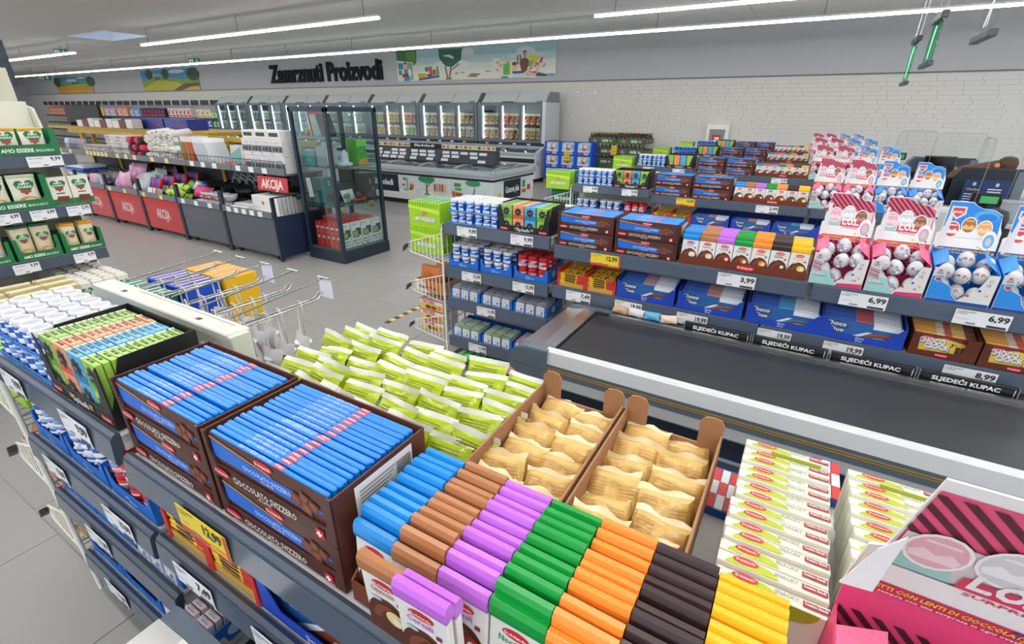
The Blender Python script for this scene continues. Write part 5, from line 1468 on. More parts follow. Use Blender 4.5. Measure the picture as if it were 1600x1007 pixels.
def heart(p, a, b, s, L):
    p.poly([(a, b - s), (a + s * .8, b - s * .1), (a + s, b + s * .4), (a + s * .7, b + s * .75), (a + s * .3, b + s * .75), (a, b + s * .45), (a - s * .3, b + s * .75), (a - s * .7, b + s * .75), (a - s, b + s * .4), (a - s * .8, b - s * .1)], '1e7a3c', L)
    p.text('AMO', a, b + s * .22, s * .3, 'ffffff', L + 1, s * 1.1, 'c'); p.text('ESSERE', a, b - s * .14, s * .26, 'ffffff', L + 1, s * 1.4, 'c')
    p.rect(a - s * .5, b - s * .72, a + s * .5, b - s * .42, 'c8283a', L + 1)
# packs face +x: local x is the depth, y the width
def amo_bag(w, h, tint, deco, topc):
    b = MB(); f = pillow(b, w, h, .05, tint + '/0.3', wob=.003)
    b.xf(Matrix.Rotation(math.radians(90), 4, 'Z'))
    q = MB(); p = EAST(q, .029, 0, 0, .001); heart(p, 0, h * .66, w * .36, 1); p.ell(0, h * .2, w * .32, h * .11, deco, 1); p.ell(w * .05, h * .19, w * .18, h * .07, 'e8c79a', 2)
    s = MB().box(-.01, .012, -w / 2, w / 2, h - .004, h + .018, topc + '/0.35', c=.004)
    return Kind('organic_snack_bag', 'snack', b, [('heart_print', q), ('top_seal', s)])
def amo_box(w, h, deco):
    b = MB().box(-.025, .025, -w / 2, w / 2, 0, h, 'eceadb/0.4', c=.003)
    q = MB(); p = EAST(q, .025, 0, 0, .001); heart(p, 0, h * .70, w * .38, 1); p.rect(-w * .5, 0, w * .5, h * .22, '1f7a40', 1); p.poly([(-w * .3, h * .12), (w * .3, h * .08), (w * .36, h * .3), (-w * .2, h * .32)], deco, 2); p.rect(-w * .2, h * .4, w * .2, h * .44, '55403a', 2)
    return Kind('organic_snack_box', 'snack', b, [('heart_print', q)])
def amo_tray(w, h, lip, open_r=.0):
    d = .2
    m = MB().box(-d, 0, 0, w, 0, .004, '176b3c').box(-d, -d + .004, 0, w, 0, h, '176b3c')
    for y in (0, w - .004): m.prism([(-d, 0), (0, 0), (0, h), (-d, h)], 'y', y, y + .004, '1b7743')
    r = w * .09
    for s in (0, 1):
        pts = [(0, 0), (r * 1.6, 0), (r * 1.6, lip), (r * 1.1, lip + r * .6), (r, h), (0, h)]
        if s: pts = [(w - a, c) for a, c in reversed(pts)]
        m.prism(pts, 'x', 0, .004, '1b7743')
    m.box(0, .004, r * 1.5, w - r * 1.5, 0, lip, '1b7743')
    q = MB(); p = EAST(q, .004, 0, 0, .001); p.text('AMO ESSERE', w * .12, lip * .28, lip * .36, 'f2f4f0', 1, w * .48, 'l', 2, .03); p.text('BIOLOGICO', w * .63, lip * .28, lip * .26, 'f2f4f0', 1, w * .28)
    return Kind('green_display_tray', 'tray', m, [('lettering', q)])
BAGW = amo_bag(.15, .145, 'efe9da', 'c98a5a', 'e0b02a'); BAGT = amo_bag(.17, .21, 'ece8d4', 'cf8a55', 'e4dfc8')
BAGBL = amo_bag(.115, .235, 'e6d6b0', '7fb0d0', '2f86b8'); BAGGR = amo_bag(.115, .235, 'e6d6b0', 'c9a06a', '1f6a3a'); BAGYE = amo_bag(.10, .20, 'e9d9b4', 'd8b48a', 'e8ac2c')
BXC = amo_box(.135, .22, '7a3c2a')
T1 = amo_tray(.40, .185, .075); T1b = amo_tray(.40, .10, .075); T2 = amo_tray(.43, .255, .07); T3 = amo_tray(.28, .17, .06)
def gput(k, y, z, lab, grp=None, x=-.045, rz=0): k.put((XG + x, YE + y, z), lab, grp, (0, 0, rz))
gput(T1, -.475, 1.667, 'green organic tray with two white bags on the top shelf', x=-.012)
for i in range(2): gput(BAGW, -.375 + i * .165, 1.700, '%s white organic bag with green heart in the top shelf tray' % ('left', 'right')[i], 'bags in the top green tray')
for l in range(2): gput(T1b, -.91, 1.667 + l * .102, '%s flat green organic tray at the left photo edge of the top shelf' % ('lower', 'upper')[l], x=-.012)
gput(T2, -.66, 1.270, 'big green organic tray with two tall biscuit bags on the middle shelf', x=-.012)
for i in range(2): gput(BAGT, -.555 + i * .185, 1.300, '%s tall cream organic biscuit bag with green heart on the middle shelf' % ('left', 'right')[i], 'biscuit bags on the middle shelf')
gput(T2, -1.12, 1.270, 'green organic tray at the left photo edge of the middle shelf', x=-.012)
for i in range(2): gput(BXC, -.15 + i * .142 - .015, 1.27, '%s cream organic chocolate box with green base on the middle shelf' % ('left', 'right')[i], 'chocolate boxes on the middle shelf')
for i, (k, y, lab) in enumerate(((BAGYE, -.27, 'yellow topped'), (BAGGR, -.57, 'green topped'), (BAGBL, -.87, 'blue topped'))):
    gput(T3, y, .882, 'green organic tray of %s bags on the lowest railed shelf' % lab, x=-.012)
    for r in range(2):
        for c in range(2):
            gput(k, y + .075 + c * .125, .898, '%s organic cracker bag, %s %s, on the lowest railed shelf' % (lab, ('front', 'back')[r], ('left', 'right')[c]), lab + ' organic bags', x=-.055 - r * .06, rz=rnd.uniform(-.1, .1))
gput(T3, -1.17, .882, 'green organic tray at the left photo edge of the lowest railed shelf', x=-.012)
# bottom deck: pasta bags and milk multipacks
b = MB(); pillow(b, .20, .22, .07, 'e4d6a4/0.35', wob=.01); b.xf(Matrix.Rotation(math.radians(90), 4, 'Z'))
PASTA = Kind('pasta_bag', 'pasta', b, [('top_seal', MB().box(-.012, .014, -.09, .09, .205, .235, 'efe3b8/0.35', c=.005))])
for c in range(3):
    for r in range(5):
        PASTA.put((XG + .29 - r * .085, YE - .47 - c * .205, .505 + .02 * (r % 2)), 'cream pasta bag, %s row from the front, %s pile under the green trays' % (ORD[r], ORD[c]), 'pasta bags on the bottom deck', (0, .35, rnd.uniform(-.06, .06)))
b = MB().box(-.42, 0, -.041, .041, 0, .20, 'e9e6da/0.35', c=.006)
for i in range(5): b.box(-.40 + i * .08, -.345 + i * .08, -.033, .033, .2, .212, 'f2efe6/0.25', c=.004)
q = MB(); p = EAST(q, 0, 0, 0, .001); p.rect(-.041, .0, .041, .06, '8fb04a'); heart(p, 0, .125, .040, 2)
MILK = Kind('milk_multipack', 'milk', b, [('heart_print', q)])
for c in range(4):
    MILK.put((XG + .34, YE - .065 - c * .088, .502), 'white milk multipack with green heart, %s from the right on the bottom deck' % ORD[c], 'milk multipacks')
    MILK.put((XG - .10, YE - .065 - c * .088, .502), 'white milk multipack at the back of the bottom deck, %s from the right' % ORD[c], 'milk multipacks behind')
tag(ob('red_bag', (lambda b: (pillow(b, .2, .16, .07, 'c4351f/0.3'), b.xf(Matrix.Rotation(math.radians(90), 4, 'Z')))[1])(MB()), None, (XG + .25, YE - 1.22, .52), (0, .4, 0)), 'red bag at the left photo edge of the bottom deck', 'snack')

# ================================================================== promotion bins with the red panels
YBN = 4.05; BW = 1.245
XB = [-6.2 - i * BW for i in range(7)]      # right edges
GREY = '54585e/0.5'; NAVY = '1d2836/0.45'
def bin_unit(i):
    xr = XB[i]; xl = xr - BW
    red = i in (2, 3, 4, 5)
    names = ('grey promotion bin at the right end beside the glass case', 'grey promotion bin second from the glass case', 'red promotion bin nearest the grey ones', 'red promotion bin in the middle of the row', 'red promotion bin third from the grey ones', 'farthest red promotion bin, partly hidden by the gondola', 'last bin')
    t = empty('promotion_bin', names[i], 'bin', (xr, YBN, 0))
    f = ob('front_board', MB().box(-BW + .04, -.04, 0, .015, .075, .60, ('b8262a/0.3' if red else GREY), c=.004), t)
    if red:
        q = MB(); p = FRONT(q, -BW / 2, -.001, .28, .002); p.text('AKCIJA', 0, 0, .155, 'e9c9c6', 1, .44, 'c', 2, .03); ob('lettering', q, f)
        q = MB(); FRONT(q, -BW + .05, -.001, .50, .0015).rect(0, 0, BW - .1, .095, 'c41818'); ob('upper_band', q, f)
    for x in (-BW + .02, -.02):
        ob('post', MB().box(x - .02, x + .02, -.015, .03, .0, .90, NAVY, c=.004), t)
    r = ob('price_rail', MB().box(-BW + .04, -.04, -.028, .004, .612, .70, '6a6e74/0.4', c=.004), t)
    n = (5, 3, 2, 2, 1, 4, 2)[i]
    for k in range(n):
        x = -BW + .15 + k * (BW - .3) / max(1, n - 1) * (.8 if n > 2 else .6)
        ob('price_label', MB().box(x, x + .10, -.033, -.029, .62, .69, ('e9cf5a' if red else 'ececf0')), r)
    ob('tub_floor', MB().box(-BW + .04, -.04, .02, .82, .30, .33, '3a3f46'), t)
    ob('tub_back', MB().box(-BW + .04, -.04, .80, .82, .33, .85, '3a3f46'), t)
    for x in (-BW + .16, -.16):
        c = ob('caster', MB().lathe([(.012, -.016), (.046, -.014), (.046, .014), (.012, .016)], '3a3a3c', 10, (x, .06, .047), 'x').box(x - .022, x + .022, .04, .08, .06, .078, 'b9bcc0/0.3/m'), t)
    return t
bins = [bin_unit(i) for i in range(6)]
# side end of the row: wire guard over a navy panel
ob('end_board', MB().box(.002, .022, .0, .95, .06, .64, '1c2a48/0.45', c=.003), bins[0])
m = MB()
for i in range(16):
    m.tube([(.012, .02 + i * .06, .64), (.012, .02 + i * .06, .90 + .0 * i)], .004, NAVY, 5)
m.tube([(.012, .0, .90), (.012, .95, .90)], .009, NAVY, 6)
ob('wire_guard', m, bins[0])

# upper promotion shelf on yellow posts
us = empty('promotion_shelf', 'long grey promotion shelf on yellow posts above the bins', 'shelf', (XB[0], 4.33, 0))
LU = BW * 6
for i in range(6):
    x = -BW * i
    s = ob('shelf', MB().box(x - BW + .004, x - .004, 0, .62, 1.155, 1.175, '5a5e64'), us)
    ob('price_rail', MB().box(x - BW + .006, x - .006, -.02, .008, 1.16, 1.25, '6a6e74/0.4', c=.004), s)
    n = (3, 3, 2, 3, 6, 2)[i]
    for k in range(n):
        xx = x - BW + .12 + k * (BW - .3) / n
        ob('price_label', MB().box(xx, xx + .11, -.025, -.021, 1.168, 1.242, 'ececf0' if i < 2 else 'e9d27a'), s)
    w_ = MB()
    w_.tube([(x - BW + .03, .0, 1.34), (x - .03, .0, 1.34)], .005, '2a2d31', 5)
    for k in range(13): w_.tube([(x - BW + .03 + k * .098, 0, 1.25), (x - BW + .03 + k * .098, 0, 1.34)], .003, '2a2d31', 5)
    ob('wire_guard', w_, s)
for i in range(7):
    ob('post', MB().box(-BW * i - .05, -BW * i + .03, .548, .583, 0, 1.153, 'b8942c/0.5', c=.005), us)
ob('back_board', MB().box(-LU, -.02, .585, .60, .62, 1.15, '2c2f34/0.6'), us)  # added dark backing; its colour also carries the shade under the shelf
ob('rear_beam', MB().box(-LU - 1.0, -.02, .60, .68, 1.50, 1.58, 'b8942c/0.5', c=.005), us)
for i in range(5):
    ob('beam_post', MB().box(-BW * 1.5 * i - .45, -BW * 1.5 * i - .37, .60, .68, 1.175, 1.50, 'b8942c/0.5', c=.005), us)

# goods -------------------------------------------------------------
def put1(name, cat, mb, loc, lab, rot=(0, 0, 0), grp=None): return tag(ob(name, mb, None, loc, rot), lab, cat, grp)
# coffee machine boxes (upper shelf, right)
b = MB().box(-.112, .112, -.14, .14, 0, .225, 'dcdbdb/0.4', c=.004)
q = MB(); p = FRONT(q, 0, -.14, 0, .0015); p.rect(-.112, .055, .112, .14, '7d858e'); p.ell(-.01, .095, .03, .03, '2a2d31', 2); p.rect(.045, .06, .095, .125, '3a3d42', 2); p.ell(-.075, .095, .022, .028, '33363c', 2); p.text('Caffe', 0, .17, .02, 'b9b0a6', 2, .1, 'c'); p.ell(.09, .035, .012, .012, 'd8793a', 2, 8)
COF = Kind('appliance_box', 'box', b, [('print', q)])
for c in range(4):
    for l in range(2):
        COF.put((-6.33 - c * .23, 4.50, 1.177 + l * .227), 'white coffee appliance box, %s column, %s layer, upper promotion shelf' % (ORD[c], ('lower', 'upper')[l]), 'coffee appliance boxes')
q = MB().box(-.14, .14, -.12, .12, 0, .11, 'e4e2de', c=.004); FRONT(q, 0, -.12, 0, .0015).rect(-.1, .03, .1, .08, '3a3a3e')
for c in range(3): put1('small_carton', 'box', q, (-6.40 - c * .29, 4.50, 1.632), 'small white carton lying on the coffee boxes, %s from the right' % ORD[c], grp='small cartons on the coffee boxes')
# red knife blisters, teal envelopes
for c, (w, h, col, lab) in enumerate(((.10, .40, 'e8e6ea', 'white'), (.10, .36, 'dfe3e6', 'grey'))):
    b = MB().box(-w / 2, w / 2, -.012, .012, 0, h, col, c=.004)
    p = FRONT(b, 0, -.012, 0, .002); p.rect(-.03, .05, .03, h * .7, 'c8382c'); p.ell(0, h * .8, .03, .03, 'd84a3a', 2)
    put1('blister_card', 'pack', b, (-7.22 - c * .13, 4.42 + c * .1, 1.178), '%s blister card with red tool on the upper shelf' % lab, (-.06, .05, 0))
for c in range(3):
    b = MB().box(-.16, .16, -.012, .012, 0, .30 - c * .03, ('9aa3a8', 'b4b9ba', '6f9a98')[c], c=.004)
    put1('leaning_folder', 'folder', b, (-7.45 - c * .10, 4.55, 1.19), '%s folder leaning steeply on the upper shelf' % ('grey', 'pale grey', 'teal grey')[c], (-.2, -.42, 0))
b = MB().box(-.17, .17, -.02, .02, 0, .30, 'c9ccc9', c=.005); p = FRONT(b, 0, -.02, 0, .002); p.ell(.09, .22, .03, .04, '3a8fd0', 1); p.rect(-.15, .02, .15, .06, 'd8d8d4', 1); p.ell(.1, .17, .025, .02, 'e0a83a', 2)
put1('grey_board', 'board', b, (-7.92, 4.72, 1.18), 'pale grey board with a small blue figure on the upper shelf', (-.12, 0, 0))
for c in range(5):
    b = MB(); pillow(b, .16, .12, .06, ('c8552c', 'a83a2c', '3a8a88', 'e08a4a', '4f9a98')[c] + '/0.4')
    put1('small_pouch', 'pack', b, (-7.60 - c * .13, 4.40, 1.18), '%s small pouch lying in the wire tray of the upper shelf' % ('orange red', 'dark red', 'teal', 'amber', 'sea green')[c], (-.9, 0, rnd.uniform(-.4, .4)))
for c in range(9):
    b = MB().box(-.02, .02, -.17, .17, 0, .42, 'b9bec4/0.2', c=.006); b.box(-.021, .021, -.171, .171, .36, .42, 'dfe2e6/0.2')
    put1('grey_garment_bag', 'bag', b, (-8.14 - c * .044, 4.60, 1.18), 'silver grey garment bag leaning on the upper shelf, %s from the right' % ORD[c], (0, -.40, 0), 'leaning garment bags')
for c in range(8):
    b = MB().box(-.012, .012, -.15, .15, 0, .42, ('d8642c', 'c8502a', '3f8a4a', 'e07a3a')[c % 4], c=.004); b.box(-.0125, .0125, -.151, .151, .34, .42, 'efe6dc')
    put1('picture_book', 'book', b, (-8.62 - c * .036, 4.55, 1.178), 'orange or green spined book on the upper shelf, %s from the right' % ORD[c], (0, .02, 0), 'books on the upper shelf')
b = MB().box(-.1, .1, -.01, .01, 0, .42, '6f8f86', c=.004); p = FRONT(b, 0, -.01, 0, .002); p.rect(-.08, .2, .08, .27, 'e4e6e4'); p.ell(.03, .12, .05, .04, 'd8803a', 1); p.rect(-.08, .33, .08, .40, 'e8c9c0', 1); p.rect(-.08, .02, .08, .07, 'e4e6e4', 1)
put1('activity_book', 'book', b, (-9.02, 4.42, 1.178), 'grey green activity book facing out at the end of the books')
def roll(col, r=.06, L=.34):
    return MB().lathe([(.01, -L / 2), (r * .7, -L / 2), (r, -L / 2 + .02), (r * 1.02, 0), (r, L / 2 - .02), (r * .7, L / 2), (.01, L / 2)], col, 10, axis='y')
PL = Kind('plush_roll', 'blanket', roll('plush', .075, .36), [('face_dot', MB().box(-.01, .01, -.185, -.178, .01, .025, '4a4a4a').box(-.035, -.022, -.184, -.178, .02, .03, '3a3a3a').box(.022, .035, -.184, -.178, .02, .03, '3a3a3a'))])
for l in range(4):
    for c in range(6 - (l > 2)):
        PL.put((-9.22 - c * .152 + (l % 2) * .05, 4.55 + rnd.uniform(-.02, .02), 1.26 + l * .118), 'cream plush blanket roll, %s from the right, %s layer of the pile' % (ORD[c], ORD[l]), 'plush blanket rolls', (rnd.uniform(-.2, .2), rnd.uniform(-.1, .1), rnd.uniform(-.2, .2)))
RR = Kind('fleece_roll', 'blanket', roll('d8304a/0.8', .062), ()); RB = Kind('fleece_roll', 'blanket', roll('24202c/0.8', .062), ())
for l in range(3):
    for c in range(4):
        (RR if (c + l) % 2 else RB).put((-10.15 - c * .128, 4.52, 1.245 + l * .122), '%s fleece roll, %s from the right, %s layer of the chequered pile' % (('red', 'black')[(c + l + 1) % 2], ORD[c], ORD[l]), 'fleece rolls', (0, 0, rnd.uniform(-.1, .1)))
b = MB().box(-.2, .2, -.15, .15, 0, .052, 'dcdad6/0.4', c=.01); p = FRONT(b, 0, -.15, 0, .002); p.rect(-.16, .012, .02, .04, '9a9490'); p.rect(.06, .015, .18, .036, 'c8b4b0', 1)
TW = Kind('folded_pack', 'linen', b, ())
for l in range(7):
    for c in range(2): TW.put((-10.86 - c * .42 + rnd.uniform(-.01, .01), 4.52, 1.178 + l * .054), 'white folded linen pack, %s layer, %s tall stack on the upper shelf' % (ORD[l], ('right', 'left')[c]), 'stacked linen packs', (0, 0, rnd.uniform(-.06, .06)))
for l in range(3):
    for c in range(3): TW.put((-11.72 - c * .41, 4.52, 1.178 + l * .054), 'white folded linen pack, %s layer, %s low stack on the upper shelf' % (ORD[l], ORD[c]), 'low linen packs', (0, 0, rnd.uniform(-.15, .15)))
b = MB(); pillow(b, .12, .26, .09, 'a9c0de/0.3'); BPK = Kind('clear_pack', 'pack', b, ())
b = MB(); pillow(b, .12, .26, .09, '8a8290/0.3'); GPK2 = Kind('clear_pack', 'pack', b, ())
for c in range(9):
    (BPK if c > 6 else GPK2).put((-12.82 - c * .098, 4.50, 1.178), '%s clear pack at the left end of the upper shelf, %s from the right' % ('blue' if c > 6 else 'dark', ORD[c]), 'clear packs at the left end', (0, .1, rnd.uniform(-.4, .4)))
# bins: foil cushions, gloves, green nets, glassware, white cartons
PF = MB(); pillow(PF, .26, .30, .12, 'pink_foil', wob=.014); PF = Kind('foil_cushion', 'cushion', PF, ())
SF = MB(); pillow(SF, .26, .28, .12, 'silver_foil', wob=.014); SF = Kind('foil_cushion', 'cushion', SF, ())
DF = MB(); pillow(DF, .26, .26, .12, '4a3238/0.3', wob=.014); DF = Kind('foil_cushion', 'cushion', DF, ())
for r in range(3):
    for c in range(3):
        PF.put((XB[3] - .72 - c * .17, YBN + .14 + r * .13, .64 + r * .07), 'pink foil sequin cushion in the red bin, %s row, %s from the right' % (ORD[r], ORD[c]), 'pink foil cushions', (-.4 + rnd.uniform(-.3, .3), rnd.uniform(-.25, .25), rnd.uniform(-.4, .4)))
        SF.put((XB[3] - .16 - c * .18, YBN + .14 + r * .14, .62 + r * .06), 'silver foil sequin cushion in the red bin, %s row, %s from the right' % (ORD[r], ORD[c]), 'silver foil cushions', (-.4 + rnd.uniform(-.3, .3), rnd.uniform(-.25, .25), rnd.uniform(-.4, .4)))
for c in range(6):
    DF.put((XB[3] - .1 - c * .19, YBN + .66, .80), 'dark foil cushion at the back of the red bin, %s from the right' % ORD[c], 'dark foil cushions', (-.3 + rnd.uniform(-.2, .2), rnd.uniform(-.3, .3), 0))
b = MB()
for i, cc in enumerate(('2450b8', 'c8283c', '6a3a8a', '2460c0', 'c8283c')):
    b.lathe([(.005, 0), (.034, .01), (.036, .16), (.02, .19), (.005, .195)], cc + '/0.4', 8, (-.14 + i * .07, 0, .10))
b.box(-.17, .17, -.045, .03, 0, .11, 'dcd6d0', c=.004); p = FRONT(b, 0, -.045, 0, .002); p.poly([(-.02, .11), (.0, .11), (.05, .0), (.03, .0)], '3a2a2e'); p.rect(.09, .0, .17, .11, 'b82a34', 1)
GL = Kind('glove_card', 'gloves', b, ())
for r in range(4): GL.put((XB[2] - .95 + r * .08, YBN + .10 + r * .17, .64 + r * .025), 'red and blue glove set on a white card, %s row of the bin' % ORD[r], 'glove cards', (-.35, 0, 0))
GN = MB(); pillow(GN, .16, .12, .09, 'a6d24a/0.35', wob=.01); GN = Kind('green_net_pack', 'pack', GN, ())
for r in range(4):
    for c in range(3): GN.put((XB[2] - .16 - c * .17, YBN + .10 + (r % 2) * .12, .52 + r * .075), 'lime green net pack in the red bin, %s layer, %s from the right' % (ORD[r], ORD[c]), 'lime net packs', (-.5, rnd.uniform(-.3, .3), rnd.uniform(-.5, .5)))
for c in range(5):
    b = MB(); pillow(b, .2, .16, .10, ('2f62b8', 'e3e6ea', '7fb04a', 'd8407a', 'c8d8e8')[c] + '/0.35', wob=.012)
    put1('ball_pack', 'pack', b, (XB[2] - .12 - c * .2, YBN + .50, .72), '%s wrapped pack at the back of the glove bin' % ('blue', 'white', 'green', 'pink', 'pale blue')[c], (-.5, .2, .3))
for c in range(2):
    b = MB(); pillow(b, .22, .2, .12, ('c83a7a', 'a8305a')[c] + '/0.3', wob=.012)
    put1('pink_ball_pack', 'pack', b, (XB[1] - 1.02 + c * .16, YBN + .22, .68), '%s glossy pack beside the glass bowls' % ('bright pink', 'dark pink')[c], (-.5, .2, .3))
BOW = MB().lathe([(.04, 0), (.09, .02), (.115, .09), (.11, .1), (.085, .03), (.04, .012)], 'c9cfd2/0.12', 12)
p = FRONT(BOW, 0, -.112, .02, .003); p.rect(-.05, .0, .05, .055, 'b8262e'); p.lines(-.04, .04, .01, .045, 3, 'f0e6e6', 2, .4)
BOW = Kind('bowl', 'bowl', BOW, ())
for c in range(4):
    for l in range(2):
        BOW.put((XB[1] - .78 + c * .20 - .02, YBN + .16 + (l * .10), .58 + l * .11), 'grey glass bowl with red label, %s from the left, %s layer' % (ORD[3 - c], ('lower', 'upper')[l]), 'glass bowls', (0, 0, rnd.uniform(-.3, .3)))
POT = MB().lathe([(.08, 0), (.13, .03), (.14, .12), (.145, .125), (.13, .12), (.07, .02)], '26282c/0.2', 14)
POT.tube([(.14, 0, .11), (.24, 0, .14), (.34, 0, .15)], .012, '1a1b1e', 6)
POT = Kind('cooking_pan', 'pan', POT, ())
for c in range(3):
    for l in range(2): POT.put((XB[1] - .20 - c * .38, YBN + .42 + l * .08, .62 + l * .14), 'black cooking pan behind the glass bowls, %s from the right, %s layer' % (ORD[c], ('lower', 'upper')[l]), 'cooking pans', (.15, rnd.uniform(-.1, .1), 1.57 + rnd.uniform(-.2, .2)))
ARC = MB().tube([(.11 * math.cos(a * .35), .0, .11 * math.sin(a * .35)) for a in range(10)], .022, '7f9090/0.35', 8)
ARC = Kind('neck_cushion', 'cushion', ARC, ())
for c in range(4):
    for l in range(3): ARC.put((XB[1] - .12 - c * .19, YBN + .70 + l * .03, .86 + l * .05), 'teal grey arched cushion under the upper shelf, %s column, %s layer' % (ORD[c], ORD[l]), 'arched cushions', (0, 0, 0))
PB = MB().lathe([(.012, 0), (.012, .2), (.02, .22)], '26282c/0.4', 7, axis='y').box(-.08, .08, .2, .32, -.02, .02, '26282c')
PB = Kind('black_utensil', 'utensil', PB, ())
for c in range(12): PB.put((XB[0] - .10 - c * .09, YBN + .40 + rnd.uniform(-.1, .2), .83 + rnd.uniform(0, .12)), 'black long handled utensil in the end bin, %s from the right' % ORD[c], 'black utensils', (rnd.uniform(-.2, .5), 0, rnd.uniform(-1.2, 1.2)))
b = MB().box(-.3, .3, -.22, .22, 0, .17, 'e6e5e3/0.4', c=.006); p = FRONT(b, 0, -.22, 0, .002); p.ell(-.05, .07, .03, .03, 'c8772c'); p.text('Set', .1, .06, .03, 'c83a4a', 1, .1); t2 = TOP(b, 0, 0, .17, .002); t2.poly([(-.2, -.05), (.1, -.1), (.2, .05), (-.1, .1)], 'c9c9c9')
WB = Kind('white_carton', 'box', b, ())
for c, (x, y, z) in enumerate(((-.45, .40, .52), (-.45, .40, .692), (-1.02, .45, .52))): WB.put((XB[0] + x, YBN + y, z), 'big white carton in the end bin, %s' % ('lower of the stack', 'top of the stack', 'left one')[c], None, (0, 0, .03))
b = MB().box(-.07, .07, -.07, .07, 0, .15, 'eceae8/0.4', c=.004); p = FRONT(b, 0, -.07, 0, .002); p.rect(-.05, .02, .05, .05, '3a3d42'); p.rect(-.03, .09, .03, .10, 'd8504a', 1)
SB = Kind('small_white_box', 'box', b, ())
for c in range(4): SB.put((XB[0] - .12 - c * .146, YBN + .10, .49), 'small white box in the end bin front row, %s from the right' % ORD[c], 'small white boxes in the end bin')
b = MB().lathe([(.055, 0), (.06, .02), (.06, .06), (.04, .065)], 'e4e2de/0.3', 12)
SC_ = Kind('cup_stack', 'cup', b, ())
for c in range(3):
    for l in range(2): SC_.put((XB[0] - .86 - c * .125, YBN + .11, .56 + l * .062), 'white cup in the end bin, %s stack from the right, %s layer' % (ORD[c], ('lower', 'upper')[l]), 'white cups')
put1('akcija_sign', 'sign', (lambda m: (m.box(-.34, .34, -.008, .008, 0, .20, 'c8262a/0.35', c=.003), FRONT(m, 0, -.008, .04, .002).text('AKCIJA', 0, 0, .12, 'f0e6e4', 1, .5, 'c', 2, .03), m)[2])(MB()), (XB[0] - .34 , 4.32, .93), 'red sale sign reading AKCIJA under the shelf beside the glass case', (-.1, 0, 0))
# blue and white stacked trays at the left end bin
for l in range(3):
    b = MB().box(-.42, .42, -.22, .22, 0, .05, '1f55b8', c=.004)
    for i in range(7): b.box(-.40 + i * .115, -.30 + i * .115, -.20, .20, .05, .105, 'dfe2e8', c=.003)
    put1('blue_tray', 'tray', b, (XB[5] - .55, YBN + .42, .52 + l * .16), 'blue tray of white packs stacked in the far left bin, %s' % ('bottom', 'middle', 'top')[l])
for c in range(4):
    b = MB(); pillow(b, .16, .24, .06, ('d88aa8', 'c8a0b8', '8a8890', 'b0a8b0')[c] + '/0.3')
    put1('hosiery_pack', 'pack', b, (XB[4] - 1.0 + c * .15, YBN + .14, .60), '%s soft pack standing in the red bin next to the blue trays' % ('pink', 'mauve', 'dark grey', 'light grey')[c], (-.3, 0, .1))
for c in range(7):
    b = MB(); pillow(b, .2, .22, .1, ('6a6470', '8a7a80', '54484c')[c % 3] + '/0.35', wob=.01)
    put1('dark_soft_pack', 'pack', b, (XB[4] - .14 - c * .15, YBN + .45, .64), 'dark soft pack behind in the left red bin, %s from the right' % ORD[c], (-.4, 0, rnd.uniform(-.4, .4)), 'dark soft packs')
# second promotion row beyond and the television
tv = empty('television', 'black flat television standing on goods beyond the promotion shelf', 'television', (-15.3, 5.55, 1.622))
s = ob('casing', MB().box(-.92, .92, -.03, .03, .06, .46, '0b0b0c/0.6', c=.008), tv)
ob('screen', MB().box(-.90, .90, -.034, -.031, .08, .44, '050506/0.55'), s)
for x in (-.6, .6): ob('foot', MB().box(x - .02, x + .02, -.1, .1, 0, .07, '0e0f11', c=.004), tv)
tb = empty('goods_table', 'plain dark table carrying the television and blue boxes', 'table', (-14.0, 5.6, 0))
ob('tabletop', MB().box(-2.4, 4.6, -.45, .6, 1.56, 1.62, 'b8942c/0.5', c=.004), tb)
for x in (-2.2, 0, 2.2, 4.4): ob('leg', MB().box(x - .04, x + .04, .3, .38, 0, 1.56, 'a8862c', c=.004), tb)
for c in range(3):
    b = MB().box(-.42, .42, -.2, .2, 0, .20, '1d2f8a/0.35', c=.006); p = FRONT(b, 0, -.2, 0, .003); p.text('Tena', .05, .06, .06, 'c83a3a', 1, .26)
    put1('blue_carton_box', 'box', b, (-12.75 + c * .9, 5.62, 1.622), 'dark blue carton on the yellow table, %s' % ('left', 'middle', 'right')[c])
for c in range(9):
    b = MB().box(-.13, .13, -.1, .1, 0, .14 + (c % 3) * .02, ('e6e0dc', '6a2a34', 'dcd8d4')[c % 3], c=.006)
    put1('white_pack', 'pack', b, (-14.6 + c * .29, 5.27, 1.622), '%s small pack on the yellow table, %s from the left' % (('white', 'maroon', 'pale')[c % 3], ORD[c]), grp='packs on the yellow table %d' % (c % 3))
# ================================================================== glass display case
CX0, CX1, CY0, CY1 = -6.10, -5.37, 4.44, 5.32
CB = '1e2c3a/0.4'
gc = empty('glass_display_case', 'tall dark framed glass showcase standing on the grey floor', 'showcase', (CX0, CY0, 0))
w, d = CX1 - CX0, CY1 - CY0
ob('plinth', MB().box(-.01, w + .01, -.01, d + .01, 0, .165, CB, c=.005), gc)
ob('floor_panel', MB().box(.02, w - .02, .02, d - .02, .166, .18, '5a6268/0.4'), gc)
for x, y in ((.025, .025), (w - .025, .025), (.025, d - .025), (w - .025, d - .025)):
    ob('post', MB().box(x - .025, x + .025, y - .025, y + .025, .165, 2.03, CB, c=.003), gc)
t_ = MB().box(0, w, 0, .05, 1.985, 2.045, CB).box(0, w, d - .05, d, 1.985, 2.045, CB).box(0, .05, .05, d - .05, 1.985, 2.045, CB).box(w - .05, w, .05, d - .05, 1.985, 2.045, CB)
ob('top_frame', t_, gc)
ob('top_pane', MB().box(.05, w - .05, .05, d - .05, 2.02, 2.026, 'glass'), gc)
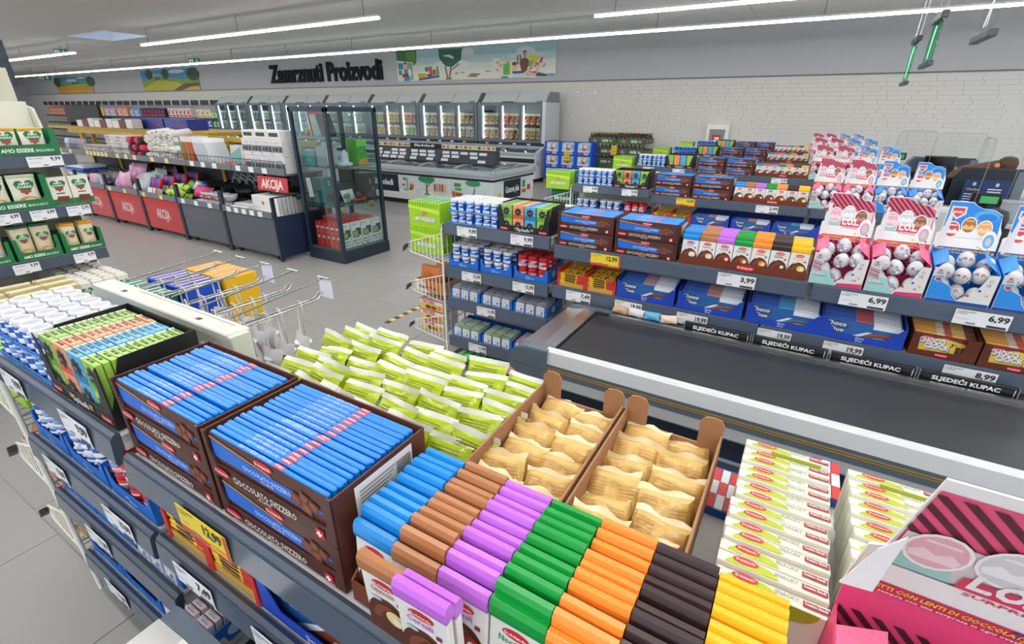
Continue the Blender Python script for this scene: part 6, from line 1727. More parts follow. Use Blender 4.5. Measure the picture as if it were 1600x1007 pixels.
for nm, bx_ in (('front', (.05, w - .05, .02, .026)), ('back', (.05, w - .05, d - .026, d - .02)), ('left', (.02, .026, .05, d - .05))):
    ob('pane', MB().box(bx_[0], bx_[1], bx_[2], bx_[3], .18, 1.985, 'glass'), gc)
for k in range(2):
    y0 = .05 + k * (d - .1) / 2
    dr = ob('glass_door', MB().box(w - .026, w - .02, y0 + .003, y0 + (d - .1) / 2 - .003, .185, 1.98, 'glass'), gc)
    yy = y0 + (d - .1) / 2 - .04 if k == 0 else y0 + .04
    ob('door_lock', MB().lathe([(.004, 0), (.018, .004), (.018, .02), (.008, .03)], 'c9ccd0/0.2/m', 10, (w - .02, yy, .22), 'x').lathe([(.004, 0), (.016, .004), (.016, .02), (.008, .03)], 'e8e8ea/0.2', 10, (w - .02, yy, 1.95), 'x'), dr)
for z in (.78, 1.29, 1.68):
    ob('glass_shelf', MB().box(.03, w - .03, .03, d - .03, z, z + .008, 'lid_glass').box(.03, w - .03, .029, .031, z, z + .008, '3a6a62').box(w - .031, w - .029, .03, d - .03, z, z + .008, '3a6a62'), gc)
def ci(name, cat, m, x, y, z, lab, rot=(0, 0, 0), grp=None): return tag(ob(name, m, None, (CX0 + x, CY0 + y, z), rot), lab, cat, grp)
# six tool boxes at the bottom, red spines to the left, white faces to the door
b = MB().box(-.048, .048, -.095, .095, 0, .36, 'd8241f/0.35', c=.003).box(.0481, .050, -.093, .093, .002, .358, 'eeecec/0.35')
q = MB(); p = EAST(q, .051, 0, 0, .001)
p.text('PARKSIDE', -.08, .31, .018, 'd8484a', 1, .09); p.rect(-.005, .15, .085, .26, '3a3a36', 1); p.rect(-.075, .13, .045, .23, '5d5f50', 2); p.poly([(-.065, .14), (.035, .155), (.03, .215), (-.06, .22)], 'aab07e', 3)
for i in range(4):
    for j in range(2): p.rect(-.06 + i * .035, .03 + j * .045, -.045 + i * .035, .055 + j * .045, '4a4d55', 1)
p.rect(-.075, .075, -.035, .09, '2a2a2e', 2)
p = FRONT(q, 0, -.095, 0, .001); p.ell(0, .15, .026, .022, 'd9d4d0', 1); p.rect(-.03, .27, .03, .30, 'f0d8d6', 1); p.text('X', 0, .21, .03, 'f0d8d6', 1, .03, 'c')
TB = Kind('tool_box', 'box', b, [('print', q)])
for k in range(4):
    for j in range(5):
        TB.put((CX0 + .60 - j * .102, CY0 + .145 + k * .196, .182), 'red cardboard tool box in the glass case, %s from the left, %s row back' % (ORD[k], ORD[j]), 'tool boxes in the glass case', bare=(j > 0 and k > 0))
for k, (x, y) in enumerate(((.20, .25), (.22, .72), (.50, .74))):
    m = MB().box(-.12, .12, -.1, .1, 0, (.34, .42, .38)[k], ('1f6a6c', '1c1f23', '22262b')[k] + '/0.35', c=.006); p = EAST(m, .12, 0, 0, .002); p.text('2', -.02, .24, .06, 'd8d8d8', 1, .03); p.rect(-.08, .05, .06, .12, '5a3a3c'); p.ell(.04, .16, .03, .03, '6a6e74')
    ci('tool_carton', 'box', m, x, y, .79, ('teal carton at the left of the lower glass shelf', 'tall black carton at the back of the lower glass shelf', 'black carton at the right of the lower glass shelf')[k])
m = MB().box(-.22, .22, -.14, .14, 0, .05, 'd02a22/0.35', c=.004); p = TOP(m, 0, 0, .05, .002); p.rect(-.1, -.05, .1, .05, 'b01c18')
ci('flat_red_box', 'box', m, .34, .35, .545, 'flat red box lying on the red tool boxes in the glass case')
# lower shelf: dark tool bag, papers, red tools
m = MB().box(-.2, .2, -.15, .15, 0, .24, '23272c/0.6', c=.03); p = EAST(m, .2, 0, 0, .002); p.poly([(-.03, .12), (.03, .12), (0, .18)], 'dcdcdc')
ci('black_tool_case', 'case', m, .25, .52, .79, 'black tool case with white triangle in the glass case')
m = MB().box(-.003, .003, -.12, .12, 0, .17, 'f0f0f2', c=.001)
ci('white_card', 'card', m, .52, .42, .80, 'blank white card propped before the tool case in the glass case', (0, -.35, .12))
m = MB().box(-.045, .045, -.003, .003, 0, .26, 'e6e8ea', c=.001); p = FRONT(m, 0, -.003, 0, .001); p.lines(-.035, .035, .03, .23, 12, '9a9da0', 1, .3)
ci('price_sheet', 'paper', m, .16, .06, .88, 'tall narrow white price sheet inside the left pane of the glass case', (0, -.12, 0))
for k in range(3):
    m = MB().lathe([(.01, 0), (.035, .01), (.035, .10), (.028, .13), (.01, .14)], ('2a2c30', 'b8bcc0', '2f3236')[k] + '/0.3', 10).box(-.03, .03, -.1, .0, .08, .13, ('24262a', '8a8d92', '3a3d42')[k], c=.01)
    ci('hand_tool', 'tool', m, .50 + .03 * k, .22 + k * .16, .79, '%s hand tool on the lowest glass shelf' % ('black', 'chrome', 'dark grey')[k], (0, 0, .5 * k))
m = MB().lathe([(.008, -.16), (.02, -.15), (.022, .06), (.035, .08), (.03, .16), (.01, .17)], 'd02a26/0.3', 8, (0, 0, .03), 'y')
ci('red_drill', 'tool', m, .58, .55, .79, 'red long tool lying on the lowest glass shelf')
for k, (x, y, z) in enumerate(((.66, .10, .68), (.66, .68, .70), (.30, .06, 1.70))):
    m = MB().box(-.003, .003, -.045, .045, 0, .09, 'edc83a', c=.001); p = EAST(m, .003, -.045, 0, .001); p.poly([(0, 0), (.09, 0), (.09, .02), (.05, .05), (0, .03)], 'd84a36'); p.rect(0, .075, .09, .09, 'f0f0f0'); p.text('9,99', .012, .05, .02, '2a2a2a', 2, .05)
    ci('yellow_price_card', 'card', m, x, y, z if k < 2 else z - .01, 'yellow and red price card in the glass case, %s' % ('by the front post', 'by the right post', 'on the top shelf')[k])
# middle shelf: green box, water filter, appliance, teal tin
m = MB().box(-.1, .1, -.085, .085, 0, .33, '5fae2c/0.4', c=.004); p = EAST(m, .1, -.085, 0, .002); p.rect(0, .25, .17, .33, '8fd82a'); p.rect(.02, .09, .15, .23, '3f9a3a'); p.poly([(0, 0), (.17, 0), (.17, .07), (.08, .08), (0, .05)], 'e6923a', 2)
ci('green_box', 'box', m, .55, .62, 1.30, 'bright green appliance box on the middle glass shelf')
m = MB().lathe([(.09, 0), (.10, .01), (.10, .04), (.05, .05), (.055, .10), (.05, .16), (.02, .20), (.008, .21)], 'cfd3e4/0.2', 14)
ci('bottle_warmer', 'appliance', m, .58, .36, 1.30, 'white round appliance with violet bottle on the middle glass shelf')
m = MB().box(-.1, .1, -.1, .1, 0, .26, '8a8f92/0.3', c=.01)
for i in range(9): m.box(.1, .104, -.09 + i * .021, -.080 + i * .021, .03, .24, 'd4d6d6')
ci('heater', 'appliance', m, .42, .20, 1.30, 'ribbed grey heater on the middle glass shelf')
m = MB().box(-.13, .13, -.14, .14, 0, .20, '1f7a7c/0.35', c=.008); p = FRONT(m, 0, -.14, 0, .002); p.ell(.02, .08, .05, .035, '3f9a9a')
ci('teal_box', 'box', m, .20, .40, 1.03 - .24, 'teal box at the back of the glass case')if False else ci('teal_box', 'box', m, .18, .22, 1.30 - .0, 'teal box at the left of the middle glass shelf')
# top shelf: toaster-like black box leaning, red flyer
m = MB().box(-.012, .012, -.14, .14, 0, .28, '22252a/0.3', c=.004); p = EAST(m, .012, -.14, 0, .002); p.rect(.03, .04, .25, .24, '33373d')
ci('black_board', 'board', m, .5, .22, 1.69, 'black board leaning on the top glass shelf', (0, -.25, .2))
m = MB().box(-.012, .012, -.12, .12, 0, .30, 'efecec', c=.003); p = FRONT(m, 0, 0, 0); p2 = EAST(m, .012, -.12, 0, .002); p2.rect(0, 0, .03, .3, 'd8241f'); p2.rect(0, .26, .24, .3, 'd8241f')
ci('red_white_box', 'box', m, .30, .20, 1.69, 'red and white flat box on the top glass shelf', (0, -.12, .1))

# ================================================================== island freezers
RIM = 'a9b3bc/0.3'
IX0, IX1, IY0, IY1 = -10.6, -5.55, 8.6, 10.35
isl = empty('island_freezer', 'long white island freezer with ice cream mural and glass lids', 'freezer', (IX0, IY0, 0))
w, d = IX1 - IX0, IY1 - IY0
ob('tub', MB().box(0, w, 0, .06, .07, .68, 'e9eaec/0.35', c=.005).box(0, w, d - .06, d, .07, .68, 'e9eaec/0.35').box(0, .06, .06, d - .06, .07, .68, 'e9eaec/0.35').box(w - .06, w, .06, d - .06, .07, .68, 'e9eaec/0.35', c=.004).box(.06, w - .06, .06, d - .06, .28, .32, 'd8e0e4'), isl)
ob('kick_strip', MB().box(.04, w - .04, .05, d - .05, 0, .07, '17191d'), isl)
ob('floor_grille', MB().box(.0, w, -.005, .0, .07, .11, '15171b').box(w, w + .005, 0, d, .07, .11, '15171b'), isl)
ob('dark_band', MB().box(-.012, w + .012, -.012, d + .012, .655, .70, '23272c/0.4').box(-.03, w + .03, -.03, d + .03, .70, .73, 'e4e8ea/0.3', c=.006), isl)
rim = MB()
pr = [(-.05, .73), (-.055, .78), (-.03, .835), (.02, .86), (.06, .85), (.06, .73)]
rim.prism(pr, 'x', -.05, w + .05, RIM); rim.prism([(d - a, b) for a, b in pr], 'x', -.05, w + .05, RIM)
rim.prism(pr, 'y', -.05, d + .05, RIM); rim.prism([(w - a, b) for a, b in pr], 'y', -.05, d + .05, RIM)
ob('rim', rim, isl)
ob('centre_spine', MB().box(.06, w - 1.0, d / 2 - .05, d / 2 + .05, .32, .86, '8d98a2/0.35', c=.005), isl)
nl = 5
for i in range(nl):
    x0 = .06 + i * (w - .12) / nl; x1 = x0 + (w - .12) / nl
    for s in (0, 1):
        y0_, y1_ = (.06, d / 2 - .05) if s == 0 else (d / 2 + .05, d - .06)
        def curve(u, v, x0=x0, x1=x1, y0_=y0_, y1_=y1_): return (x0 + .02 + u * (x1 - x0 - .04), y0_ + v * (y1_ - y0_), .858 + .05 * math.sin(math.pi * v))
        l = ob('glass_lid', MB().grid(curve, 2, 5, 'lid_glass'), isl)
        ob('lid_frame', MB().tube([curve(0, k / 5) for k in range(6)], .016, 'a5aeb6/0.3', 6).tube([curve(1, k / 5) for k in range(6)], .016, 'a5aeb6/0.3', 6).box(x0 + .2, x0 + .5, y0_ + .02, y0_ + .045, .865, .885, '8a949c/0.3'), l)
# mural boards on the sides
m = MB(); p = FRONT(m, 0, -.002, 0, .002)
def isl_mural(p, a0, a1):
    wd = a1 - a0
    p.rect(a0, .24, a1, .635, 'd6e5e4', 1); p.rect(a0, .24, a1, .33, 'eeefe2', 2)
    p.ell(a0 + wd * .58, .60, wd * .17, .09, '4a9a6a', 3); p.ell(a0 + wd * .58, .60, wd * .17, .035, '3f8f60', 4); p.poly([(a0 + wd * .56, .28), (a0 + wd * .60, .28), (a0 + wd * .585, .53), (a0 + wd * .565, .53)], '8a6a4a', 4)
    p.poly([(a0 + wd * .58, .40), (a0 + wd * .66, .52), (a0 + wd * .65, .53), (a0 + wd * .57, .42)], '8a6a4a', 4); p.ell(a0 + wd * .58, .275, wd * .06, .022, '6aa070', 5)
    p.rect(a0 + wd * .10, .30, a0 + wd * .2, .60, '9fbfae', 3); p.ell(a0 + wd * .12, .56, wd * .03, .03, '3f7fc0', 4); p.rect(a0 + wd * .09, .36, a0 + wd * .15, .53, 'e6e9ec', 4); p.ell(a0 + wd * .10, .43, wd * .03, .03, 'b8683a', 5)
    p.ell(a0 + wd * .27, .42, wd * .045, .08, 'c8813f', 3); p.ell(a0 + wd * .285, .5, wd * .03, .04, 'f0d8b0', 4); p.ell(a0 + wd * .25, .36, wd * .03, .04, '9a4a2c', 4)
    p.rect(a0 + wd * .36, .27, a0 + wd * .46, .40, 'e0dce6', 3); p.ell(a0 + wd * .41, .42, wd * .05, .05, 'f2e4ea', 3)
    for i, c in enumerate(('b8563a', 'e8909a', '7fae4a', 'c8504a', 'e6b48a')):
        x = a0 + wd * (.74 + i * .05); p.poly([(x - wd * .018, .36), (x + wd * .018, .36), (x + wd * .02, .50), (x, .54), (x - wd * .02, .50)], c, 3); p.rect(x - wd * .006, .27, x + wd * .006, .36, 'd8b48a', 3)
p.rect(w - 3.55, .26, w - 2.62, .645, '15233c', 2); p.text('Sladoledi', w - 3.10, .40, .13, 'f0f2f4', 3, .62, 'c', 2, .03)
isl_mural(p, w - 2.6, w - 1.17); 
# right-hand picture panel
p.rect(w - 1.12, .24, w - .02, .635, 'd3e4e6', 1); p.rect(w - 1.12, .24, w - .02, .32, 'ecefe4', 2); p.ell(w - .5, .60, .2, .07, '4f9a6a', 3); p.poly([(w - .52, .30), (w - .48, .30), (w - .44, .5), (w - .47, .5)], '8a6a4a', 4)
p.rect(w - 1.0, .50, w - .82, .58, '3f9a5a', 3); p.rect(w - .98, .42, w - .8, .48, '5fae5a', 3); p.rect(w - 1.06, .28, w - .98, .40, 'c8653a', 3); p.rect(w - .97, .30, w - .78, .38, 'b8552c', 4); p.rect(w - .68, .27, w - .58, .34, 'd8303a', 3); p.ell(w - .2, .35, .06, .05, 'e0c06a', 3); p.ell(w - .1, .42, .05, .04, 'dfe6ea', 3)
e = EAST(m, w + .002, 0, 0, .002)
e.rect(.02, .24, .42, .635, 'd6e6e6', 1); e.rect(.42, .24, 1.15, .64, '15233c', 2); e.text('Gotova jela', .78, .38, .13, 'f0f2f4', 3, .58, 'c', 2, .03); e.rect(1.15, .24, d - .05, .635, 'dce8e6', 1); e.rect(1.22, .42, 1.36, .58, '3f9a5a', 2); e.rect(1.2, .30, 1.4, .38, 'c8653a', 2); e.rect(1.45, .34, 1.6, .46, 'd8303a', 2); e.ell(.25, .36, .07, .06, 'e0c06a', 2)
ob('mural_print', m, isl)
ob('power_socket', MB().box(w - 1.42, w - 1.30, -.02, -.001, .14, .24, '5a5d62', c=.004).box(w - 1.40, w - 1.34, -.024, -.02, .16, .2, 'b8403a'), isl)
for i in range(26):
    m = MB().box(-.16, .16, -.12, .12, 0, .10 + .05 * rnd.random(), rnd.choice(('d8dde2', 'c8a08a', '8fb0cf', 'e6e0c8', 'b8626a', '9fc0a0')) + '/0.4', c=.008)
    TOP(m, 0, 0, .155, .001)
    x = IX0 + .35 + (i % 13) * .37; y = IY0 + .30 + (i // 13) * 1.1
    tag(ob('frozen_pack', m, None, (x, y, .325), (0, 0, rnd.uniform(-.2, .2))), 'frozen food pack in the island freezer, %s in the %s row' % (ORD[i % 13], ('front', 'back')[i // 13]), 'food', 'frozen packs in the island freezer')
# price tower on the island
pt = empty('price_stand', 'sloping price stand with rows of white labels on the island freezer', 'stand', (IX0 + 1.0, IY0 + .70, .90))
LW = 2.9
def stand(x0, L, hdr):
    s = ob('board', MB().prism([(0, 0), (.26, 0), (.26, .28), (.20, .30), (.12, .30), (0, .03)], 'x', x0, x0 + L, '3a424c/0.4'), pt)
    m = MB(); v = Vector((0, .12, .27)).normalized(); q = Panel(m, (x0, -.003, .03), UX, v, .003)
    for r in range(3):
        for c in range(int(L / .26)):
            if rnd.random() < .85: q.rect(.03 + c * .26 + (r % 2) * .03, .010 + r * .085, .03 + c * .26 + .205 + (r % 2) * .03, .07 + r * .085, 'e6e6ee', 1)
    ob('price_label', m, s)
    m = MB().box(x0, x0 + L, .10, .115, .30, .40, '3a424c/0.4'); q = FRONT(m, x0, .0995, .305, .002)
    if hdr: q.rect(0, 0, L, .09, '1d2024', 1); q.text('Sladoledi', L * .45, .022, .055, 'f0f0f0', 2, .62, 'c', 1, .03)
    else:
        q.rect(0, 0, L, .09, 'e4e0d0', 1)
        for i in range(12): q.ell(L * (i + .5) / 12, .045, .05, .03, ('c8543a', '7fae4a', 'e8c87a', '8a3a4a', 'd8a06a')[i % 5], 2, 8)
    ob('header_strip', m, s)
stand(0, 1.15, False); stand(1.16, .95, True); stand(2.12, 1.5, False)
ob('foot', MB().box(.05, 3.5, .08, .20, -.04, 0, '2c3138'), pt)

# ================================================================== wall freezers: seven tall units above one long chest
YF = 14.0
UW = 2.47
XR = -7.16
GF = '6c7680/0.35'; LG = 'b9bfc4/0.35'
FCOL = [('c8a07a', 'd83a34', 'c04038'), ('8a6a4a', 'b88a5a', 'a05a3a'), ('5fae4a', 'e0a83a', 'd8483c'), ('d8d0c8', '9fb8c8', 'b85a4a'), ('4f8fd0', '3a6ab8', '6fb0c8'), ('3f7fc0', '7fc0b0', '3a5a8a'), ('4a6a8a', '5f9fb8', '3a4a6a')]
fk = {}
def fpack(c):
    if c not in fk:
        b = MB().box(-.10, .10, -.10, .10, 0, .35, c + '/0.35', c=.006); p = FRONT(b, 0, -.10, 0, .002); p.ell(.0, .11, .07, .07, 'e6d2a0', 1); p.ell(.01, .11, .045, .045, 'c0603a', 2); p.rect(-.1, .26, .1, .33, 'e6e2da', 1); p.ell(.04, .22, .05, .04, 'e0a050', 2, 8); p.rect(-.09, .02, -.02, .05, 'f0e8da', 1)
        fk[c] = Kind('frozen_box', 'food', b, ())
    return fk[c]
for u in range(7):
    xr = XR - u * UW
    nth = ('first', 'second', 'third', 'fourth', 'fifth', 'sixth', 'seventh')[u]
    t = empty('upright_freezer', 'grey three door wall freezer with lit shelves, %s from the right' % nth, 'freezer', (xr, YF, 0))
    ww = UW - .03
    ob('cabinet', MB().box(-ww, 0, .03, .98, 1.10, 1.16, GF).box(-ww, 0, .03, .98, 2.2, 2.27, GF).box(-ww, 0, .95, .98, 1.16, 2.2, 'dfe6ea').box(-ww, -ww + .1, .0, .98, 1.10, 2.27, GF).box(-.09, 0, .0, .98, 1.10, 2.27, GF if u else 'd6dade/0.35'), t)
    if u == 0: ob('side_panel', MB().box(.002, .03, .0, .98, 1.03, 2.27, 'd9dcdf/0.35', c=.004), t)
    ob('canopy', MB().prism([(.02, 2.27), (.30, 2.56), (.95, 2.56), (.95, 2.27)], 'x', -ww + .16, -.0, LG, '8e9498/0.5'), t)
    ob('canopy_seam', MB().prism([(.013, 2.27), (.293, 2.56), (.298, 2.555), (.018, 2.265)], 'x', -ww * .42 - .006, -ww * .42 + .006, '45494e'), t)
    ob('canopy_hook', MB().box(-ww * .62, -ww * .45, -.01, .08, 2.272, 2.30, '55595e').box(-.30, -.12, -.01, .08, 2.272, 2.32, '8a8f94'), t)
    ob('lower_rail', MB().box(-ww, 0, -.02, .02, 1.03, 1.10, '23272d/0.4'), t)
    for k in range(4):
        ob('price_label', MB().box(-ww + .3 + k * .52, -ww + .42 + k * .52, -.026, -.021, 1.045, 1.09, 'e9e9ef' if (k + u) % 4 else 'f0b43a'), t)
    dw = (ww - .19) / 3
    for k in range(3):
        x0 = -ww + .10 + k * dw; x1 = x0 + dw
        dr = ob('door', MB().box(x0 + .005, x0 + .055, -.02, .02, 1.12, 2.24, GF, c=.004).box(x1 - .055, x1 - .005, -.02, .02, 1.12, 2.24, GF, c=.004).box(x0 + .055, x1 - .055, -.02, .02, 1.12, 1.19, GF).box(x0 + .055, x1 - .055, -.02, .02, 2.18, 2.24, GF), t)
        ob('pane', MB().box(x0 + .055, x1 - .055, -.004, .004, 1.19, 2.18, 'glass'), dr)
        ob('door_handle', MB().tube([(x1 - .035, -.02, 1.5), (x1 - .035, -.05, 1.52), (x1 - .035, -.05, 1.85), (x1 - .035, -.02, 1.87)], .009, '4a5058/0.3', 6), dr)
        ob('led_tube', MB().box(x0 + .066, x0 + .09, .05, .075, 1.2, 2.17, 'freezer_led'), t)
        for z in (1.20, 1.62):
            ob('wire_shelf', MB().box(x0 + .06, x1 - .06, .12, .9, z - .012, z, '8a9298').box(x0 + .10, x1 - .06, .11, .12, z - .03, z + .012, '3a4048'), t)
            cs = FCOL[u]
            for c in range(3):
                col = cs[(k + (0 if z > 1.5 else 1)) % 3]
                fpack(col if rnd.random() < .8 else rnd.choice(cs)).put((xr + x0 + .19 + c * .213, YF + .16 + .03 * rnd.random(), z + .003), 'frozen food box, %s door, %s shelf, %s box, %s wall freezer' % (('left', 'middle', 'right')[k], ('lower', 'upper')[z > 1.5], ('left', 'middle', 'right')[c], nth), 'frozen boxes, %s wall freezer' % nth, bare=True)
L = 7 * UW
ch = empty('chest_freezer', 'long grey chest freezer with curved glass lids under the wall freezers', 'freezer', (XR, 13.35, 0))
ob('tub', MB().box(-L, 0, .05, 1.6, .12, .30, 'e6e8ea/0.35').box(-L, 0, .05, .12, .30, .78, 'e6e8ea/0.35', c=.006).box(-L, 0, 1.4, 1.6, .30, .9, 'd8dcde/0.35').box(-.06, 0, .12, 1.4, .30, .78, 'e9ebed/0.35').box(-L, -L + .06, .12, 1.4, .30, .78, 'e9ebed'), ch)
ob('end_cheek', MB().prism([(.03, .12), (1.6, .12), (1.6, 1.02), (.60, 1.02), (.30, .92), (.06, .84)], 'x', .003, .05, 'dfe2e4/0.35'), ch)
ob('side_picture', (lambda m: (EAST(m, .052, .10, .42, .002).rect(0, 0, .16, .26, 'dfe6d8').ell(.08, .14, .06, .08, 'b8704a', 2).ell(.08, .14, .03, .04, 'e6d2a8', 3), m)[1])(MB()), ch)
ob('bumper_band', MB().box(-L, .0, .02, .05, .58, .70, '23272c/0.4').box(-L, 0, .0, .05, .70, .77, 'e4e8ea/0.3', c=.005), ch)
ob('front_rim', MB().prism([(-.01, .77), (-.015, .83), (.03, .87), (.10, .86), (.10, .77)], 'x', -L, 0, RIM), ch)
ob('rear_hood', MB().prism([(.56, .92), (.575, 1.0), (.59, 1.025), (.80, 1.025), (.80, .9)], 'x', -L, 0, '909ba5/0.35'), ch)
for k in range(14):
    ob('hood_rivet', MB().box(-L + .6 + k * 1.24, -L + .63 + k * 1.24, -.0 + .562, .568, .955, .985, '5a626a'), ch)
for k in range(14):
    x0 = -L + k * UW / 2 + .01; x1 = x0 + UW / 2 - .02
    def curve(u, v, x0=x0, x1=x1): return (x0 + u * (x1 - x0), .09 + v * .47, .865 + .09 * math.sin(math.pi * .55 * v))
    l = ob('glass_lid', MB().grid(curve, 2, 5, 'lid_glass'), ch)
    ob('lid_frame', MB().tube([curve(0, k_ / 5) for k_ in range(6)], .018, 'a5aeb6/0.3', 6).tube([curve(1, k_ / 5) for k_ in range(6)], .018, 'a5aeb6/0.3', 6), l)
for x in (-.3, -2.5, -5, -7.5, -10, -12.5, -15, -17):
    ob('foot', MB().lathe([(.05, 0), (.05, .015), (.02, .02), (.02, .12)], '9a9ea2/0.3/m', 8, (x, .2, 0)), ch)

# ================================================================== wall shelf of paper goods, far left
ws = empty('paper_goods_shelf', 'long white wall shelf of paper goods under a dark header strip', 'shelf', (-25.0, 14.6, 0))
LX = 21.0
ob('back_board', MB().box(-LX, 0, .45, .50, 0, 2.45, 'e0dfda/0.6'), ws)
for z in (.3, .75, 1.18, 1.60): ob('shelf', MB().box(-LX, 0, .0, .45, z - .03, z, 'd0d2d2/0.5').box(-LX, 0, -.02, .0, z - .07, z + .005, '4a525e/0.4'), ws)
for k in range(24):
    ob('header_panel', MB().box(-LX + k * .875 + .03, -LX + k * .875 + .845, .02, .05, 2.20, 2.42, '30343f/0.4', c=.004), ws)
    ob('header_tag', MB().box(-LX + k * .875 - .06, -LX + k * .875 + .02, .0, .02, 2.2, 2.42, 'e6e6e4' if k != 13 else 'e8b03a'), ws)
PG = [  # x from the right end, z, width, height, colour, print colour, count, words
    (.55, 1.605, .30, .30, '8cc63e', 'e6f0d0', 2, 'lime kitchen roll pack'), (1.25, 1.605, .42, .40, 'e8e4dc', 'e09a3a', 3, 'white and orange roll pack'),
    (3.0, 1.605, .36, .44, 'e6dcd8', 'c83a4a', 6, 'white and red tissue carton'), (5.6, 1.605, .34, .44, '28305a', 'd8505a', 7, 'navy tissue pack with bright bottle'),
    (8.4, 1.605, .55, .42, '7fa8d8', 'dfe8f4', 2, 'light blue paper roll pack'), (9.8, 1.605, .62, .46, 'f09a7a', 'f6dcd0', 2, 'salmon paper roll pack'),
    (11.3, 1.605, .68, .46, 'c8a8d0', 'efe6f2', 2, 'lilac paper roll pack'), (12.9, 1.605, .68, .46, 'f0dc3a', 'f6f0b0', 2, 'yellow paper roll pack'),
    (14.5, 1.605, .6, .5, 'c8d8e0', 'eef2f4', 3, 'pale blue paper roll pack'), (16.5, 1.605, .6, .46, 'e8a0c8', 'f6e0ec', 2, 'pink paper roll pack'), (17.9, 1.605, .34, .48, 'e8742c', 'f6e6da', 8, 'orange detergent pack'),
    (.55, 1.185, .30, .32, '3f9a3a', 'e6f0d0', 2, 'green kitchen roll pack'), (1.3, 1.185, .40, .36, '2f62c8', 'f0e8d8', 3, 'blue and orange roll pack'), (3.0, 1.185, .4, .3, 'c8283a', 'f0e6e8', 4, 'red tissue box'),
    (4.9, 1.185, .42, .3, '8fb8dc', 'f2f4f6', 4, 'white and blue tissue box'), (7.2, 1.185, .3, .4, '27406a', '5fb0c8', 5, 'dark blue bottle pack'), (9.2, 1.185, 1.0, .34, '3fbf2c', '2a2c30', 3, 'bright green carton with black cut-out'),
    (12.6, 1.185, .9, .36, '1d2f8a', 'c83a3a', 3, 'dark blue nappy carton'), (15.6, 1.185, .6, .34, '3a48b8', '7f8fe0', 4, 'violet blue carton')]
for (xo, z, w_, h_, c1, c2, cnt, lab) in PG:
    b = MB().box(-w_ / 2, w_ / 2, -.15, .15, 0, h_, c1 + '/0.35', c=.02)
    p = FRONT(b, 0, -.15, 0, .003); p.ell(-w_ * .15, h_ * .55, w_ * .22, h_ * .2, c2, 1, 10); p.rect(-w_ * .4, h_ * .1, w_ * .4, h_ * .26, c2, 1); p.ell(w_ * .25, h_ * .75, w_ * .12, h_ * .1, c2, 1, 8)
    K = Kind('paper_pack' if 'roll' in lab else 'shop_carton', 'pack', b, ())
    rows = 1
    for i in range(cnt):
        K.put((-25.0 - xo - i * (w_ + .02), 14.80, z), '%s on the far wall shelf, %s from the right' % (lab, ORD[i]), lab + 's on the wall shelf')

# ================================================================== crate stacks and the beer pallet by the wall
b = MB().box(0, .50, 0, .38, 0, .005, '1646c0').box(0, .5, .375, .38, 0, .355, '1646c0')
for x in (0, .495): b.prism([(0, 0), (.38, 0), (.38, .36), (0, .36)], 'x', x, x + .005, '1b50d4')
for s in (0, 1):
    pts = [(0, 0), (.075, 0), (.07, .09), (.045, .14), (.04, .36), (0, .36)]
    if s: pts = [(.5 - a, c) for a, c in reversed(pts)]
    b.prism(pts, 'y', -.004, 0, '1b50d4')
b.box(.07, .43, -.004, 0, 0, .085, '1b50d4')
q = MB(); p = FRONT(q, 0, -.004, 0, .002); p.rect(.08, .025, .18, .055, 'd8283a'); p.text('Dolciando', .13, .034, .012, 'ffffff', 2, .085, 'c'); p.rect(.26, .018, .40, .075, 'eceff4'); p.lines(.27, .39, .025, .07, 4, '7a8fc0', 2)
CR = Kind('blue_display_crate', 'crate', b, [('print', q)])
b = MB().box(.05, .45, .006, .30, .006, .34, 'a8cdee/0.3', c=.01); p = FRONT(b, 0, .006, 0, .002)
p.ell(.27, .22, .08, .11, 'd69a6a', 1); p.ell(.29, .25, .05, .06, 'f0dcc0', 2); p.ell(.25, .17, .05, .04, 'a85a3a', 2); p.ell(.14, .25, .05, .06, 'd6e8f6', 1); p.rect(.06, .10, .44, .13, 'e4ecf4', 1); p.ell(.40, .23, .03, .07, '6fb0e0', 1)
WF = Kind('wafer_bag', 'wafer', b, ())
for c in range(3):
    for l in range(3):
        CR.put((-6.93 + c * .505, 13.62, .12 + l * .363), 'royal blue crate of wafers, %s column, %s layer' % (('left', 'middle', 'right')[c], ('bottom', 'middle', 'top')[l]))
        WF.put((-6.93 + c * .505, 13.62, .12 + l * .363), 'light blue wafer bag in the %s column %s blue crate' % (('left', 'middle', 'right')[c], ('bottom', 'middle', 'top')[l]))
b = MB()
for i in range(7): b.box(0, 1.55, .02 + i * .06, .065 + i * .06, .10, .118, 'b8905a')
for x in (0, .7, 1.45): b.box(x, x + .1, .02, .43, 0, .10, 'a8804c')
tag(ob('wooden_pallet', b, None, (-6.95, 13.60, 0)), 'low wooden pallet under the royal blue crates', 'pallet')
b = MB().box(.1, .45, 0, .2, 0, .01, 'b98a62', c=.002).box(.1, .45, .0, .006, 0, .03, 'b98a62')
tag(ob('cardboard_flap', b, None, (-6.93, 13.70, 1.215), (.12, 0, .1)), 'loose brown cardboard flap lying on the blue crates', 'cardboard')
m = MB().box(-.09, .09, -.004, .004, 0, .28, 'e0952a', c=.002); p = FRONT(m, 0, -.004, 0, .002); p.rect(-.08, .045, .08, .26, 'f2dc2a'); p.text('11,99', 0, .08, .06, '2a2a20', 2, .12, 'c', 1, .03); p.lines(-.07, .07, .17, .24, 3, '9a8a2a', 2); p.rect(-.09, 0, .09, .03, 'd8603a', 2)
SG = Kind('yellow_price_sign', 'sign', m, ())
SG.put((-6.18, 13.58, .66), 'yellow price sign hanging on the royal blue crates')
SG.put((-4.93, 14.07, .86), 'yellow price sign hanging on the beer pallet')
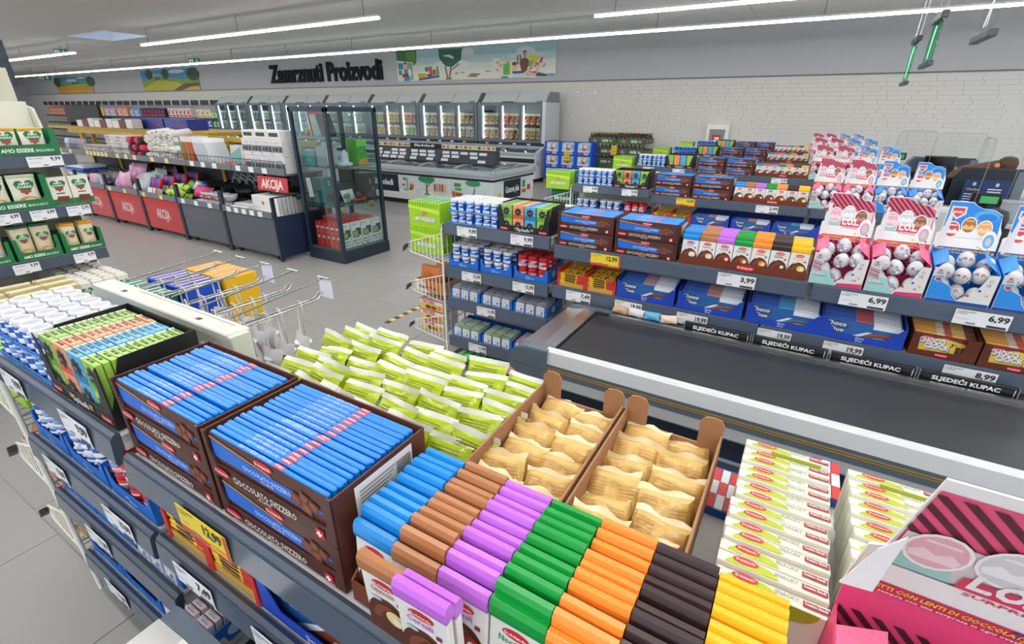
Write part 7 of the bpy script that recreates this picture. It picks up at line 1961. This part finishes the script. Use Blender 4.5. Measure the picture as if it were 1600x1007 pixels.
# beer
BT = Kind('beer_bottle', 'bottle', MB().lathe([(.044, 0), (.046, .01), (.046, .15), (.038, .19), (.018, .22), (.017, .258), (.021, .259, 'c9a24a/0.3'), (.021, .274, 'c9a24a/0.3'), (.010, .279, 'c9a24a/0.3')], '15181a/0.15', 8), [('label', MB().lathe([(.0466, .09), (.0466, .13)], '6a7a4a', 8).lathe([(.0468, .135), (.0468, .147)], 'b03a30', 8))])
bw = .115
bc = MB().box(0, .84, 0, .82, 0, .004, '3f5a3a').box(0, .84, 0, .004, .0, .13, '41603c').box(0, .84, .816, .82, 0, .13, '41603c').box(0, .004, .004, .816, 0, .13, '3c5836').box(.836, .84, .004, .816, 0, .13, '3c5836')
for i in range(7): bc.box(.03 + i * bw, .09 + i * bw, -.0005, .003, .13, .165, '5a7a48')
q = MB(); p = FRONT(q, 0, 0, 0, .002); p.ell(.2, .06, .06, .038, 'd8a0a0', 1); p.ell(.2, .06, .045, .026, 'c85a5a', 2); p.rect(.42, .03, .60, .10, 'd6dcd2', 1); p.ell(.68, .065, .045, .03, 'd8a0a0', 1); p.lines(.43, .59, .04, .09, 3, '8a9488', 2)
e = EAST(q, .84, 0, 0, .002)
for i in range(3): e.ell(.15 + i * .25, .06, .03, .04, 'd8a0a0', 1)
BCK = Kind('beer_carton', 'carton', bc, [('print', q)])
for l in range(3):
    for c in range(2):
        BCK.put((-5.74 + c * .86, 14.10, .62 + l * .285), 'green beer carton of the pallet, %s half, %s layer' % (('left', 'right')[c], ('bottom', 'middle', 'top')[l]))
        for i in range(7):
            for r in range(5 if l == 2 else 1):
                BT.put((-5.74 + c * .86 + .06 + i * .119, 14.10 + .06 + r * .165, .6245 + l * .285), 'dark beer bottle, %s layer, %s from the left, %s row back' % (('bottom', 'middle', 'top')[l], ORD[c * 7 + i], ORD[r]), 'beer bottles, %s layer' % ('bottom', 'middle', 'top')[l], bare=(r > 0))
b = MB().box(0, 1.72, 0, .84, .14, .62, '41603c').box(0, 1.72, 0, .84, .12, .14, 'b8905a')
for x in (0, .8, 1.6): b.box(x, x + .12, 0, .84, 0, .12, 'a8804c')
tag(ob('beer_pallet', b, None, (-5.74, 14.10, 0)), 'green wrapped pallet base carrying the beer cartons', 'pallet')

# shopping trolley frame ends beside the far racks: wire stands seen as small chrome feet
for k, (x, y) in enumerate(((-5.2, 11.1), (-4.6, 11.6))):
    m = MB()
    for s in (-1, 1): m.tube([(s * .2, -.2, .03), (s * .2, .2, .03), (s * .2, .2, .4), (s * .2, -.2, .4)], .012, 'b4b8bc/0.25/m', 6, True)
    for z in (.1, .2, .3): m.tube([(-.2, -.2, z), (.2, -.2, z)], .006, 'b4b8bc/0.25/m', 5)
    tag(ob('wire_stand', m, None, (x, y, 0)), 'small chrome wire stand on the floor %s the island freezer' % ('beside', 'further behind')[k], 'stand')
